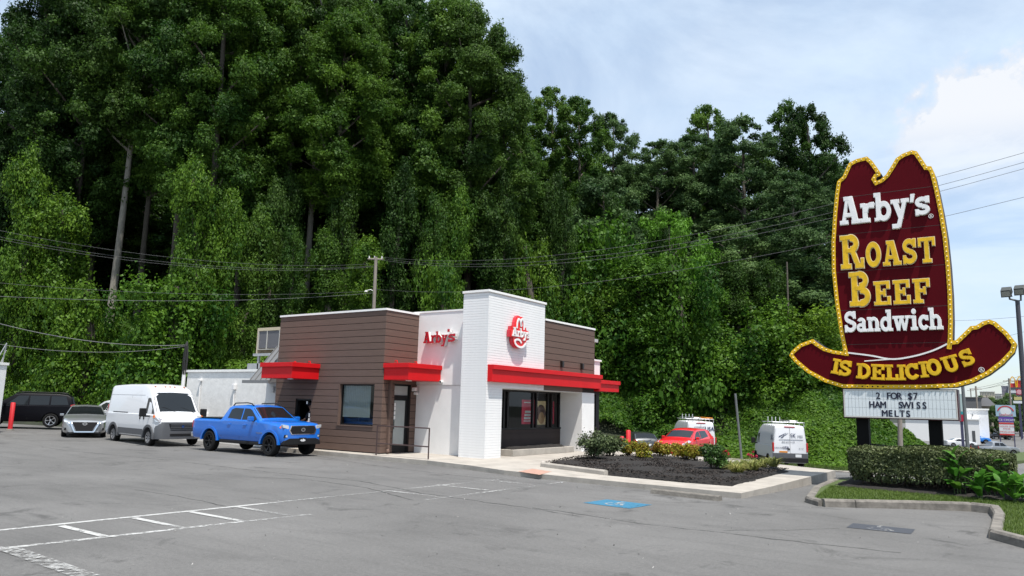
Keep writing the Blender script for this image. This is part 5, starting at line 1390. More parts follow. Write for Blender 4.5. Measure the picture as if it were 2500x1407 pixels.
def silver_sedan():
    c = sedan('sedan', 'silver sedan facing the camera with bright headlights behind the white van', (-37.75, 18.45, .07), -26, paint('silver_paint', (.40, .41, .42), metal=.75, rough=.32))
    # V-shaped grille, lamps and bumper
    c.poly_front('grille', [(-.32, .30), (.32, .30), (.50, .70), (-.50, .70)], 2.36, 2.50, M_PLASTIC, slope=.10)
    b = MB(); stroke_pts = [(-.60, .74), (-.38, .27), (.38, .27), (.60, .74)]
    P_ = [np.array(p) for p in stroke_pts]; Lp, Rp = [], []
    for i, p in enumerate(P_):
        d = P_[min(i + 1, 3)] - P_[max(i - 1, 0)]; d = d / np.linalg.norm(d); n = np.array([-d[1], d[0]]) * .028; Lp.append(tuple(p + n)); Rp.append(tuple(p - n))
    b.band(Lp, Rp, 'x', 2.36, 2.525, 0, False); b.v = [(x - .10 * (z - .3), y, z) for x, y, z in b.v]; c.part('grille_surround', b, M_CHROME)
    b = MB(); an = np.linspace(0, 2 * pi, 15)[:-1]; b.band([(.06 * cos(t), .62 + .05 * sin(t)) for t in an], [(.085 * cos(t), .62 + .07 * sin(t)) for t in an], 'x', 2.46, 2.485); b.box(2.46, 2.486, -.11, .11, .605, .635); c.part('emblem', b, M_CHROME)
    c.poly_front('headlight', [(.50, .60), (.82, .70), (.86, .80), (.58, .72)], 2.0, 2.36, M_HEADLAMP, True, .01, .5)
    lamp = mat('lit_lamp', (.9, .95, 1.0), .3, emis=2.0)
    c.poly_front('daytime_lamp', [(.50, .60), (.62, .63), (.64, .69), (.55, .67)], 2.2, 2.40, lamp, True, .005, .3)
    c.poly_front('lower_bumper', [(-.72, .18), (.72, .18), (.62, .25), (-.62, .25)], 2.2, 2.46, M_PLASTIC); c.poly_front('fog_recess', [(.58, .30), (.80, .34), (.78, .45), (.62, .42)], 2.0, 2.36, M_PLASTIC, True)
    for sy in (1, -1): c.boxp('tail_light', -2.44, -2.36, sy * .62 - .14, sy * .62 + .14, .78, .92, M_TAIL, .01)
silver_sedan()
c = sedan('sedan', 'white car mostly hidden between the silver sedan and the white van', (-41.5, 22.2, .14), -8, M_WHITEPAINT, H=1.62)

def suv():
    body = mat('black_paint', (.004, .004, .006), .35, spec=.12)
    rr = on_z(120.6, 1044.5, .24); d = np.array([rr[0], rr[1]]); u = d / np.linalg.norm(d); fwd = np.array([-u[1], u[0]])
    fwd = fwd if (fwd @ np.array(on_z(14.8, 1040, .24)[:2] - rr[:2])) > 0 else -fwd
    hd = atan2(fwd[1], fwd[0]) - radians(6); fwd = np.array([cos(hd), sin(hd)]); left = np.array([-sin(hd), cos(hd)])
    ctr = rr[:2] + fwd * 1.35 + (u - fwd * (u @ fwd)) * .95
    c = Car('sport_utility_vehicle', 'black sport utility vehicle parked side-on at the left by the hillside', 'car', (ctr[0], ctr[1], .24), degrees(hd),
        top=[(-2.38, .9), (-2.36, 1.1), (-2.2, 1.62), (-2.02, 1.74), (-1.6, 1.79), (0, 1.80), (.35, 1.75), (1.12, 1.2), (1.3, 1.15), (1.95, 1.06), (2.25, .96), (2.35, .8), (2.38, .6)],
        plan=[(-2.38, .90), (-2.2, .95), (1.6, .98), (2.1, .92), (2.3, .82), (2.38, .74)],
        belt=[(-3, 1.13), (1.2, 1.10), (3, .9)], z0=.30, wb=2.70, r=.37, tyre_w=.25, body_m=body, rim_m=M_RIM, tumble=.26, spokes=5, well=.05, track=.85)
    c.screen('windshield', 1.05, .42, .06, .06)
    for pts in ([(-.25, 1.17), (.72, 1.15), (.45, 1.40), (.2, 1.63), (-.25, 1.64)], [(-1.2, 1.18), (-.32, 1.17), (-.32, 1.64), (-1.2, 1.64)], [(-2.1, 1.2), (-1.28, 1.18), (-1.28, 1.64), (-1.95, 1.64)]): c.side('side_window', pts)
    c.poly_front('rear_window', [(-.7, 1.2), (.7, 1.2), (.62, 1.62), (-.62, 1.62)], -2.40, -2.2, M_CARGLASS, False, 0, -.30)
    for sy in (1, -1): c.boxp('tail_light', -2.40, -2.28, sy * .82 - .09, sy * .82 + .09, .92, 1.22, M_TAIL, .02)
    c.side('tail_light', [(-2.36, .92), (-2.2, .94), (-2.2, 1.2), (-2.34, 1.2)], M_TAIL, lift=.012)
    c.boxp('rear_bumper', -2.46, -2.3, -.85, .85, .45, .72, mat('dark_bumper', (.02, .02, .022), .4), .04)
    c.boxp('rear_bumper_step', -2.47, -2.30, .55, .9, .70, .78, M_CHROME, .01, True)
    c.mirror_(.75, 1.14, body, (.12, .2, .15), .04)
    c.line('door_seam', [(-.28, 1.1), (-.28, .42)], .012, M_WELL); c.line('door_seam', [(-1.2, 1.1), (-1.1, .6)], .012, M_WELL)
    for sy in (1, -1):
        b = MB(); b.tube([(-1.9, sy * .66, 1.78), (-1.7, sy * .66, 1.83), (.1, sy * .66, 1.84), (.3, sy * .66, 1.78)], .022, 6); c.part('roof_rail', b, M_PLASTIC)
    c.side('headlight', [(2.0, .92), (2.3, .84), (2.32, .95), (2.1, 1.02)], M_AMBER, lift=.015)
suv()

def hatch(name, label, loc, hd, body):
    c = Car(name, label, 'car', loc, hd,
        top=[(-2.02, .62), (-1.99, .95), (-1.86, 1.12), (-1.52, 1.40), (-1.2, 1.455), (-.5, 1.49), (0, 1.47), (.3, 1.40), (1.02, 1.02), (1.2, .98), (1.65, .88), (1.88, .76), (1.98, .6), (2.0, .45)],
        plan=[(-2.02, .72), (-1.9, .80), (-1.3, .855), (1.2, .86), (1.65, .80), (1.88, .68), (2.0, .54)],
        belt=[(-3, 1.0), (0, .92), (1.1, .88), (3, .7)], z0=.20, wb=2.49, r=.31, tyre_w=.2, body_m=body, rim_m=M_RIM, tumble=.36, spokes=8, well=.05, track=.75)
    c.screen('windshield', .97, .36, .05, .06); c.screen('rear_window', -1.83, -1.52, .09, .09)
    c.side('side_window', [(-.08, .96), (.78, .94), (.45, 1.2), (.22, 1.32), (-.08, 1.36)]); c.side('side_window', [(-1.15, 1.08), (-.14, .97), (-.14, 1.36), (-.95, 1.37)])
    c.mirror_(.66, .95, body, (.12, .18, .13), .04)
    c.line('door_seam', [(-.11, .92), (-.11, .32)], .012, M_WELL); c.line('door_seam', [(.86, .9), (.9, .35)], .010, M_WELL); c.line('door_seam', [(-1.1, 1.0), (-.95, .5)], .010, M_WELL)
    # rear
    c.side('tail_light', [(-1.97, .86), (-1.72, .92), (-1.72, 1.04), (-1.90, 1.08)], M_TAIL, lift=.012)
    c.poly_front('tail_light', [(.60, .84), (.76, .84), (.72, 1.06), (.64, 1.02)], -2.02, -1.88, M_TAIL, True, .01)
    c.boxp('plate', -2.045, -2.0, -.26, .26, .70, .82, M_PLATE, 0); c.poly_front('rear_bumper', [(-.7, .22), (.7, .22), (.74, .48), (-.74, .48)], -2.05, -1.9, M_PLASTIC, False, .03)
    b = MB(); b.tube([(-1.99, .02, .98), (-1.93, -.3, 1.08)], .012, 5); c.part('wiper', b, M_PLASTIC)
    # front
    c.side('headlight', [(1.30, .86), (1.62, .78), (1.86, .66), (1.84, .74), (1.62, .87), (1.42, .93)], M_HEADLAMP, lift=.014)
    c.poly_front('headlight', [(.48, .62), (.68, .70), (.72, .82), (.56, .76)], 1.6, 1.93, M_HEADLAMP, True, .02, .5)
    c.poly_front('grille', [(-.36, .42), (.36, .42), (.46, .62), (-.46, .62)], 1.9, 2.02, M_PLASTIC, slope=.1)
    for z in (.47, .52, .57): c.boxp('grille_bar', 2.0, 2.02, -.40, .40, z - .008, z + .008, M_GREYPLASTIC, 0)
    c.poly_front('lower_bumper', [(-.5, .19), (.5, .19), (.5, .28), (-.5, .28)], 1.85, 2.02, M_PLASTIC)
    b = MB(); b.lathe([(.0, .012), (.05, .01), (.06, 0)], 'x', (1.985, 0, .70), 12); c.part('emblem', b, M_CHROME)
    for y in (-.34, .34):
        b = MB(); b.box(-.2, -.05, y - .2, y + .2, .7, 1.12); b.box(-.18, -.08, y - .1, y + .1, 1.14, 1.3); c.part('seat', b, M_SEATS, bevel=.03)
    return c
g_ = on_ground(1562, 1103)
ray_az = lambda p: degrees(atan2(p[1], p[0]))
g_ = at_d(1556, 1100, 49.0)
hatch('hatchback', 'dark grey hatchback seen from behind on the rear drive', (g_[0], g_[1], float(lot_z(g_[0], g_[1]))), ray_az(g_) + 17, paint('grey_paint', (.055, .06, .065), metal=.5))
g_ = on_ground(1665, 1121)
hatch('hatchback', 'bright red hatchback parked facing the mulch bed', (g_[0] - .5, g_[1] + 1.75, float(lot_z(g_[0] - .5, g_[1] + 1.7))), -91, paint('red_paint', (.62, .006, .012)))

def service_van(name, label, loc, hd, body, front_text):
    c = Car(name, label, 'van', loc, hd,
        top=[(-2.78, 2.36), (-2.74, 2.46), (-2.6, 2.52), (0, 2.55), (.5, 2.52), (.95, 2.36), (1.15, 2.22), (1.95, 1.42), (2.1, 1.34), (2.6, 1.16), (2.74, .95), (2.78, .6)],
        plan=[(-2.78, .98), (-2.7, 1.01), (1.3, 1.03), (2.1, .98), (2.6, .86), (2.78, .7)],
        belt=[(-3, 1.3), (1.2, 1.28), (3, 1.05)], z0=.36, wb=3.30, r=.36, tyre_w=.24, body_m=body, rim_m=M_STEELRIM, tumble=.125, spokes=8, style='steel', well=.07, track=.87)
    c.screen('windshield', 1.9, 1.2, .06, .07); c.side('side_window', [(.80, 1.36), (1.72, 1.36), (1.2, 1.92), (.84, 1.95)])
    c.boxp('rear_bumper', -2.92, -2.7, -.98, .98, .40, .66, M_PLASTIC, .03); c.poly_front('rear_trim', [(-.99, .60), (.99, .60), (1.0, .92), (-1.0, .92)], -2.80, -2.7, M_GREYPLASTIC, False, .01)
    for sy in (1, -1):
        o = c.boxp('tail_light', -2.81, -2.68, sy * .955 - .05, sy * .955 + .05, 1.0, 1.52, M_TAIL, .02)
    c.side('tail_light', [(-2.76, 1.0), (-2.66, 1.0), (-2.66, 1.52), (-2.76, 1.52)], M_TAIL, lift=.015)
    c.boxp('brake_light', -2.80, -2.70, -.3, .3, 2.40, 2.46, M_TAIL, .01)
    for y in (-.012,): c.boxp('door_seam', -2.792, -2.77, y, y + .024, .92, 2.36, mat('seam_grey', (.35, .35, .36), .6), 0)
    c.boxp('plate', -2.815, -2.79, -.62, -.28, .70, .86, M_PLATE, 0); c.boxp('door_handle', -2.82, -2.78, .02, .16, 1.12, 1.2, M_PLASTIC, .01)
    c.line('panel_seam', [(-2.5, 1.12), (1.0, 1.12)], .012, mat('seam_grey', (.35, .35, .36), .6)); c.line('door_seam', [(.72, 2.0), (.72, .5)], .012, M_GREYPLASTIC)
    c.side('side_trim', [(-1.2, .44), (1.2, .44), (1.2, .60), (-1.2, .60)], M_PLASTIC, lift=.02)
    c.mirror_(1.35, 1.30, M_PLASTIC, (.16, .24, .34), .12); c.flare(M_PLASTIC, .42, .47, -4, 184, .012)
    lt = mat('logo_navy', (.03, .04, .10), .5); lb = mat('logo_grey', (.16, .18, .22), .5)
    if front_text == 'SK':
        for (y0, z0, y1, z1) in ((.62, 1.86, .20, 2.10), (.50, 1.80, .08, 2.10), (.40, 1.82, .32, 2.02)):
            b = MB(); d = np.array([y1 - y0, z1 - z0]); n = np.array([-d[1], d[0]]) / np.linalg.norm(d) * .022
            b.prism([(y0, z0), (y0 + n[0], z0 + n[1]), (y1, z1), (y0 - n[0], z0 - n[1])][1:] + [(y0, z0)], 'x', -2.802, -2.79); c.part('swoosh_mark', b, lt)
        lettering(c.root, "SK", .32, lt, (-2.803, -.02, 1.84), (0, 0, -pi / 2), .9, align='LEFT')
        lettering(c.root, "MES", .18, lb, (-2.803, -.43, 1.84), (0, 0, -pi / 2), .95, align='LEFT')
        lettering(c.root, "865-522-1129", .13, lb, (-2.803, .1, 1.52), (0, 0, -pi / 2), 1.0)
        c.boxp('underline', -2.803, -2.79, -.75, .62, 1.70, 1.712, lb, 0); c.boxp('warning_sticker', -2.806, -2.79, .16, .62, .95, 1.04, mat('orange_sticker', (.60, .22, .02), .5), 0)
        lettering(c.root, "COMFORT SYSTEMS", .085, lt, (-2.803, .90, 1.20), (0, 0, -pi / 2), .7, align='LEFT'); lettering(c.root, "USA", .2, lt, (-2.803, .42, 1.18), (0, 0, -pi / 2), .95, align='LEFT', bold=.004); lettering(c.root, "SK 122", .09, lb, (-2.803, -.62, 1.18), (0, 0, -pi / 2), 1)
        lettering(c.root, "SK", .42, lt, (-2.1, 1.045 - .09, 1.66), (-.12, 0, pi), .95, align='LEFT'); lettering(c.root, "MES", .22, lb, (-2.62, 1.045 - .085, 1.66), (-.12, 0, pi), .9, align='LEFT')
    else:
        lettering(c.root, "COMFORT", .17, lb, (-2.803, .44, 2.10), (0, 0, -pi / 2), .9, align='LEFT'); lettering(c.root, "SYSTEMS", .12, lb, (-2.803, .44, 1.96), (0, 0, -pi / 2), 1.2, align='LEFT'); lettering(c.root, "USA", .34, lt, (-2.803, -.26, 1.96), (0, 0, -pi / 2), .95, align='LEFT', bold=.006)
    # roof rack
    rk_ = MB()
    for x in (-2.4, -1.4, -.4): rk_.tube([(x, -.92, 2.45), (x, -.92, 2.68), (x, .92, 2.68), (x, .92, 2.45)], .025, 6)
    for y in (-.9, .9): rk_.tube([(-2.6, y, 2.69), (.2, y, 2.69)], .022, 6)
    for y in (.9, .45): 
        for x in (-2.4, -1.4): rk_.tube([(x, y, 2.68), (x, y, 3.0)], .022, 6)
    c.part('roof_rack', rk_, M_WHITEPAINT)
    return c
M_WVAN = paint('van_white_paint', (.60, .61, .63), rough=.45, coat=.2)
g_ = at_d(1921, 1137, 48.3); h_ = ray_az(g_) + 14; fw = np.array([cos(radians(h_)), sin(radians(h_))]); ctr = g_[:2] + fw * 1.9
SKV = service_van('service_van', 'white service van with dark swoosh lettering and a roof rack driving away', (ctr[0], ctr[1], float(lot_z(*ctr))), h_, M_WVAN, 'SK')
g_ = at_d(1688, 1105, 54.0); h_ = ray_az(g_) + 13; ctr = np.array(g_[:2])
CSV = service_van('service_van', 'white service van with ladders on its roof behind the red hatchback', (ctr[0], ctr[1], float(lot_z(*ctr))), h_, M_WVAN, 'CS')
# ladders carried on the roof racks (they lie on the vans)
def ladder(label, parent_loc, rz, L_, m, w=.42):
    t = empty('ladder', parent_loc, rz, label, 'ladder', 'ladders on the van roofs')
    for s_ in (-1, 1):
        b = MB(); b.box(-L_ / 2, L_ / 2, s_ * w / 2 - .03, s_ * w / 2 + .03, 0, .09); b.build('rail', m, t)
    n = int(L_ / .3); rg = MB().tube([(0, -w / 2 + .03, .045), (0, w / 2 - .03, .045)], .018, 6).mesh('rung', m)
    for i in range(n): link('rung', rg, t, (-L_ / 2 + .2 + i * .3, 0, 0))
M_ORANGE = mat('orange_fibreglass', (.70, .25, .01), .5); M_ALU = mat('aluminium', (.6, .6, .6), .35, metal=.7)
def on_van(v, x, y, z):
    a = v.root.rotation_euler.z; l = v.root.location
    return (l.x + cos(a) * x - sin(a) * y, l.y + sin(a) * x + cos(a) * y, l.z + z)
ladder('orange ladder on the roof rack of the van behind the red hatchback', on_van(CSV, -1.1, -.55, 2.72), CSV.root.rotation_euler.z, 3.2, M_ORANGE)
ladder('pale metal ladder on the roof rack of the van behind the red hatchback', on_van(CSV, -1.1, .35, 2.72), CSV.root.rotation_euler.z + .06, 3.4, M_ALU)
ladder('pale metal ladder on the roof rack of the van driving away', on_van(SKV, -1.1, -.4, 2.72), SKV.root.rotation_euler.z - .08, 3.0, M_ALU)
# ------------------------------------------------------------------ vegetation
BARK = mat('bark', (.10, .085, .068), .95, noise=.45, nscale=5, streak=(6, 6, 1), bump=.8, bscale=12)
BARK_PALE = mat('pale_bark', (.30, .275, .235), .95, noise=.4, nscale=4, streak=(6, 6, 1), bump=.7, bscale=12)
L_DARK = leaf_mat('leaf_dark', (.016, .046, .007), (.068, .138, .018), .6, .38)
L_MID = leaf_mat('leaf_mid', (.022, .066, .008), (.092, .178, .019), .6, .38)
L_GREY = leaf_mat('leaf_greyish', (.034, .080, .024), (.110, .185, .054), .6, .36)
L_KUDZU = leaf_mat('leaf_kudzu', (.026, .082, .007), (.125, .235, .020), .55, .40, .18)
L_YELLOW = leaf_mat('leaf_yellowish', (.036, .090, .009), (.112, .205, .020), .6, .40)
L_LIME = leaf_mat('leaf_lime', (.07, .17, .012), (.15, .32, .03), .55, .42)

def leaf_quads(P, Nn, size, rng, droop=.25, fold=.18, aspect=.75):
    """diamond leaves at points P facing along Nn"""
    n = len(P)
    Nn = Nn / (np.linalg.norm(Nn, axis=1, keepdims=True) + 1e-9)
    rnd = rng.normal(size=(n, 3)); rnd[:, 2] -= droop * 2
    T = rnd - (rnd * Nn).sum(1, keepdims=True) * Nn; T /= (np.linalg.norm(T, axis=1, keepdims=True) + 1e-9)
    Bv = np.cross(Nn, T)
    s = (size * np.exp(rng.normal(-.05, .32, n)))[:, None]
    a = P - T * s * .5; c = P + T * s * .5 - Nn * s * .12
    l = P + Bv * s * .5 * aspect + Nn * s * fold * .5; r = P - Bv * s * .5 * aspect + Nn * s * fold * .5
    V = np.stack([a, r, c, l], 1).reshape(-1, 3)
    F = np.arange(4 * n).reshape(-1, 4)
    return V, F
def unit(rng, n):
    v = rng.normal(size=(n, 3)); return v / np.linalg.norm(v, axis=1, keepdims=True)

def crown_mesh(name, m, seed, clumps, leaf, per, jitter=.55, up=.35, flat=.8, shell=.55):
    """clumps: (x, y, z, r); leaves sit in the outer part of each clump"""
    rng = np.random.default_rng(seed); Ps, Ns, Ts = [], [], []
    for (x, y, z, r) in clumps:
        n = int(per * r * r)
        d = unit(rng, n)
        d = d[(d[:, 2] > -.55) | (rng.random(n) < .35)]
        n = len(d)
        # lumpy radius: sub-clumps
        ph = rng.uniform(0, 6.28, 6); fr = rng.uniform(1.5, 4.0, 6)
        lump = 1 + .38 * np.sin(d[:, 0] * fr[0] * 3 + ph[0]) * np.sin(d[:, 1] * fr[1] * 3 + ph[1]) + .26 * np.sin(d[:, 2] * fr[2] * 4 + ph[2]) + .14 * np.sin((d[:, 0] + d[:, 1]) * fr[3] * 6 + ph[3])
        rad = r * lump * (shell + (1 - shell) * rng.random(n) ** .5)
        p = np.array([x, y, z]) + d * rad[:, None] * np.array([1, 1, flat]) * rng.uniform(.8, 1.25, 3)
        Ps.append(p); Ns.append(d + np.array([0, 0, up]) + rng.normal(size=(n, 3)) * jitter)
        Ts.append(np.clip(.45 + .22 * rng.normal(size=n) + .2 * rng.normal(), 0, 1))
    P_ = np.concatenate(Ps); V, F = leaf_quads(P_, np.concatenate(Ns), leaf, rng)
    return fast_mesh(name, V, F, m, np.concatenate(Ts))

def tree_parts(seed, H, crown_lo, rx, leaf, per, lm, bark, nlimb=9, rtrunk=.32, puff=(1.0, 1.9), taper_top=.75, gap=.0, nclump=46):
    """a tree of height H standing at the origin: trunk with limbs, crown of leaf clumps"""
    rng = np.random.default_rng(seed); rnd = random.Random(seed)
    b = MB(); pts = []; x = y = 0
    lean = rng.normal(0, .012, 2) * (0 if bark is BARK_PALE else 1)
    for i in range(9):
        t = i / 8; pts.append((lean[0] * t * H + (.06 if bark is BARK_PALE else .18) * sin(3 * t + seed), lean[1] * t * H + .18 * cos(2.3 * t + seed) - .18, t * H * .93))
    b.tube(pts, [rtrunk * (1.25 if i == 0 else 1 - .09 * i) for i in range(9)], 9)
    cl = []
    zc0, zc1 = H * crown_lo, H
    for k in range(nclump):
        t = (k + .5) / nclump; z = zc0 + (zc1 - zc0) * t ** .95
        u = (z - zc0) / (zc1 - zc0)
        prof = math.sqrt(max(.02, 1 - (2 * u - .85) ** 2 / (1.3225 if u > .42 else .80))) if True else 1
        prof = max(.18, prof)
        a = k * 2.399 + rng.normal(0, .4); rr = rx * prof * (.35 + .65 * rng.random() ** .6)
        r = rng.uniform(*puff) * (1.0 - .3 * u)
        tx = float(np.interp(z, [p[2] for p in pts], [p[0] for p in pts])); ty = float(np.interp(z, [p[2] for p in pts], [p[1] for p in pts]))
        c = (tx + cos(a) * rr, ty + sin(a) * rr, z); cl.append((*c, r))
        if k % max(1, nclump // (nlimb * 2)) == 0 and u < .92:
            z0 = max(zc0 * .75, z - rr * .55 - .5)
            s = (float(np.interp(z0, [p[2] for p in pts], [p[0] for p in pts])), float(np.interp(z0, [p[2] for p in pts], [p[1] for p in pts])), z0)
            mid_ = ((s[0] + c[0]) / 2 + rng.normal(0, .25), (s[1] + c[1]) / 2 + rng.normal(0, .25), (s[2] * .55 + c[2] * .45))
            b.tube([s, mid_, c], [rtrunk * .34, rtrunk * .2, rtrunk * .08], 5)
    tm = b.mesh('trunk', bark, 60)
    cm = crown_mesh('crown', lm, seed + 11, cl, leaf, per, flat=.85, shell=.42)
    return tm, cm

def vine_column(seed, H, r0, r1, leaf, dens, lm, lumps=7):
    """a tall trunk or snag wrapped in uneven hanging clumps of vine"""
    rng = np.random.default_rng(seed); cl = []
    wob = lambda z: (.5 * sin(z * .45 + seed) + .25 * sin(z * 1.3), .5 * cos(z * .4 + seed * 2))
    z = .2; a = 0.0
    while z < H - .3:
        t = z / H; r = r0 + (r1 - r0) * t ** .7; r *= min(1, math.sqrt(max(.05, (H - z) / (1.6 * r1))))
        r *= 1 + (.42 * sin(z * 1.1 + seed) + .2 * sin(z * 2.6 + 2 * seed)) * (z > 1.5)
        for k in range(max(2, int(2.6 * r))):
            a += 2.4 + rng.normal(0, .5); rc = rng.uniform(.38, .72) * (.75 + .3 * r)
            wx, wy = wob(z); rr = r * rng.uniform(.3, 1.15)
            cl.append((wx + rr * cos(a), wy + rr * sin(a), z + rng.normal(0, .2), rc))
        z += .42
    for k in range(lumps):        # tufts that stand out from the column
        z = rng.uniform(.15, .98) * H; a = rng.uniform(0, 6.28); r = (r0 + (r1 - r0) * z / H) * rng.uniform(1.0, 1.5); wx, wy = wob(z)
        cl.append((wx + r * cos(a), wy + r * sin(a), z, rng.uniform(.4, .8)))
    b = MB(); zz = np.linspace(-1.0, H * .96, 8)
    b.tube([(*wob(q), q) for q in zz], [min(.45, r0 * .4) * (1 - .08 * i) for i in range(8)], 8)
    return b.mesh('trunk', BARK, 60), crown_mesh('crown', lm, seed, cl, leaf, dens, jitter=.45, up=.25, flat=1.35, shell=.55)

# mesh kinds shared by the trees
KIND = {}
KIND['tall_a'] = tree_parts(1, 26, .26, 4.6, .145, 2000, L_DARK, BARK, rtrunk=.36, puff=(.4, 1.35), nclump=150)
KIND['tall_b'] = tree_parts(2, 26, .40, 4.2, .145, 2000, L_MID, BARK, rtrunk=.34, puff=(.4, 1.35), nclump=125)
KIND['tall_c'] = (tree_parts(3, 26, .20, 4.8, .2, 6, L_DARK, BARK, rtrunk=.38, puff=(.3, .4), nclump=40)[0], KIND['tall_a'][1])
KIND['bare_trunk'] = tree_parts(4, 26, .52, 4.2, .145, 2000, L_DARK, BARK_PALE, rtrunk=.32, puff=(.4, 1.35), nclump=95)
KIND['open_a'] = tree_parts(5, 20, .22, 3.9, .15, 2100, L_MID, BARK, rtrunk=.26, puff=(.4, .95), nclump=130)
KIND['open_b'] = tree_parts(6, 20, .18, 4.3, .15, 2100, L_GREY, BARK, rtrunk=.28, puff=(.4, 1.0), nclump=125)
KIND['round'] = tree_parts(7, 12, .16, 4.4, .17, 1500, L_GREY, BARK, rtrunk=.22, puff=(.5, 1.05), nclump=80)
KIND['lime'] = tree_parts(8, 9, .40, 3.6, .16, 1100, L_LIME, BARK, rtrunk=.16, puff=(.4, .85), nclump=50)
KIND['vine_a'] = vine_column(21, 12, 1.7, .9, .15, 1150, L_KUDZU, 26)
KIND['vine_b'] = vine_column(22, 12, 1.15, .85, .15, 1150, L_KUDZU, 24)
KIND['vine_c'] = vine_column(23, 12, 1.3, .7, .15, 1150, L_MID, 22)
KIND['vine_d'] = vine_column(24, 6, 1.9, 1.3, .15, 1050, L_KUDZU, 16)
KH = {'tall_a': 26, 'tall_b': 26, 'tall_c': 26, 'bare_trunk': 26, 'open_a': 20, 'open_b': 20, 'round': 12, 'lime': 9, 'vine_a': 12, 'vine_b': 12, 'vine_c': 12, 'vine_d': 6}

def plant(kind, px, d, top_py, label, name, cat, group=None, wide=1.0, rz=None, deep=None, rough_h=None, sink=.3, tint=None):
    """a tree at horizontal distance d along the view of photo column px, reaching up to photo row top_py"""
    d = foot_d(px) + d
    p = at_d(px, 900, d); x, y = float(p[0]), float(p[1]); z = float(ground_z(x, y)) - sink
    zt = float(at_d(px, top_py, d)[2]) if rough_h is None else z + rough_h
    s = (zt - z) / KH[kind]
    rng = random.Random(int(px * 7 + d * 13))
    t = empty(name, (x, y, z), rng.uniform(0, 6.28) if rz is None else rz, label, cat, group)
    tm, cm = KIND[kind]
    for nm, me in (('trunk', tm), ('crown', cm)):
        o = link(nm, me, t); o.scale = (wide, wide, s)
        if nm == 'crown':
            o['kind'] = 'stuff'
            if tint: o.material_slots[0].link = 'OBJECT'; o.material_slots[0].material = tint
    return t
G1 = 'tall trees on the hillside'; G2 = 'vine covered trunks on the hillside'; G3 = 'trees along the far end of the hill'; G4 = 'trees high on the hill behind'
TREES = [
 # kind, column, distance, top row, label, width
 ('bare_trunk', 262, 12, -120, 'tall tree with a bare pale grey trunk standing alone at the left of the hillside', 1.01),
 ('tall_c', 40, 12, -140, 'dark leafy tree at the left edge of the hillside', 1.06),
 ('tall_a', 130, 12, -180, 'dark tall tree between the left edge and the bare pale trunk', 1.06),
 ('tall_b', 395, 12, -150, 'tall tree just right of the bare pale trunk', 1.01),
 ('tall_c', 505, 10, -120, 'tall tree with a dark upper trunk above the two bright vine columns', 1.01),
 ('tall_a', 610, 16, -130, 'tall tree above the vine columns left of the plank box', 1.01),
 ('bare_trunk', 672, 12, -60, 'tree with a bare pale trunk rising left of the plank box roof', 0.88),
 ('bare_trunk', 735, 12, -90, 'tree with a slanting bare trunk behind the plank box', 0.88),
 ('tall_b', 800, 10, 40, 'yellowish green tree above the plank box', 0.97),
 ('tall_c', 880, 18, -40, 'tall tree behind and left of the utility pole', 0.97),
 ('open_a', 960, 14, 0, 'open crowned tall tree with sky showing through, above the utility pole', 1.25),
 ('tall_a', 1060, 12, 8, 'tall dense tree above the white wall', 1.01),
 ('tall_c', 1150, 10, 45, 'broad dark tree above the white tower whose crown ends against the sky', 0.97),
 ('tall_b', 1090, 22, -10, 'tall tree half behind the broad dark tree over the tower', 0.97),
 ('open_a', 1252, 24, 250, 'pale green tree just right of the broad dark tree', 1.0),
 ('open_a', 1345, 26, 218, 'slender tree with a narrow top standing up against the sky', .9),
 ('open_a', 1415, 22, 245, 'open tree with sky gaps, right of the slender topped tree', 1.05),
 ('open_b', 1500, 28, 280, 'open tree at the dip of the tree line', .95),
 ('round', 1475, 18, 440, 'bushy tree in the dip of the tree line', 1.1),
 ('open_b', 1600, 24, 345, 'low round topped tree right of the dip in the tree line', 1.15),
 ('open_b', 1700, 26, 330, 'grey green tree in the middle of the right hand tree line', 1.2),
 ('open_a', 1745, 32, 265, 'dark tree with a peaked top in the right hand tree line', 1.1),
 ('open_b', 1835, 24, 300, 'broad grey green tree left of the tallest right hand tree', 1.25),
 ('open_a', 1925, 30, 262, 'dark tall tree near the right end of the tree line', 1.1),
 ('open_a', 2005, 28, 258, 'tallest dark tree at the right end of the tree line beside the hat sign', 1.15),
 ('open_b', 1950, 16, 420, 'pale feathery tree in front of the right end of the tree line', 1.1),
 ('open_b', 2075, 32, 420, 'tree directly behind the crown of the hat sign', 1.05),
 ('round', 1790, 14, 560, 'small grey green tree above the service vans', 1.1),
 ('lime', 1632, 10, 530, 'bright lime green feathery tree on the slope right of the tower', 1.05),
 ('round', 1560, 15, 610, 'small tree behind the lime green tree', .9),
 ('tall_b', 330, 14, -60, 'slim tall tree close right of the bare pale trunk', .8),
 ('tall_a', 190, 17, -90, 'slim dark tree close left of the bare pale trunk', .8),
 ('tall_a', 455, 16, -80, 'slim tree behind the tall bright green vine column', .8),
 ('tall_b', 560, 12, 60, 'slim leafy tree right of the second bright vine column', .8),
 ('tall_a', 700, 16, -40, 'slim dark tree between the two bare trunks', .75),
 ('tall_b', 845, 12, 20, 'slim tree left of the utility pole', .8),
 ('tall_a', 1010, 14, 60, 'slim dark tree right of the open crowned tall tree', .8),
 ('tall_b', 1205, 11, 190, 'slim tree at the right edge of the broad dark tree', .7),
]
for kind, px, d, top, lab, wd in TREES:
    plant(kind, px, d, top, lab, 'tree', 'tree', G1 if px < 1200 else G3, wd, tint={800: L_YELLOW, 672: L_MID, 560: L_YELLOW, 1060: L_MID, 1252: L_MID, 845: L_YELLOW, 505: L_MID, 1950: L_GREY, 2005: L_DARK}.get(px))
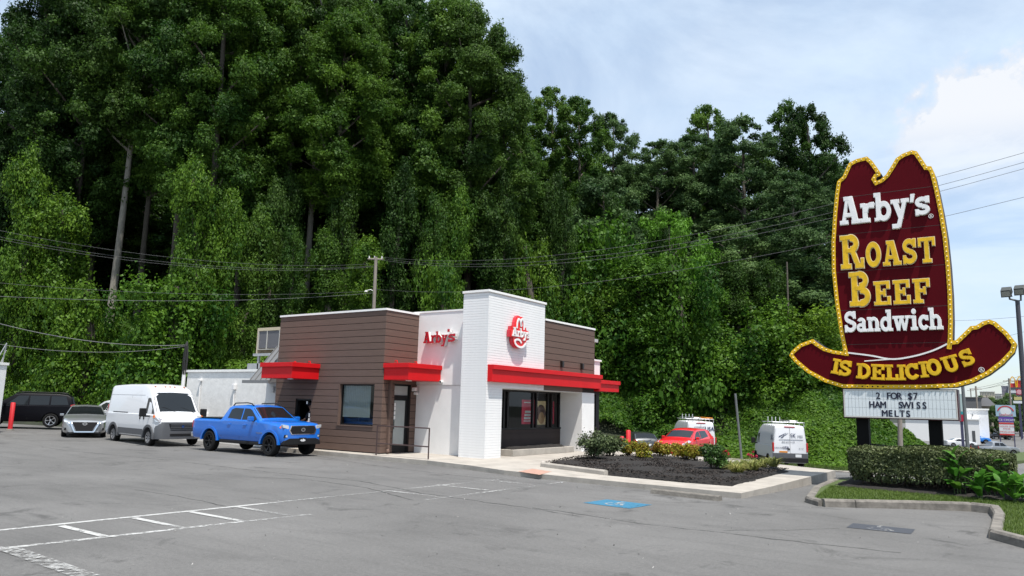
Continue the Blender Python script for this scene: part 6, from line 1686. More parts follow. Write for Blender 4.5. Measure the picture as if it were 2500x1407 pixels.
# the wood behind: nothing tells these apart
rng0 = random.Random(5)
for i in range(26):
    px = -60 + i * 46 + rng0.uniform(-14, 14); d = rng0.uniform(26, 46)
    plant(rng0.choice(['tall_a', 'open_b', 'open_a']), px, d, rng0.uniform(-60, 60) if px < 1000 else rng0.uniform(150, 220), 'dark tree deep in the wood behind the front row of tall trees', 'tree', 'tree', G4, 1.25)
for i in range(12):
    px = 1210 + i * 78 + rng0.uniform(-14, 14); d = rng0.uniform(30, 44)
    plant(rng0.choice(['open_a', 'open_b']), px, d, rng0.uniform(370, 440), 'tree deep in the wood behind the right hand tree line', 'tree', 'tree', 'trees deep in the wood behind the right hand tree line', 1.35)
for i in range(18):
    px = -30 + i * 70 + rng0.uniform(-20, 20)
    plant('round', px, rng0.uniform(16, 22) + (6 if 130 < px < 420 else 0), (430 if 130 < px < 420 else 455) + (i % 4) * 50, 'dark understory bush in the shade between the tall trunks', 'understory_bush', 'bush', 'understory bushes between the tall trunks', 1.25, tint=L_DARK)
for i in range(9):
    px = 1230 + i * 100 + rng0.uniform(-20, 20)
    plant('round', px, rng0.uniform(16, 22), 600 + (i % 3) * 40, 'understory bush in the shade below the right hand tree line', 'understory_bush', 'bush', 'understory bushes below the right hand tree line', 1.3)
VINES = [
 ('vine_c', 640, 7, 430, 'thin vine string just left of the bare trunk by the plank box', 0.6),
 ('vine_c', 690, 9, 420, 'tall vine string just right of the bare trunk by the plank box', 0.6),
 ('vine_c', 825, 8, 430, 'tall vine string above the middle of the plank box', 0.65),
 ('vine_c', 1020, 10, 400, 'thin tall vine string above the white wall', 0.6),
 ('vine_c', 1065, 6, 480, 'vine string behind the stubby bright column', 0.65),
 ('vine_c', 1225, 8, 430, 'vine string right of the curtain above the tower', 0.65),
 ('vine_c', 1375, 8, 480, 'thin vine string right of the thin tall column', 0.6),
 ('vine_c', 1510, 9, 480, 'dark vine string above the hump beside the plank panel', 0.7),
 ('vine_c', 1600, 9, 560, 'dark vine string behind the lime green tree', 0.7),
 ('vine_c', 1800, 9, 620, 'dark vine curtain above the service vans', 0.8),
 ('vine_c', 1900, 10, 640, 'dark vine curtain left of the dead trunk', 0.8),
 ('vine_a', 18, 1.5, 372, 'vine covered column cut by the left edge of the picture', 0.74),
 ('vine_a', 118, 4, 492, 'broad vine mound with a rounded top left of the bare pale trunk', 0.93),
 ('vine_d', 205, 1.6, 700, 'low vine mound at the foot of the bare pale trunk', 1.0),
 ('vine_a', 445, 2.4, 408, 'tall bright green vine column right of the bare pale trunk', 0.71),
 ('vine_b', 520, 3.2, 470, 'second bright vine column, with a broken branch near its top', 0.62),
 ('vine_c', 600, 5.6, 500, 'darker vine column left of the bare trunk by the plank box', 0.68),
 ('vine_d', 400, 1.5, 690, 'vine mound at the foot of the tall bright green vine column', 1.3),
 ('vine_c', 705, 5.6, 560, 'narrow vine hung trunk between the two bare trunks', 0.50),
 ('vine_c', 785, 6.4, 560, 'vine hung trunk behind the plank box', 0.74),
 ('vine_b', 890, 4, 590, 'yellow green vine column just left of the utility pole', 0.74),
 ('vine_c', 955, 7.2, 400, 'tall vine column just right of the utility pole', 0.74),
 ('vine_d', 1082, 3.2, 636, 'stubby bright vine column above the white wall', .8),
 ('vine_c', 1040, 7.2, 560, 'vine hung trunk right of the utility pole', 0.62),
 ('vine_b', 1105, 6.4, 470, 'tall vine column left of the tower top', 0.62),
 ('vine_c', 1180, 8, 470, 'broad vine curtain above the white tower', 0.93),
 ('vine_d', 1300, 8.8, 590, 'rounded yellow green vine mound right of the tower top', 1.0),
 ('vine_c', 1335, 10.4, 430, 'thin tall vine column right of the tower', 0.60),
 ('vine_d', 1440, 8.8, 560, 'vine covered clump above the right plank panel', 1.7),
 ('vine_d', 1400, 8, 640, 'smaller vine clump left of the clump above the right plank panel', 1.1),
 ('vine_a', 1560, 5.6, 640, 'wide vine draped mass behind the right end of the restaurant', 1.36),
 ('vine_b', 1490, 6.4, 690, 'vine draped hump beside the right plank panel', 1.04),
 ('vine_d', 1650, 5.6, 640, 'vine clump under the lime green tree', 1.5),
 ('vine_a', 1720, 6.4, 700, 'vine column in shade left of the right hand vine mound', 0.96),
 ('vine_d', 1860, 8, 735, 'round vine mound above the van driving away', 1.6),
 ('vine_d', 1960, 10.4, 760, 'vine mound behind the left tip of the hat brim', 1.5),
 ('vine_d', 2040, 12, 800, 'low vine hump below the hat brim', 1.6),
]
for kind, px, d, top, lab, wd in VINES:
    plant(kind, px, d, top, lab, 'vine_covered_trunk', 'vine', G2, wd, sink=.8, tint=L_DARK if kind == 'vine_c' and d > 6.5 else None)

# ------------------------------------------------------------------ kudzu over the slope
def kudzu():
    rng = np.random.default_rng(77)
    def lumps(x, y):
        return (1.0 * np.sin(x * .55 + 1.3 * np.sin(y * .31)) * np.sin(y * .62 + 1.1 * np.sin(x * .27)) + .55 * np.sin(x * 1.3 + y * .7) * np.sin(y * 1.15 - x * .4) + .3 * np.sin(x * 2.7 + 2) * np.sin(y * 2.9))
    def hz(x, y):
        s = foot_dist(x, y)
        return ground_z(x, y) + .25 + np.clip(.9 + .75 * lumps(x, y), 0, 3) * smooth((s + 1.2) / 3.5)
    Ps = []; Ns = []; Ts = []
    # sample along the foot line, then up the slope
    seg = np.hypot(*(FOOT[1:] - FOOT[:-1]).T); cum = np.concatenate([[0], np.cumsum(seg)])
    N_ = 500000
    u = rng.uniform(cum[2], cum[-3], N_); k = np.clip(np.searchsorted(cum, u) - 1, 0, len(seg) - 1); t = (u - cum[k]) / seg[k]
    base = FOOT[k] + (FOOT[k + 1] - FOOT[k]) * t[:, None]; dirv = (FOOT[k + 1] - FOOT[k]) / seg[k][:, None]; nrm = np.stack([-dirv[:, 1], dirv[:, 0]], 1)
    s = rng.random(N_) ** 1.25 * 15 - .9
    q = base + nrm * s[:, None] + rng.normal(0, .6, (N_, 2))
    x, y = q[:, 0], q[:, 1]
    sd = foot_dist(x, y); d = np.hypot(x, y)
    # only what the picture can see, thinning with distance
    az = np.arctan2(x, y)
    hid = (x < -16.5) & (x > -34) & (np.abs(x * .82 + y * .57) < 12.0 + 0 * x) & (sd < 2.0)
    keep = ~hid & (sd > -1.3 + .8 * np.sin(x * 1.7) * np.sin(y * 1.3)) & (sd < 32) & (x > -110) & (d < 100)
    x, y, sd = x[keep], y[keep], sd[keep]
    e = .25; z = hz(x, y); gx = (hz(x + e, y) - z) / e; gy = (hz(x, y + e) - z) / e
    n = len(x)
    P_ = np.stack([x, y, z - .35 * rng.random(n) ** 2 + .05 * rng.normal(size=n)], 1)
    Nn = np.stack([-gx, -gy, np.ones(n) * .9], 1); Nn /= np.linalg.norm(Nn, axis=1, keepdims=True)
    Nn = Nn + rng.normal(size=(n, 3)) * .42
    tint = np.clip(.45 + .2 * rng.normal(size=n) + .28 * np.sin(x * .21 + 1) * np.sin(y * .33) + .12 * lumps(x, y), 0, 1)
    V, F = leaf_quads(P_, Nn, .16, rng, droop=.5, aspect=.85)
    o = link('kudzu', fast_mesh('kudzu', V, F, L_KUDZU, tint))
    tag(o, 'green kudzu vines smothering the lower hillside', 'vines', kind='stuff')
kudzu()
# ------------------------------------------------------------------ planting round the pavement and the sign
L_HEDGE = leaf_mat('leaf_hedge', (.040, .055, .018), (.18, .20, .085), .45, .15, .05)
L_SHRUB = leaf_mat('leaf_shrub', (.030, .048, .018), (.115, .15, .06), .45, .15, .1)
L_NANDINA = leaf_mat('leaf_nandina', (.20, .10, .02), (.30, .33, .03), .5, .3, .12)
L_ROUND = leaf_mat('leaf_round_shrub', (.020, .052, .012), (.075, .15, .03), .4, .2, .05)
L_TUFT = leaf_mat('leaf_tuft', (.12, .16, .03), (.36, .34, .12), .6, .3, .1)
L_CANNA = leaf_mat('leaf_canna', (.055, .15, .018), (.10, .26, .035), .4, .4, .15)
L_GRASS = leaf_mat('leaf_grass', (.045, .085, .012), (.12, .18, .03), .6, .3, 0)
TWIG = mat('twig', (.05, .04, .03), .9)

def hedge(x0, x1, y0, y1, z0, z1, n, leaf, label):
    rng = np.random.default_rng(8); cx, cy = (x0 + x1) / 2, (y0 + y1) / 2
    t = empty('hedge', (cx, cy, z0), 0, label, 'hedge')
    hx, hy, hz_ = (x1 - x0) / 2, (y1 - y0) / 2, z1 - z0
    P_ = np.stack([rng.uniform(-hx, hx, n), rng.uniform(-hy, hy, n), rng.uniform(.10, 1, n) ** .75 * hz_], 1)
    # push most leaves to the skin
    f = rng.random(n); side = f < .80
    ax = rng.integers(0, 5, n); sk = .12 * rng.random(n) ** 1.5
    w = np.array([hy * hz_, hy * hz_, hx * hz_, hx * hz_, hx * hy * 2]); ax = rng.choice(5, n, p=w / w.sum())
    P_[side & (ax == 0), 0] = -hx + sk[side & (ax == 0)]; P_[side & (ax == 1), 0] = hx - sk[side & (ax == 1)]
    P_[side & (ax == 2), 1] = -hy + sk[side & (ax == 2)]; P_[side & (ax == 3), 1] = hy - sk[side & (ax == 3)]
    P_[side & (ax == 4), 2] = hz_ - sk[side & (ax == 4)]
    Nn = np.zeros((n, 3)); Nn[ax == 0, 0] = -1; Nn[ax == 1, 0] = 1; Nn[ax == 2, 1] = -1; Nn[ax == 3, 1] = 1; Nn[ax == 4, 2] = 1; Nn[:, 2] += .35
    # rounded corners, undulating skin, thin foot
    ex = np.clip((np.abs(P_[:, 0]) - (hx - .25)) / .25, 0, 1); ey = np.clip((np.abs(P_[:, 1]) - (hy - .25)) / .25, 0, 1); ez = np.clip((P_[:, 2] - (hz_ - .22)) / .22, 0, 1)
    P_[:, 2] -= .10 * ez * np.maximum(ex, ey); P_[:, 0] *= 1 - .05 * ey * ex
    bul = .05 * np.sin(P_[:, 0] * 3.1) * np.sin(P_[:, 2] * 4 + P_[:, 0]) + .03 * np.sin(P_[:, 0] * 8) ; P_[:, 1] -= bul * np.sign(-P_[:, 1]) * side
    P_[:, 2] += .035 * np.sin(P_[:, 0] * 2.3 + 1) + .02 * np.sin(P_[:, 0] * 7 + P_[:, 1] * 5)
    thin = (P_[:, 2] > .42) | (rng.random(n) < .30 + P_[:, 2] * .5)
    taper = np.clip(P_[:, 2] / .4, 0, 1); P_[:, 0] *= .94 + .06 * taper; P_[:, 1] *= .86 + .14 * taper
    P_, Nn = P_[thin], Nn[thin]
    V, F = leaf_quads(P_, Nn + rng.normal(size=P_.shape) * .55, leaf, rng, droop=.1, aspect=.6)
    tint = np.clip(.35 + .3 * rng.normal(size=len(P_)), 0, 1)
    o = link('foliage', fast_mesh('foliage', V, F, L_HEDGE, tint), t); o['kind'] = 'stuff'
    b = MB()
    for i in range(90):
        x, y = rng.uniform(-hx * .9, hx * .9), rng.uniform(-hy * .7, hy * .7); b.tube([(x, y, -.02), (x + rng.normal(0, .06), y + rng.normal(0, .06), .35), (x + rng.normal(0, .15), y + rng.normal(0, .12), .8)], [.018, .013, .006], 4)
    o = b.build('stems', TWIG, t); o['kind'] = 'stuff'
hedge(-4.22, -.50, 21.75, 24.6, .10, 1.16, 70000, .060, 'clipped dark green hedge at the foot of the hat sign')
mm = mulch_mound('mulch_strip', [(-4.5, 21.6), (-3.4, 21.4), (-.6, 21.2), (1.5, 21.6), (1.5, 25.2), (-4.8, 25.0)], .09, .06, 19, None, .2, .3); tag(mm, 'dark mulch strip under the hedge', kind='structure')
def shrub(name, label, loc, rx, h, n, leaf, lm, seed, group=None, cat='shrub', stems=9, ball=.9):
    rng = np.random.default_rng(seed); t = empty(name, loc, 0, label, cat, group)
    cl = []
    for k in range(14):
        a = rng.uniform(0, 6.28); u = rng.random() ** .5; cl.append((rx * .72 * u * cos(a), rx * .72 * u * sin(a), h * rng.uniform(.25, .80), rx * rng.uniform(.30, .46)))
    o = link('foliage', crown_mesh('foliage', lm, seed, cl, leaf, n / (14 * (rx * .36) ** 2), jitter=.6, up=.4, flat=ball, shell=.35), t); o['kind'] = 'stuff'
    b = MB()
    for k in range(stems):
        c = cl[k % 14]; b.tube([(c[0] * .15, c[1] * .15, -.05), (c[0] * .6, c[1] * .6, c[2] * .55), c[:3]], [.016, .012, .006], 4)
    b.build('stem', TWIG, t)
    return t
BZ = SLAB + .08
def bed_at(px, py): p = on_z(px, py, BZ); return (float(p[0]), float(p[1]), BZ)
shrub('shrub', 'dark twiggy shrub at the left end of the mulch bed', bed_at(1448, 1122), .62, .95, 3600, .07, L_SHRUB, 31)
shrub('shrub', 'second dark twiggy shrub, close right of the first at the left end of the bed', bed_at(1490, 1116), .55, .85, 3000, .07, L_SHRUB, 32)
for i, (px, py, rx, h, lab) in enumerate(((1537, 1113, .36, .72, 'yellow and red nandina bush next to the dark shrubs'), (1567, 1119, .38, .62, 'yellow nandina bush, second from the dark shrubs'), (1612, 1117, .34, .62, 'yellow nandina bush in front of the left headlight of the red hatchback'), (1655, 1113, .30, .5, 'yellow nandina bush in front of the red hatchback grille'), (1672, 1123, .34, .62, 'orange tinged nandina bush in front of the red hatchback bumper'), (1700, 1127, .34, .62, 'yellow nandina bush left of the round green shrub'), (1687, 1113, .28, .45, 'small yellow nandina bush behind the others by the red hatchback wheel'))):
    shrub('nandina_bush', lab, bed_at(px, py), rx * 1.12, h * .92, 2000, .07, L_NANDINA, 40 + i, 'nandina bushes in the mulch bed')
shrub('round_shrub', 'round dark green shrub near the front of the mulch bed', bed_at(1742, 1149), .42, .80, 5200, .055, L_ROUND, 51, ball=1.0)
shrub('shrub', 'small green shrub behind the white column', (-15.0, 31.0, -.2), .4, .8, 1400, .07, L_KUDZU, 52)
def tuft(name, label, loc, n, h, lm, seed, spread=.3, group=None, w=.012, cat='grass tuft'):
    rng = np.random.default_rng(seed); a = rng.uniform(0, 6.28, n); r = spread * rng.random(n) ** .6
    base = np.stack([.35 * r * np.cos(a), .35 * r * np.sin(a), np.zeros(n)], 1); hh = h * rng.uniform(.55, 1.1, n)
    out = np.stack([np.cos(a), np.sin(a), np.zeros(n)], 1); sd = np.stack([-np.sin(a), np.cos(a), np.zeros(n)], 1) * w
    mid_ = base + out * (r * .55)[:, None]; mid_[:, 2] = hh * .75; tip = base + out * (r * 1.25)[:, None]; tip[:, 2] = hh * rng.uniform(.5, 1.05, n)
    V = np.stack([base - sd, base + sd, mid_ + sd, mid_ - sd, tip + sd * .2, tip - sd * .2], 1).reshape(-1, 3)
    k = np.arange(n)[:, None] * 6; F = np.concatenate([k + np.array([[0, 1, 2, 3]]), k + np.array([[3, 2, 4, 5]])], 0)
    tn = np.clip(.5 + .3 * rng.normal(size=n), 0, 1)
    o = link(name, fast_mesh(name, V, F, lm, np.concatenate([tn, tn])), None, loc); tag(o, label, cat, group, 'stuff' if False else None); return o
for i, (px, py, lab) in enumerate(((1778, 1148, 'yellow green grass tuft right of the round green shrub'), (1800, 1158, 'yellow green grass tuft nearest the pavement corner'), (1815, 1146, 'yellow green grass tuft at the foot of the leaning post'), (1838, 1150, 'yellow green grass tuft right of the leaning post'), (1862, 1143, 'yellow green grass tuft second from the end of the row'), (1888, 1140, 'yellow green grass tuft at the far end of the row'))):
    tuft('grass_tuft', lab, bed_at(px, py), 190, .34, L_TUFT, 60 + i, .34, 'grass tufts in the mulch bed')
# red flowers by the bed's back corner
def flowers(px, py, lab, seed):
    x, y, z = bed_at(px, py); rng = np.random.default_rng(seed); t = empty('flowering_plant', (x, y, z), 0, lab, 'flower', 'red flowers behind the mulch bed')
    b = MB(); hd = []
    for k in range(7):
        a = rng.uniform(0, 6.28); r = rng.uniform(.03, .16); h = rng.uniform(.25, .45); b.tube([(0, 0, 0), (r * .5 * cos(a), r * .5 * sin(a), h * .6), (r * cos(a), r * sin(a), h)], .006, 4); hd.append((r * cos(a), r * sin(a), h, .06))
    b.build('stem', mat('green_stem', (.05, .09, .02), .7), t)
    o = link('blossom', crown_mesh('blossom', leaf_mat('petal_red', (.30, .01, .03), (.55, .03, .06), .6, .2, 0), seed, hd, .05, 5200, shell=.2), t); o['kind'] = 'stuff'
flowers(1770, 1134, 'small red flowering plant left of the leaning post', 71); flowers(1838, 1137, 'red flowering plant beside the rear wheel of the van driving away', 72)
# big-leaved cannas: each leaf its own part
def canna_leaf_mesh(L_, w, m):
    vs, fs = [], []; n = 7
    for i in range(n + 1):
        t = i / n; ww = w * math.sin(pi * min(1, t * .93 + .05)) ** .8; x = L_ * t; z = .14 * L_ * math.sin(t * 2.2) - .22 * L_ * t * t
        vs += [(x, -ww / 2, z + .10 * ww), (x, 0, z), (x, ww / 2, z + .10 * ww)]
    for i in range(n): fs += [(3 * i, 3 * i + 1, 3 * i + 4, 3 * i + 3), (3 * i + 1, 3 * i + 2, 3 * i + 5, 3 * i + 4)]
    F = np.array(fs); return fast_mesh('leaf', np.array(vs), F, m, np.repeat(np.random.default_rng(int(L_ * 100)).uniform(.1, .9, n), 2), True)
CL = [canna_leaf_mesh(.54, .20, L_CANNA), canna_leaf_mesh(.47, .18, L_CANNA), canna_leaf_mesh(.37, .15, L_CANNA)]
def canna(px, py, h, nst, lab, seed):
    p = on_z(px, py, .14); rng = random.Random(seed); t = empty('canna_plant', (p[0], p[1], .12), 0, lab, 'plant', 'broad leaved plants in front of the hedge')
    b = MB()
    for s_ in range(nst):
        sx, sy = rng.uniform(-.16, .16), rng.uniform(-.1, .1); hh = h * rng.uniform(.75, 1.05); b.tube([(sx, sy, 0), (sx * 1.2, sy * 1.2, hh * .85)], [.014, .008], 5)
        for k in range(6):
            a = rng.uniform(0, 6.28) if k else rng.uniform(3.6, 5.8); z = hh * (.12 + .14 * k); o = link('leaf', CL[min(2, k // 2)], t, (sx, sy, z)); o.rotation_euler = (rng.uniform(-.3, .3), -rng.uniform(.35, 1.15), a)
    b.build('stalk', mat('green_stem', (.05, .09, .02), .7), t)
canna(2345, 1206, 1.05, 4, 'tall broad-leaved canna plant left in front of the hedge', 81)
canna(2432, 1212, 1.0, 4, 'tall broad-leaved canna plant right in front of the hedge', 82)
canna(2388, 1216, .6, 3, 'low broad-leaved canna plant between the two tall ones', 83)
canna(2466, 1222, .6, 3, 'low broad-leaved canna plant right of the tall ones', 84)
canna(2498, 1222, .55, 2, 'broad-leaved canna plant cut by the right edge of the picture', 85)
# grass blades on the island and on the verge
def grass(name, label, poly, n, h, seed, zf, w=.006):
    rng = np.random.default_rng(seed); Pp = np.array(poly); pts = np.stack([rng.uniform(Pp[:, 0].min(), Pp[:, 0].max(), n * 2), rng.uniform(Pp[:, 1].min(), Pp[:, 1].max(), n * 2)], 1)
    ins = np.zeros(len(pts), bool); X, Y = pts.T
    for i in range(len(Pp)):
        ax, ay = Pp[i]; bx, by = Pp[(i + 1) % len(Pp)]; ins ^= ((ay > Y) != (by > Y)) & (X < (bx - ax) * (Y - ay) / (by - ay + 1e-9) + ax)
    pts = pts[ins][:n]; n = len(pts); z = zf(pts[:, 0], pts[:, 1]); a = rng.uniform(0, 6.28, n); hh = h * rng.uniform(.5, 1.2, n)
    base = np.column_stack([pts, z]); sd = np.stack([-np.sin(a), np.cos(a), np.zeros(n)], 1) * w; lean = np.stack([np.cos(a), np.sin(a), np.zeros(n)], 1) * (hh * rng.uniform(.2, .9, n))[:, None]
    tip = base + lean + np.stack([0 * z, 0 * z, hh], 1)
    V = np.stack([base - sd, base + sd, tip], 1).reshape(-1, 3); F = np.arange(3 * n).reshape(-1, 3)
    o = link(name, fast_mesh(name, V, F, L_GRASS, np.clip(.45 + .25 * rng.normal(size=n) + .15 * np.sin(pts[:, 0] * 1.3) * np.sin(pts[:, 1]), 0, 1))); tag(o, label, 'grass', kind='stuff')
grass('grass', 'short mown grass on the kerbed island', [(-4.25, 18.4), (-3.3, 18.35), (-2.3, 19.1), (-1.25, 19.8), (-.72, 19.55), (-.58, 15.4), (0, 14.7), (2.5, 13.5), (3, 22), (1.5, 21.4), (-.6, 21.25), (-3.4, 21.45), (-4.6, 21.65)], 42000, .055, 91, lambda x, y: 0 * x + .10)
grass('grass', 'rough grass verge along the rear drive', [(-26, 47), (-22, 51), (-17.6, 51.3), (-8.8, 45.1), (-6.5, 44.7), (-4.9, 47), (-3.8, 56), (-4, 66), (-9, 60), (-14, 57), (-20, 57), (-27, 50)], 60000, .16, 92, lambda x, y: terrain_z(x, y), .016)

# ------------------------------------------------------------------ posts, bollards, poles and wires
M_STEEL = mat('grey_steel', (.16, .17, .17), .5, metal=.4, noise=.15, nscale=3); M_WOODPOLE = mat('weathered_pole', (.24, .21, .18), .9, noise=.3, nscale=3, streak=(8, 8, 1))
M_BOLL = mat('bollard_red', (.50, .015, .02), .5)
def bollard(label, loc, h, r):
    t = empty('bollard', loc, 0, label, 'bollard', 'red steel bollards')
    b = MB(); b.lathe([(r, -.1), (r, h - r * .3), (r * .7, h - r * .05), (0, h)], 'z', (0, 0, 0), 14); b.build('post', M_BOLL, t, 50)
    b = MB(); b.lathe([(r * 1.9, 0), (r * 1.7, .06), (r, .07)], 'z', (0, 0, 0), 14); b.build('footing', M_CONC_OLD, t)
p = on_ground(24, 1051); bollard('tall red bollard at the left in front of the black vehicle', (p[0], p[1], float(lot_z(p[0], p[1]))), 1.38, .105)
bollard('short red bollard between the dark shrubs and the grey hatchback', (-14.75, 30.4, SLAB), .95, .10)
bollard('short red bollard half hidden behind the white column', (-16.15, 32.6, -.25), .95, .10)
lp = on_z(1812, 1130, .1)
LP_ = empty('leaning_post', (lp[0], lp[1], .1), 0, 'bare grey steel post leaning to the left in the mulch bed', 'post')
top_ = at_d(1795, 961, hypot(lp[0], lp[1])); b = MB(); b.tube([(0, 0, -.1), (top_[0] - lp[0], top_[1] - lp[1], top_[2] - .1)], .045, 8); b.build('post', M_STEEL, LP_)
b = MB(); b.lathe([(.09, 0), (.09, .04), (.05, .05)], 'z', (0, 0, 0), 10); b.build('base_collar', M_STEEL, LP_)

def pole_thing(name, label, px, d, py_top, py_bot, r, m, cat='utility pole', lean=None):
    a = at_d(px, py_bot, d); z0 = float(ground_z(a[0], a[1])); t_ = at_d(px if lean is None else lean, py_top, d)
    t = empty(name, (a[0], a[1], z0), 0, label, cat); b = MB(); b.tube([(0, 0, -.5), (t_[0] - a[0], t_[1] - a[1], t_[2] - z0)], r, 10, r2=r * .72); b.build('pole', m, t, 50); return t, Vector((t_[0], t_[1], t_[2]))
UP, up_top = pole_thing('utility_pole', 'weathered wooden utility pole behind the plank box with a crossarm', 914, 50.5, 628, 790, .15, M_WOODPOLE, lean=918)
ut = up_top - Vector(UP.location)
dirv = Vector(RM[0]); dirv.z = 0; dirv.normalize()
b = MB(); a_ = ut + Vector((0, 0, -.15)) - dirv * .55; c_ = ut + Vector((0, 0, -.15)) + dirv * .5; b.tube([a_, c_], .06, 6); b.build('crossarm', M_WOODPOLE, UP)
for k in (-.45, -.1, .4):
    q = ut + Vector((0, 0, -.05)) + dirv * k; b = MB(); b.lathe([(.03, -.06), (.05, 0), (.03, .05), (.05, .09), (0, .13)], 'z', tuple(q), 8); b.build('insulator', M_LETTER_SIDE, UP)
q = ut + Vector((0, 0, -2.35)); b = MB(); b.tube([q, q - dirv * .25 + Vector((0, 0, .12)), q - dirv * .5 + Vector((0, 0, .05))], .025, 6); b.lathe([(.0, .06), (.09, .03), (.11, -.05), (0, -.07)], 'z', tuple(q - dirv * .55), 10); b.build('street_lamp', M_LETTER_SIDE, UP)
M_WIRE = mat('wire', (.10, .10, .10), .6); M_WIREPALE = mat('pale_wire', (.10, .105, .105), .7)
def wire(label, A, B_, sag, r=.006, m=None):
    A, B_ = Vector(A), Vector(B_); pts = []
    for i in range(25):
        t = i / 24; p = A.lerp(B_, t); p.z -= sag * 4 * t * (1 - t); pts.append(p)
    o = MB().tube(pts, r, 5).build('overhead_wire', m or M_WIREPALE); tag(o, label, 'wire', 'overhead wires')
def W3(px, py, d): return at_d(px, py, d)
LFT = 'overhead wire running from the utility pole to the left, '
RGT = 'overhead wire running from the utility pole to the right past the hat sign, '
pt = up_top
wire(LFT + 'highest of five', W3(-200, 520, 44), pt - dirv * .5 + Vector((0, 0, -.5)), .9); wire(LFT + 'second highest', W3(-200, 536, 44.3), pt - dirv * .1 + Vector((0, 0, -.6)), 1.0); wire(LFT + 'third highest', W3(-200, 542, 44.8), pt + Vector((0, 0, -.65)), 1.05)
wire(LFT + 'fourth highest', W3(-200, 672, 45), pt + Vector((0, 0, -2.3)), .55); wire(LFT + 'lowest', W3(-200, 712, 45.5), pt + Vector((0, 0, -2.45)), .5, .011)
wire('thick twisted cable sagging from the left to the service mast', W3(-150, 745, 40), (-34.25, 21.2, 4.55), .55, .018, M_WIREPALE); wire('thin wire sagging from the left to the service mast', W3(-20, 838, 40), (-34.25, 21.2, 4.5), .35, .012)
wire(RGT + 'highest', pt + dirv * .45, W3(2640, 332, 27), 1.5, .0075, M_WIRE); wire(RGT + 'second', pt + dirv * .4 + Vector((0, 0, -.1)), W3(2640, 356, 27.5), 1.6, .0075, M_WIRE); wire(RGT + 'third', pt + Vector((0, 0, -.15)), W3(2640, 372, 28), 1.7, .0075, M_WIRE); wire(RGT + 'fourth', pt + Vector((0, 0, -2.2)), W3(2640, 446, 28), 1.3, .0075, M_WIRE)
wire('dark level wire meeting the lower crown of the hat sign from the right', W3(2250, 782, 60), W3(2640, 756, 40), .2, .0075, M_WIRE); wire('dark wire rising behind the hat brim right of the crown', W3(2250, 856, 62), W3(2640, 768, 42), .3, .0075, M_WIRE)
# pole with two floodlights at the right edge
FP, ft = pole_thing('floodlight_pole', 'grey steel pole with two floodlights at the right edge of the picture', 2503, 31, 735, 1010, .10, mat('dark_steel', (.07, .07, .085), .5, metal=.3), 'light pole', lean=2484)
q = ft - Vector(FP.location)
b = MB(); b.tube([q + dirv * -.28 + Vector((0, 0, .26)), q + dirv * -.26 + Vector((0, 0, .06)), q + Vector((0, 0, .0)), q + dirv * .12 + Vector((0, 0, .02)), q + dirv * .14 + Vector((0, 0, .3))], .035, 6); b.build('bracket', M_STEEL, FP)
for k, zz in ((-.34, .34), (.12, .42)):
    b = MB(); b.box(-.15, .15, -.17, .08, -.10, .12); b.prism([(-.17, -.14), (.17, -.14), (.14, .14), (-.14, .14)], 'y', -.20, -.171)
    o = b.build('floodlight', mat('lamp_housing', (.05, .055, .05), .5), FP, bevel=.01); o.location = q + dirv * k + Vector((0, 0, zz)); o.rotation_euler = (radians(38), 0, radians(-12))
    o2 = MB().box(-.13, .13, -.206, -.201, -.10, .10).build('lens', mat('lamp_glass', (.35, .36, .34), .15), o)
pole_thing('utility_pole', 'weathered wooden pole standing behind the hedge under the reader board', 2195, 47, 940, 1085, .15, M_WOODPOLE)
pole_thing('steel_pole', 'slim grey steel pole just right of the reader board', 2364, 42, 940, 1090, .10, M_STEEL, 'pole', lean=2350)
pole_thing('dead_trunk', 'thin dead broken trunk at the left among the vines', 38, foot_d(38) + 3, 618, 770, .10, BARK_PALE, 'trunk', lean=46)
pole_thing('dead_trunk', 'thin pale dead trunk in the shade above the van driving away', 1928, foot_d(1928) + 9, 640, 900, .09, BARK, 'trunk', lean=1921)
# white cabin cut by the left edge
cb0 = at_d(17, 900, 43); CB = empty('white_cabin', (cb0[0], cb0[1], float(lot_z(cb0[0], cb0[1]))), radians(25), 'white flat roofed cabin cut by the left edge of the picture', 'cabin')
zc = float(at_d(17, 888, 43)[2]) - CB.location.z
b = MB(); b.box(-5.5, 0, -5, 0, -.3, zc); b.build('wall', M_WHITE, CB, bevel=.02); box('base_band', mat('base_grey', (.1, .1, .1), .8), CB, -5.52, .02, -5.02, .02, -.32, .25); box('roof_edge', M_COPING, CB, -5.55, .05, -5.05, .05, zc - .08, zc + .04)
b = MB(); b.tube([(-.1, -.2, zc), (.1, -.3, zc + .95)], .03, 6); b.tube([(-.1, -.6, zc), (.1, -.3, zc + .95)], .025, 6); b.tube([(-.3, -.1, zc), (.12, -.3, zc + .6)], .02, 6); b.build('wire_bracket', M_GALV, CB)

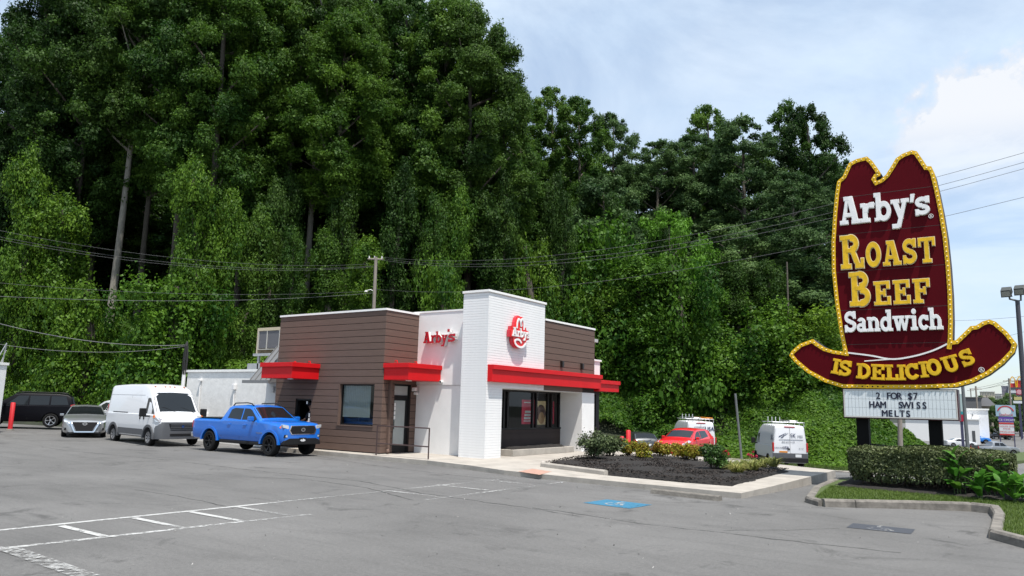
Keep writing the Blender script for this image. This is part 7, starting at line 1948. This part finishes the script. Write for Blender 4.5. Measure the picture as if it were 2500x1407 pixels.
# ------------------------------------------------------------------ worker at the drive-through window
def person():
    t = empty('person', (-24.12, 20.72, .12), 0, 'person in a dark shirt and cap leaning to the drive-through window', 'person')
    me = bpy.data.meshes.new('body')
    J = [(0, 0, .95), (0, -.02, 1.15), (.0, -.06, 1.38), (0, -.07, 1.46), (0, -.09, 1.54), (.0, -.10, 1.64), (0, -.10, 1.72),
         (-.17, -.06, 1.37), (-.24, -.16, 1.12), (-.16, -.42, 1.05), (-.14, -.50, 1.05),
         (.17, -.06, 1.37), (.25, -.14, 1.12), (.18, -.40, 1.02), (.16, -.48, 1.02),
         (-.10, 0, .86), (-.11, .02, .48), (-.11, .02, .06), (-.11, -.12, .03), (.10, 0, .86), (.11, .02, .48), (.11, .02, .06), (.11, -.12, .03)]
    E_ = [(0, 1), (1, 2), (2, 3), (3, 4), (4, 5), (5, 6), (2, 7), (7, 8), (8, 9), (9, 10), (2, 11), (11, 12), (12, 13), (13, 14), (0, 15), (15, 16), (16, 17), (17, 18), (0, 19), (19, 20), (20, 21), (21, 22)]
    rad = [.15, .14, .15, .06, .07, .10, .06, .075, .055, .042, .032, .075, .055, .042, .032, .1, .075, .05, .045, .1, .075, .05, .045]
    # five fingers on each hand
    for hi, sx in ((10, -1), (14, 1)):
        hx_, hy_, hz__ = J[hi]
        for f_ in range(5):
            o_ = (f_ - 2) * .018; n0 = len(J); ln = (.055, .07, .078, .072, .06)[f_]
            if f_ == 0: J += [(hx_ - sx * .03, hy_ - .02, hz__ + .012), (hx_ - sx * .05, hy_ - .05, hz__ + .004)]
            else: J += [(hx_ + o_, hy_ - .045, hz__), (hx_ + o_ * 1.1, hy_ - .045 - ln * .6, hz__ - .02)]
            E_ += [(hi, n0), (n0, n0 + 1)]; rad += [.011, .008]
    me.from_pydata(J, E_, []); o = link('body', me, t)
    md = o.modifiers.new('skin', 'SKIN'); sv = me.skin_vertices[0].data
    for v, r in zip(sv, rad): v.radius = (r, r * (.8 if r > .12 else 1))
    sv[0].use_root = True
    sb = o.modifiers.new('sub', 'SUBSURF'); sb.levels = 1; sb.render_levels = 2
    dg = bpy.context.evaluated_depsgraph_get(); m2 = bpy.data.meshes.new_from_object(o.evaluated_get(dg)); o.modifiers.clear(); o.data = m2
    skin = mat('skin', (.42, .24, .17), .55); cloth = mat('dark_shirt', (.015, .016, .03), .85)
    m2.materials.clear(); m2.materials.append(skin); m2.materials.append(cloth)
    for p_ in m2.polygons:
        c = p_.center; p_.material_index = 1 if (c.z < 1.45 and not (c.y < -.2)) else 0
        p_.use_smooth = True
    b = MB(); b.lathe([(.11, 0), (.112, .06), (.08, .11), (0, .125)], 'z', (0, -.1, 1.69), 14); b.box(-.08, .08, -.30, -.18, 1.69, 1.71); b.build('cap', cloth, t, 50)
    b = MB(); b.prism([(-.018, 1.62), (.018, 1.62), (.008, 1.67), (-.008, 1.67)], 'y', -.225, -.18); b.build('nose', skin, t, bevel=.006)
    for s_ in (-1, 1):
        b = MB(); b.lathe([(0, -.012), (.012, -.006), (.014, 0)], 'y', (s_ * .035, -.19, 1.665), 8); b.build('eye', M_BLACK, t)
        b = MB(); b.lathe([(0, .012), (.022, .006), (.026, 0)], 'x', (s_ * .098, -.09, 1.64), 8); b.build('ear', skin, t)
    b = MB(); b.box(-.025, .025, -.198, -.17, 1.588, 1.598); b.build('mouth', mat('lips', (.25, .09, .08), .5), t)
    b = MB(); b.box(-.105, .105, -.06, .0, 1.56, 1.70); b.build('hair', mat('hair_dark', (.02, .015, .012), .7), t, bevel=.03)
person()
# ------------------------------------------------------------------ the lot and street far to the right
ZF = -2.7
def far_at(px, py): 
    p = on_ground(px, py); return np.array([p[0], p[1], float(lot_z(p[0], p[1]))])
def pickup_small(name, label, px, py, hd_rel, body, L=5.6, cab=True):
    p = far_at(px, py); az = ray_az(p); 
    c = Car(name, label, 'pickup truck', tuple(p), az + hd_rel,
        top=[(-2.8, 1.05), (-2.76, 1.2), (-1.0, 1.22), (-.95, 1.26), (-.75, 1.74), (0, 1.82), (.5, 1.78), (1.2, 1.24), (1.4, 1.2), (2.3, 1.12), (2.6, .98), (2.78, .7)],
        plan=[(-2.8, .9), (1.9, .95), (2.5, .88), (2.78, .7)], belt=[(-3, 1.1), (3, 1.1)], z0=.42, wb=3.5, r=.39, tyre_w=.27, body_m=body, rim_m=M_RIM, tumble=.26, well=.08)
    c.screen('windshield', 1.12, .56, .05, .05); c.side('side_window', [(-.62, 1.26), (.05, 1.25), (.05, 1.66), (-.5, 1.66)]); c.side('side_window', [(.12, 1.25), (.98, 1.26), (.5, 1.66), (.12, 1.66)])
    c.boxp('bed_cover', -2.74, -1.05, -.8, .8, 1.215, 1.235, M_PLASTIC, 0); c.poly_front('headlight', [(.55, .9), (.82, .9), (.82, 1.05), (.6, 1.02)], 2.5, 2.74, M_HEADLAMP, True); c.boxp('grille', 2.7, 2.8, -.5, .5, .72, 1.0, M_PLASTIC, .02)
    c.boxp('rear_bumper', -2.9, -2.76, -.85, .85, .5, .68, M_CHROME, .02); c.boxp('tail_light', -2.82, -2.74, .74, .9, .85, 1.15, M_TAIL, .01, True)
    return c
def far_car(label, px, py, hd_rel, body, H=1.46, L=4.7):
    p = far_at(px, py); return sedan('car', label, tuple(p), ray_az(p) + hd_rel, body, 'cars in the far lot', L=L, H=H)
far_car('white car just above the hedge right of the sign post', 2345, 1092, -68, M_WHITEPAINT)
pickup_small('pickup_truck', 'silver pickup truck behind the right end of the hedge', 2432, 1112, -58, paint('silver2', (.30, .31, .32), metal=.7))
pickup_small('pickup_truck', 'bright blue pickup truck parked beyond the hedge right of the sign', 2378, 1083, -72, paint('far_blue', (.01, .16, .55)))
pickup_small('pickup_truck', 'dark grey pickup truck in the middle of the far lot', 2440, 1073, -62, paint('far_dark', (.02, .02, .025)))
pickup_small('pickup_truck', 'black pickup truck left of the dark grey one in the far lot', 2396, 1070, -150, paint('far_black', (.012, .012, .014)))
far_car('dark red car behind the sign post in the far lot', 2255, 1064, -70, paint('maroon_paint', (.12, .008, .014)), H=1.7)
def box_vehicle(name, label, cat, px, py, hd_rel, L, W, H, body, nose=0.0, nose_h=1.6, r=.45, bands=()):
    p = far_at(px, py); t = empty(name, tuple(p), radians(ray_az(p) + hd_rel), label, cat)
    b = MB(); b.prism([(-L / 2, .55), (L / 2 - nose, .55), (L / 2 - nose, H - .25), (L / 2 - nose - .25, H), (-L / 2 + .2, H), (-L / 2, H - .25)], 'y', -W / 2, W / 2); b.build('body', body, t, bevel=.05)
    if nose:
        b = MB(); b.prism([(L / 2 - nose, .55), (L / 2, .55), (L / 2, nose_h - .25), (L / 2 - .2, nose_h), (L / 2 - nose, nose_h + .1)], 'y', -W / 2 + .1, W / 2 - .1); b.build('hood', body, t, bevel=.05)
    tm, rm = make_wheel('wheel', r, .28, M_STEELRIM, 8, style='steel')
    for sx in (-.32, .36):
        for sy in (1, -1):
            wl = empty('wheel', (sx * L, sy * (W / 2 - .12), r), 0 if sy > 0 else pi); wl.parent = t; link('tyre', tm, wl); link('rim', rm, wl)
    return t
M_BUS = mat('bus_yellow', (.72, .33, .01), .45)
BUS = box_vehicle('school_bus', 'yellow school bus seen from behind between the sign posts', 'bus', 2294, 1071, 22, 7.5, 2.4, 2.9, M_BUS)
for y in (-.62, .62): box('rear_window', M_CARGLASS, BUS, -3.77, -3.752, y - .4, y + .4, 1.5, 2.2)
box('rear_door', mat('bus_door', (.62, .28, .01), .5), BUS, -3.77, -3.752, -.17, .17, .7, 2.5)
for y in (-.85, .85): box('tail_light', M_TAIL, BUS, -3.78, -3.752, y - .12, y + .12, 2.35, 2.55)
for i in range(6):
    for y in (-1.206, 1.206): box('side_window', M_CARGLASS, BUS, -3.2 + i * 1.1, -2.35 + i * 1.1, y - .004, y + .004, 1.6, 2.3)
M_PINK = mat('pink_paint', (.52, .10, .24), .5)
PT = box_vehicle('pink_truck', 'pink and white food truck in front of the white building', 'truck', 2316, 1068, -70, 6.4, 2.3, 2.9, M_PINK, nose=1.0)
for y in (-1.156, 1.156): box('serving_hatch', mat('hatch_pale', (.62, .60, .40), .5), PT, -1.2, .2, y - .004, y + .004, 1.5, 2.3); 
for y in (-1.158, 1.158): box('print_panel', mat('pink_print', (.45, .03, .10), .5, noise=.6, nscale=5), PT, .4, 1.9, y - .004, y + .004, 1.4, 2.4)
for y in (-1.156, 1.156): box('side_panel', M_WHITEPAINT, PT, -3.1, -1.4, y - .004, y + .004, .9, 2.5)
LD = box_vehicle('yellow_truck', 'yellow truck with a low bed at the right edge of the far lot', 'truck', 2494, 1050, -75, 6.0, 2.4, 1.6, M_BUS)
b = MB(); b.box(-1.2, -.2, -.9, .9, 1.6, 2.4); b.build('machine', M_BLACK, LD, bevel=.05)
# buildings
def block(name, label, px0, px1, py_base, py_top, depth, m, roofm=None, d=None, cat='building', windows=None, wm=None):
    a = far_at(px0, py_base) if d is None else at_d(px0, py_base, d); dd = hypot(a[0], a[1]); b_ = at_d(px1, py_base, dd); h = float(at_d((px0 + px1) / 2, py_top, dd)[2]) - ZF
    ang = atan2(b_[1] - a[1], b_[0] - a[0]); L = hypot(b_[0] - a[0], b_[1] - a[1])
    t = empty(name, (a[0], a[1], ZF), ang, label, cat); bb = MB(); bb.box(0, L, 0, depth, -.5, h); bb.build('wall', m, t)
    r = MB(); r.box(-.2, L + .2, -.2, depth + .2, h, h + max(.25, h * .02)); r.build('roof', roofm or M_COPING, t)
    if windows:
        nx, nz, fx, fz = windows; sx, sz = L / nx, h / nz
        wme = MB().box(0, sx * fx, -.06, .02, 0, sz * fz).mesh('window', wm or M_CARGLASS)
        for i in range(nx):
            for k in range(nz): link('window', wme, t, (i * sx + sx * (1 - fx) / 2, 0, k * sz + sz * (1 - fz) / 2))
    return t, L, h
M_FARWHITE = mat('far_white_wall', (.76, .76, .76), .7)
t, L, h = block('white_building', 'long low white building behind the sign posts', 2212, 2392, 1056, 1024, 12, M_FARWHITE, d=165); box('door', M_GREYPLASTIC, t, L * .9, L * .94, -.05, .02, 0, 2.2)
t, L, h = block('white_building', 'white windowless block right of the steel pole', 2358, 2415, 1046, 1001, 14, M_FARWHITE, d=172); box('wall_lamp', M_GREYPLASTIC, t, L * .3, L * .34, -.3, .02, h * .8, h * .86)
t, L, h = block('grey_building', 'dark grey flat roofed building above the white block', 2352, 2398, 1010, 972, 14, mat('far_grey', (.12, .12, .125), .8), mat('far_roof', (.10, .10, .10), .8), d=235); 
for i in range(5): box('window', M_CARGLASS, t, L * (.1 + .17 * i), L * (.2 + .17 * i), -.06, .02, h * .45, h * .72)
t, L, h = block('house', 'low house with a dark hipped roof right of the grey building', 2392, 2424, 1005, 992, 12, mat('far_tan', (.32, .28, .22), .8), d=240)
b = MB(); b.add([(-1, -1, h), (L + 1, -1, h), (L + 1, 13, h), (-1, 13, h), (L * .3, 6, h + 2.4), (L * .7, 6, h + 2.4)], [(0, 1, 5, 4), (1, 2, 5), (2, 3, 4, 5), (3, 0, 4), (0, 3, 2, 1)]); b.build('roof', mat('far_shingle', (.07, .07, .075), .85), t)
for i in range(3): box('window', M_CARGLASS, t, L * (.12 + .3 * i), L * (.24 + .3 * i), -.06, .02, h * .35, h * .7)
block('hotel', 'pale cream multi-storey building on the skyline', 2394, 2430, 985, 957, 20, mat('far_cream', (.50, .46, .36), .8), d=520, windows=(9, 7, .5, .45), wm=mat('far_window', (.16, .17, .18), .3))
block('hotel', 'lower pale wing right of the cream building', 2430, 2447, 985, 962, 20, mat('far_pale', (.42, .44, .45), .8), d=530, windows=(4, 5, .8, .35), wm=mat('far_window', (.16, .17, .18), .3))
block('office_tower', 'slim purple grey tower on the skyline', 2448, 2464, 985, 943, 20, mat('far_lilac', (.24, .23, .27), .7), d=560, windows=(4, 12, .6, .5), wm=mat('far_window2', (.20, .20, .24), .3))
t, L, h = block('office_tower', 'banded grey and white office building at the right skyline', 2464, 2530, 985, 937, 24, mat('far_band', (.58, .60, .62), .6), d=540)
for k in range(6): box('window_band', mat('far_glass', (.06, .075, .085), .2), t, .2, L - .2, -.12, .02, h * (.08 + .155 * k), h * (.16 + .155 * k))
# far trees and bushes
FARTREES = [('round', 2385, 300, 968, 'far tree above the dark grey building'), ('round', 2410, 330, 970, 'far tree left of the cream building'), ('round', 2438, 260, 975, 'far tree in the middle of the street'), ('round', 2458, 290, 962, 'far tree under the slim tower'), ('round', 2478, 250, 978, 'far bright tree behind the round shop sign'), ('round', 2425, 215, 990, 'low far bush in front of the hipped roof house'), ('round', 2496, 300, 966, 'far tree at the right edge under the office building'), ('round', 2445, 210, 1000, 'low far bush left of the round shop sign'), ('round', 2350, 330, 975, 'far tree behind the right end of the hat brim')]
for kind, px, d, top, lab in FARTREES:
    p = at_d(px, 900, d); z = ZF; zt = float(at_d(px, top, d)[2]); s_ = max(.2, (zt - z) / 12)
    t = empty('far_tree', (p[0], p[1], z - .2), px, lab, 'tree', 'far trees along the street')
    for nm, me in zip(('trunk', 'crown'), KIND[kind]):
        o = link(nm, me, t); o.scale = (max(.5, s_ * 1.0), max(.5, s_ * 1.0), s_)
        if nm == 'crown': o['kind'] = 'stuff'
# shop signs on posts
def panel_sign(name, label, px0, px1, py0, py1, d, panels, posts, th=.35):
    a = at_d(px0, py1, d); b_ = at_d(px1, py1, d); ang = atan2(b_[1] - a[1], b_[0] - a[0]); L = hypot(b_[0] - a[0], b_[1] - a[1]); z0 = float(a[2]); z1 = float(at_d(px0, py0, d)[2]); H = z1 - z0
    t = empty(name, (a[0], a[1], ZF if d > 60 else float(lot_z(a[0], a[1]))), ang, label, 'sign'); zb = z0 - t.location.z
    for nm, u0, u1, v0, v1, m, dy in panels: box(nm, m, t, L * u0, L * u1, -dy, th + dy * .2, zb + H * v0, zb + H * v1)
    for u in posts: box('post', mat('post_navy', (.05, .05, .10), .5), t, L * u - .09, L * u + .09, .05, .25, -.4, zb + H * .9)
    return t, L, H, zb
PW, PR, PB = mat('panel_white', (.66, .68, .70), .5), mat('panel_red', (.50, .04, .04), .5), mat('panel_blue', (.12, .25, .50), .5)
t, L, H, zb = panel_sign('pylon_sign', 'pylon sign with blue seafood panel over purple and white shop boards', 2435, 2484, 989, 1062, 157,
    [('top_panel', 0, 1, .62, 1, mat('panel_paleblue', (.32, .45, .55), .5), 0), ('purple_panel', .12, .86, .43, .605, mat('panel_purple', (.10, .05, .30), .5), .0), ('board', .12, .86, 0, .42, PW, 0), ('board_stripe', .12, .86, .36, .415, PR, .02), ('board_stripe', .12, .86, .0, .05, PR, .02)], (.14, .84))
for s_, z, sz, m in (("Seafood", .64, .62, PR), ("ICE CREAM", .47, .5, PW), ("CLOUDS OVER", .27, .36, PR), ("KNOX", .19, .36, PR), ("SMOKE SHOP", .09, .36, PR)):
    lettering(t, s_, sz, m, (L * .5, -.035, zb + H * z), (0, 0, 0), 1.0)
b = MB(); an = np.linspace(.2, pi - .2, 14); b.band([(L * .5 + 1.05 * cos(q), zb + H * .76 + .95 * sin(q)) for q in an], [(L * .5 + 1.25 * cos(q), zb + H * .76 + 1.12 * sin(q)) for q in an], 'y', -.04, -.001, 0, False); b.build('arc_print', PR, t)
b = MB(); b.lathe([(0, -.01), (.75, -.005), (.8, 0)], 'y', (L * .5, -.002, zb + H * .80), 16); b.build('boat_print', PW, t)
# golden arches on a red board
t, L, H, zb = panel_sign('arches_sign', 'red sign board topped by a tall yellow double arch far at the right', 2464, 2502, 936, 946, 250, [('board', 0, 1, 0, 1, PR, 0), ('board', .35, 1, .9, 1.75, PR, -.01)], (.55,))
MY = mat('arch_yellow', (.80, .45, .01), .4)
for cx in (.72, 1.86 + .72 - .55):
    an = np.linspace(0, pi, 18); w_ = .80; hgt = 3.0
    inn = [(cx * 1.25 + (w_ - .22) * cos(q), zb + (hgt - .3) * sin(q) ** .8) for q in an]; out = [(cx * 1.25 + w_ * cos(q), zb + hgt * sin(q) ** .8) for q in an]
    b = MB(); b.band(inn, out, 'y', -.3, -.05, 0, False); b.build('arch', MY, t)
t, L, H, zb = panel_sign('shop_sign', 'small red square sign with a round mark below the yellow double arch', 2481, 2497, 950, 965, 230, [('board', 0, 1, 0, 1, mat('panel_darkred', (.28, .01, .03), .5), 0)], (.5,))
b = MB(); b.lathe([(0, -.02), (.55, -.01), (.6, 0)], 'y', (L * .5, -.01, zb + H * .5), 16); b.build('round_print', mat('panel_pink', (.60, .30, .33), .5), t)
panel_sign('shop_sign', 'pale yellow sign board low at the right edge', 2476, 2500, 969, 977, 220, [('board', 0, 1, 0, 1, mat('panel_yellow', (.50, .45, .18), .5), 0)], (.5,))
panel_sign('shop_sign', 'white sign board under the pale yellow one', 2474, 2500, 979, 985, 215, [('board', 0, 1, 0, 1, PW, 0)], (.5,))
panel_sign('shop_sign', 'pylon sign with pale, teal and red panels close behind the reader board', 2341, 2354, 962, 1029, 62, [('upper_panel', 0, 1, .36, 1, mat('panel_mint', (.38, .47, .46), .5), 0), ('teal_panel', 0, 1, .25, .355, mat('panel_teal', (.02, .25, .27), .5), 0), ('red_panel', 0, 1, 0, .245, mat('panel_crimson', (.38, .01, .04), .5), 0)], (.5,), .5)
# orange arrow sign by the blue pickup
p = at_d(2374, 1085, 105); AR = empty('arrow_sign', (p[0], p[1], ZF), radians(ray_az(p) - 90), 'orange and black arrow shaped sign in front of the blue pickup', 'sign')
b = MB(); b.prism([(-.7, .0), (.45, .0), (.75, .45), (.45, 1.0), (-.55, 1.25), (.2, .62), (-.7, .5)], 'y', -.08, .08); b.build('arrow', mat('arrow_orange', (.55, .26, .03), .5), AR)
b = MB(); b.box(.76, 1.0, -.07, .07, .0, 1.0); b.build('arrow_edge', M_BLACK, AR)
# street poles
for px, d, top, lab in ((2379, 190, 943, 'street pole with a crossarm right of the steel pole'), (2461, 200, 924, 'tall street pole left of the yellow double arch sign'), (2404, 260, 965, 'thin far street pole in front of the hotel'), (2445, 300, 963, 'thin far street pole under the skyline'), (2366, 330, 950, 'thin far street pole behind the steel pole')):
    p = at_d(px, 900, d); zt = float(at_d(px, top, d)[2]); t = empty('street_pole', (p[0], p[1], ZF), 0, lab, 'utility pole', 'street poles'); b = MB(); b.tube([(0, 0, -.3), (0, 0, zt - ZF)], .17, 8); b.build('pole', M_WOODPOLE, t)
    b = MB(); b.tube([-dirv * 1.3 + Vector((0, 0, zt - ZF - .6)), dirv * 1.3 + Vector((0, 0, zt - ZF - .6))], .09, 5); b.build('crossarm', M_WOODPOLE, t)
for k, (a_, c_) in enumerate((((2366, 952), (2461, 930)), ((2379, 948), (2520, 905)), ((2379, 952), (2520, 915)), ((2461, 930), (2540, 900)))):
    wire('far thin street wire right of the hat brim, number %s from the bottom' % ('one', 'two', 'three', 'four')[k], at_d(*a_, 200), at_d(*c_, 190), .5, .03, M_WIRE)
# verge beyond the hedge at the right edge
vp = [tuple(on_z(x, y, ZF + .06)[:2]) for x, y in ((2445, 1112), (2560, 1095), (2600, 1112), (2470, 1128))]
o = poly_sheet('verge', vp, ZF - .5, ZF + .08, M_LAWN, None, 'structure', 'grass verge at the right beyond the hedge')
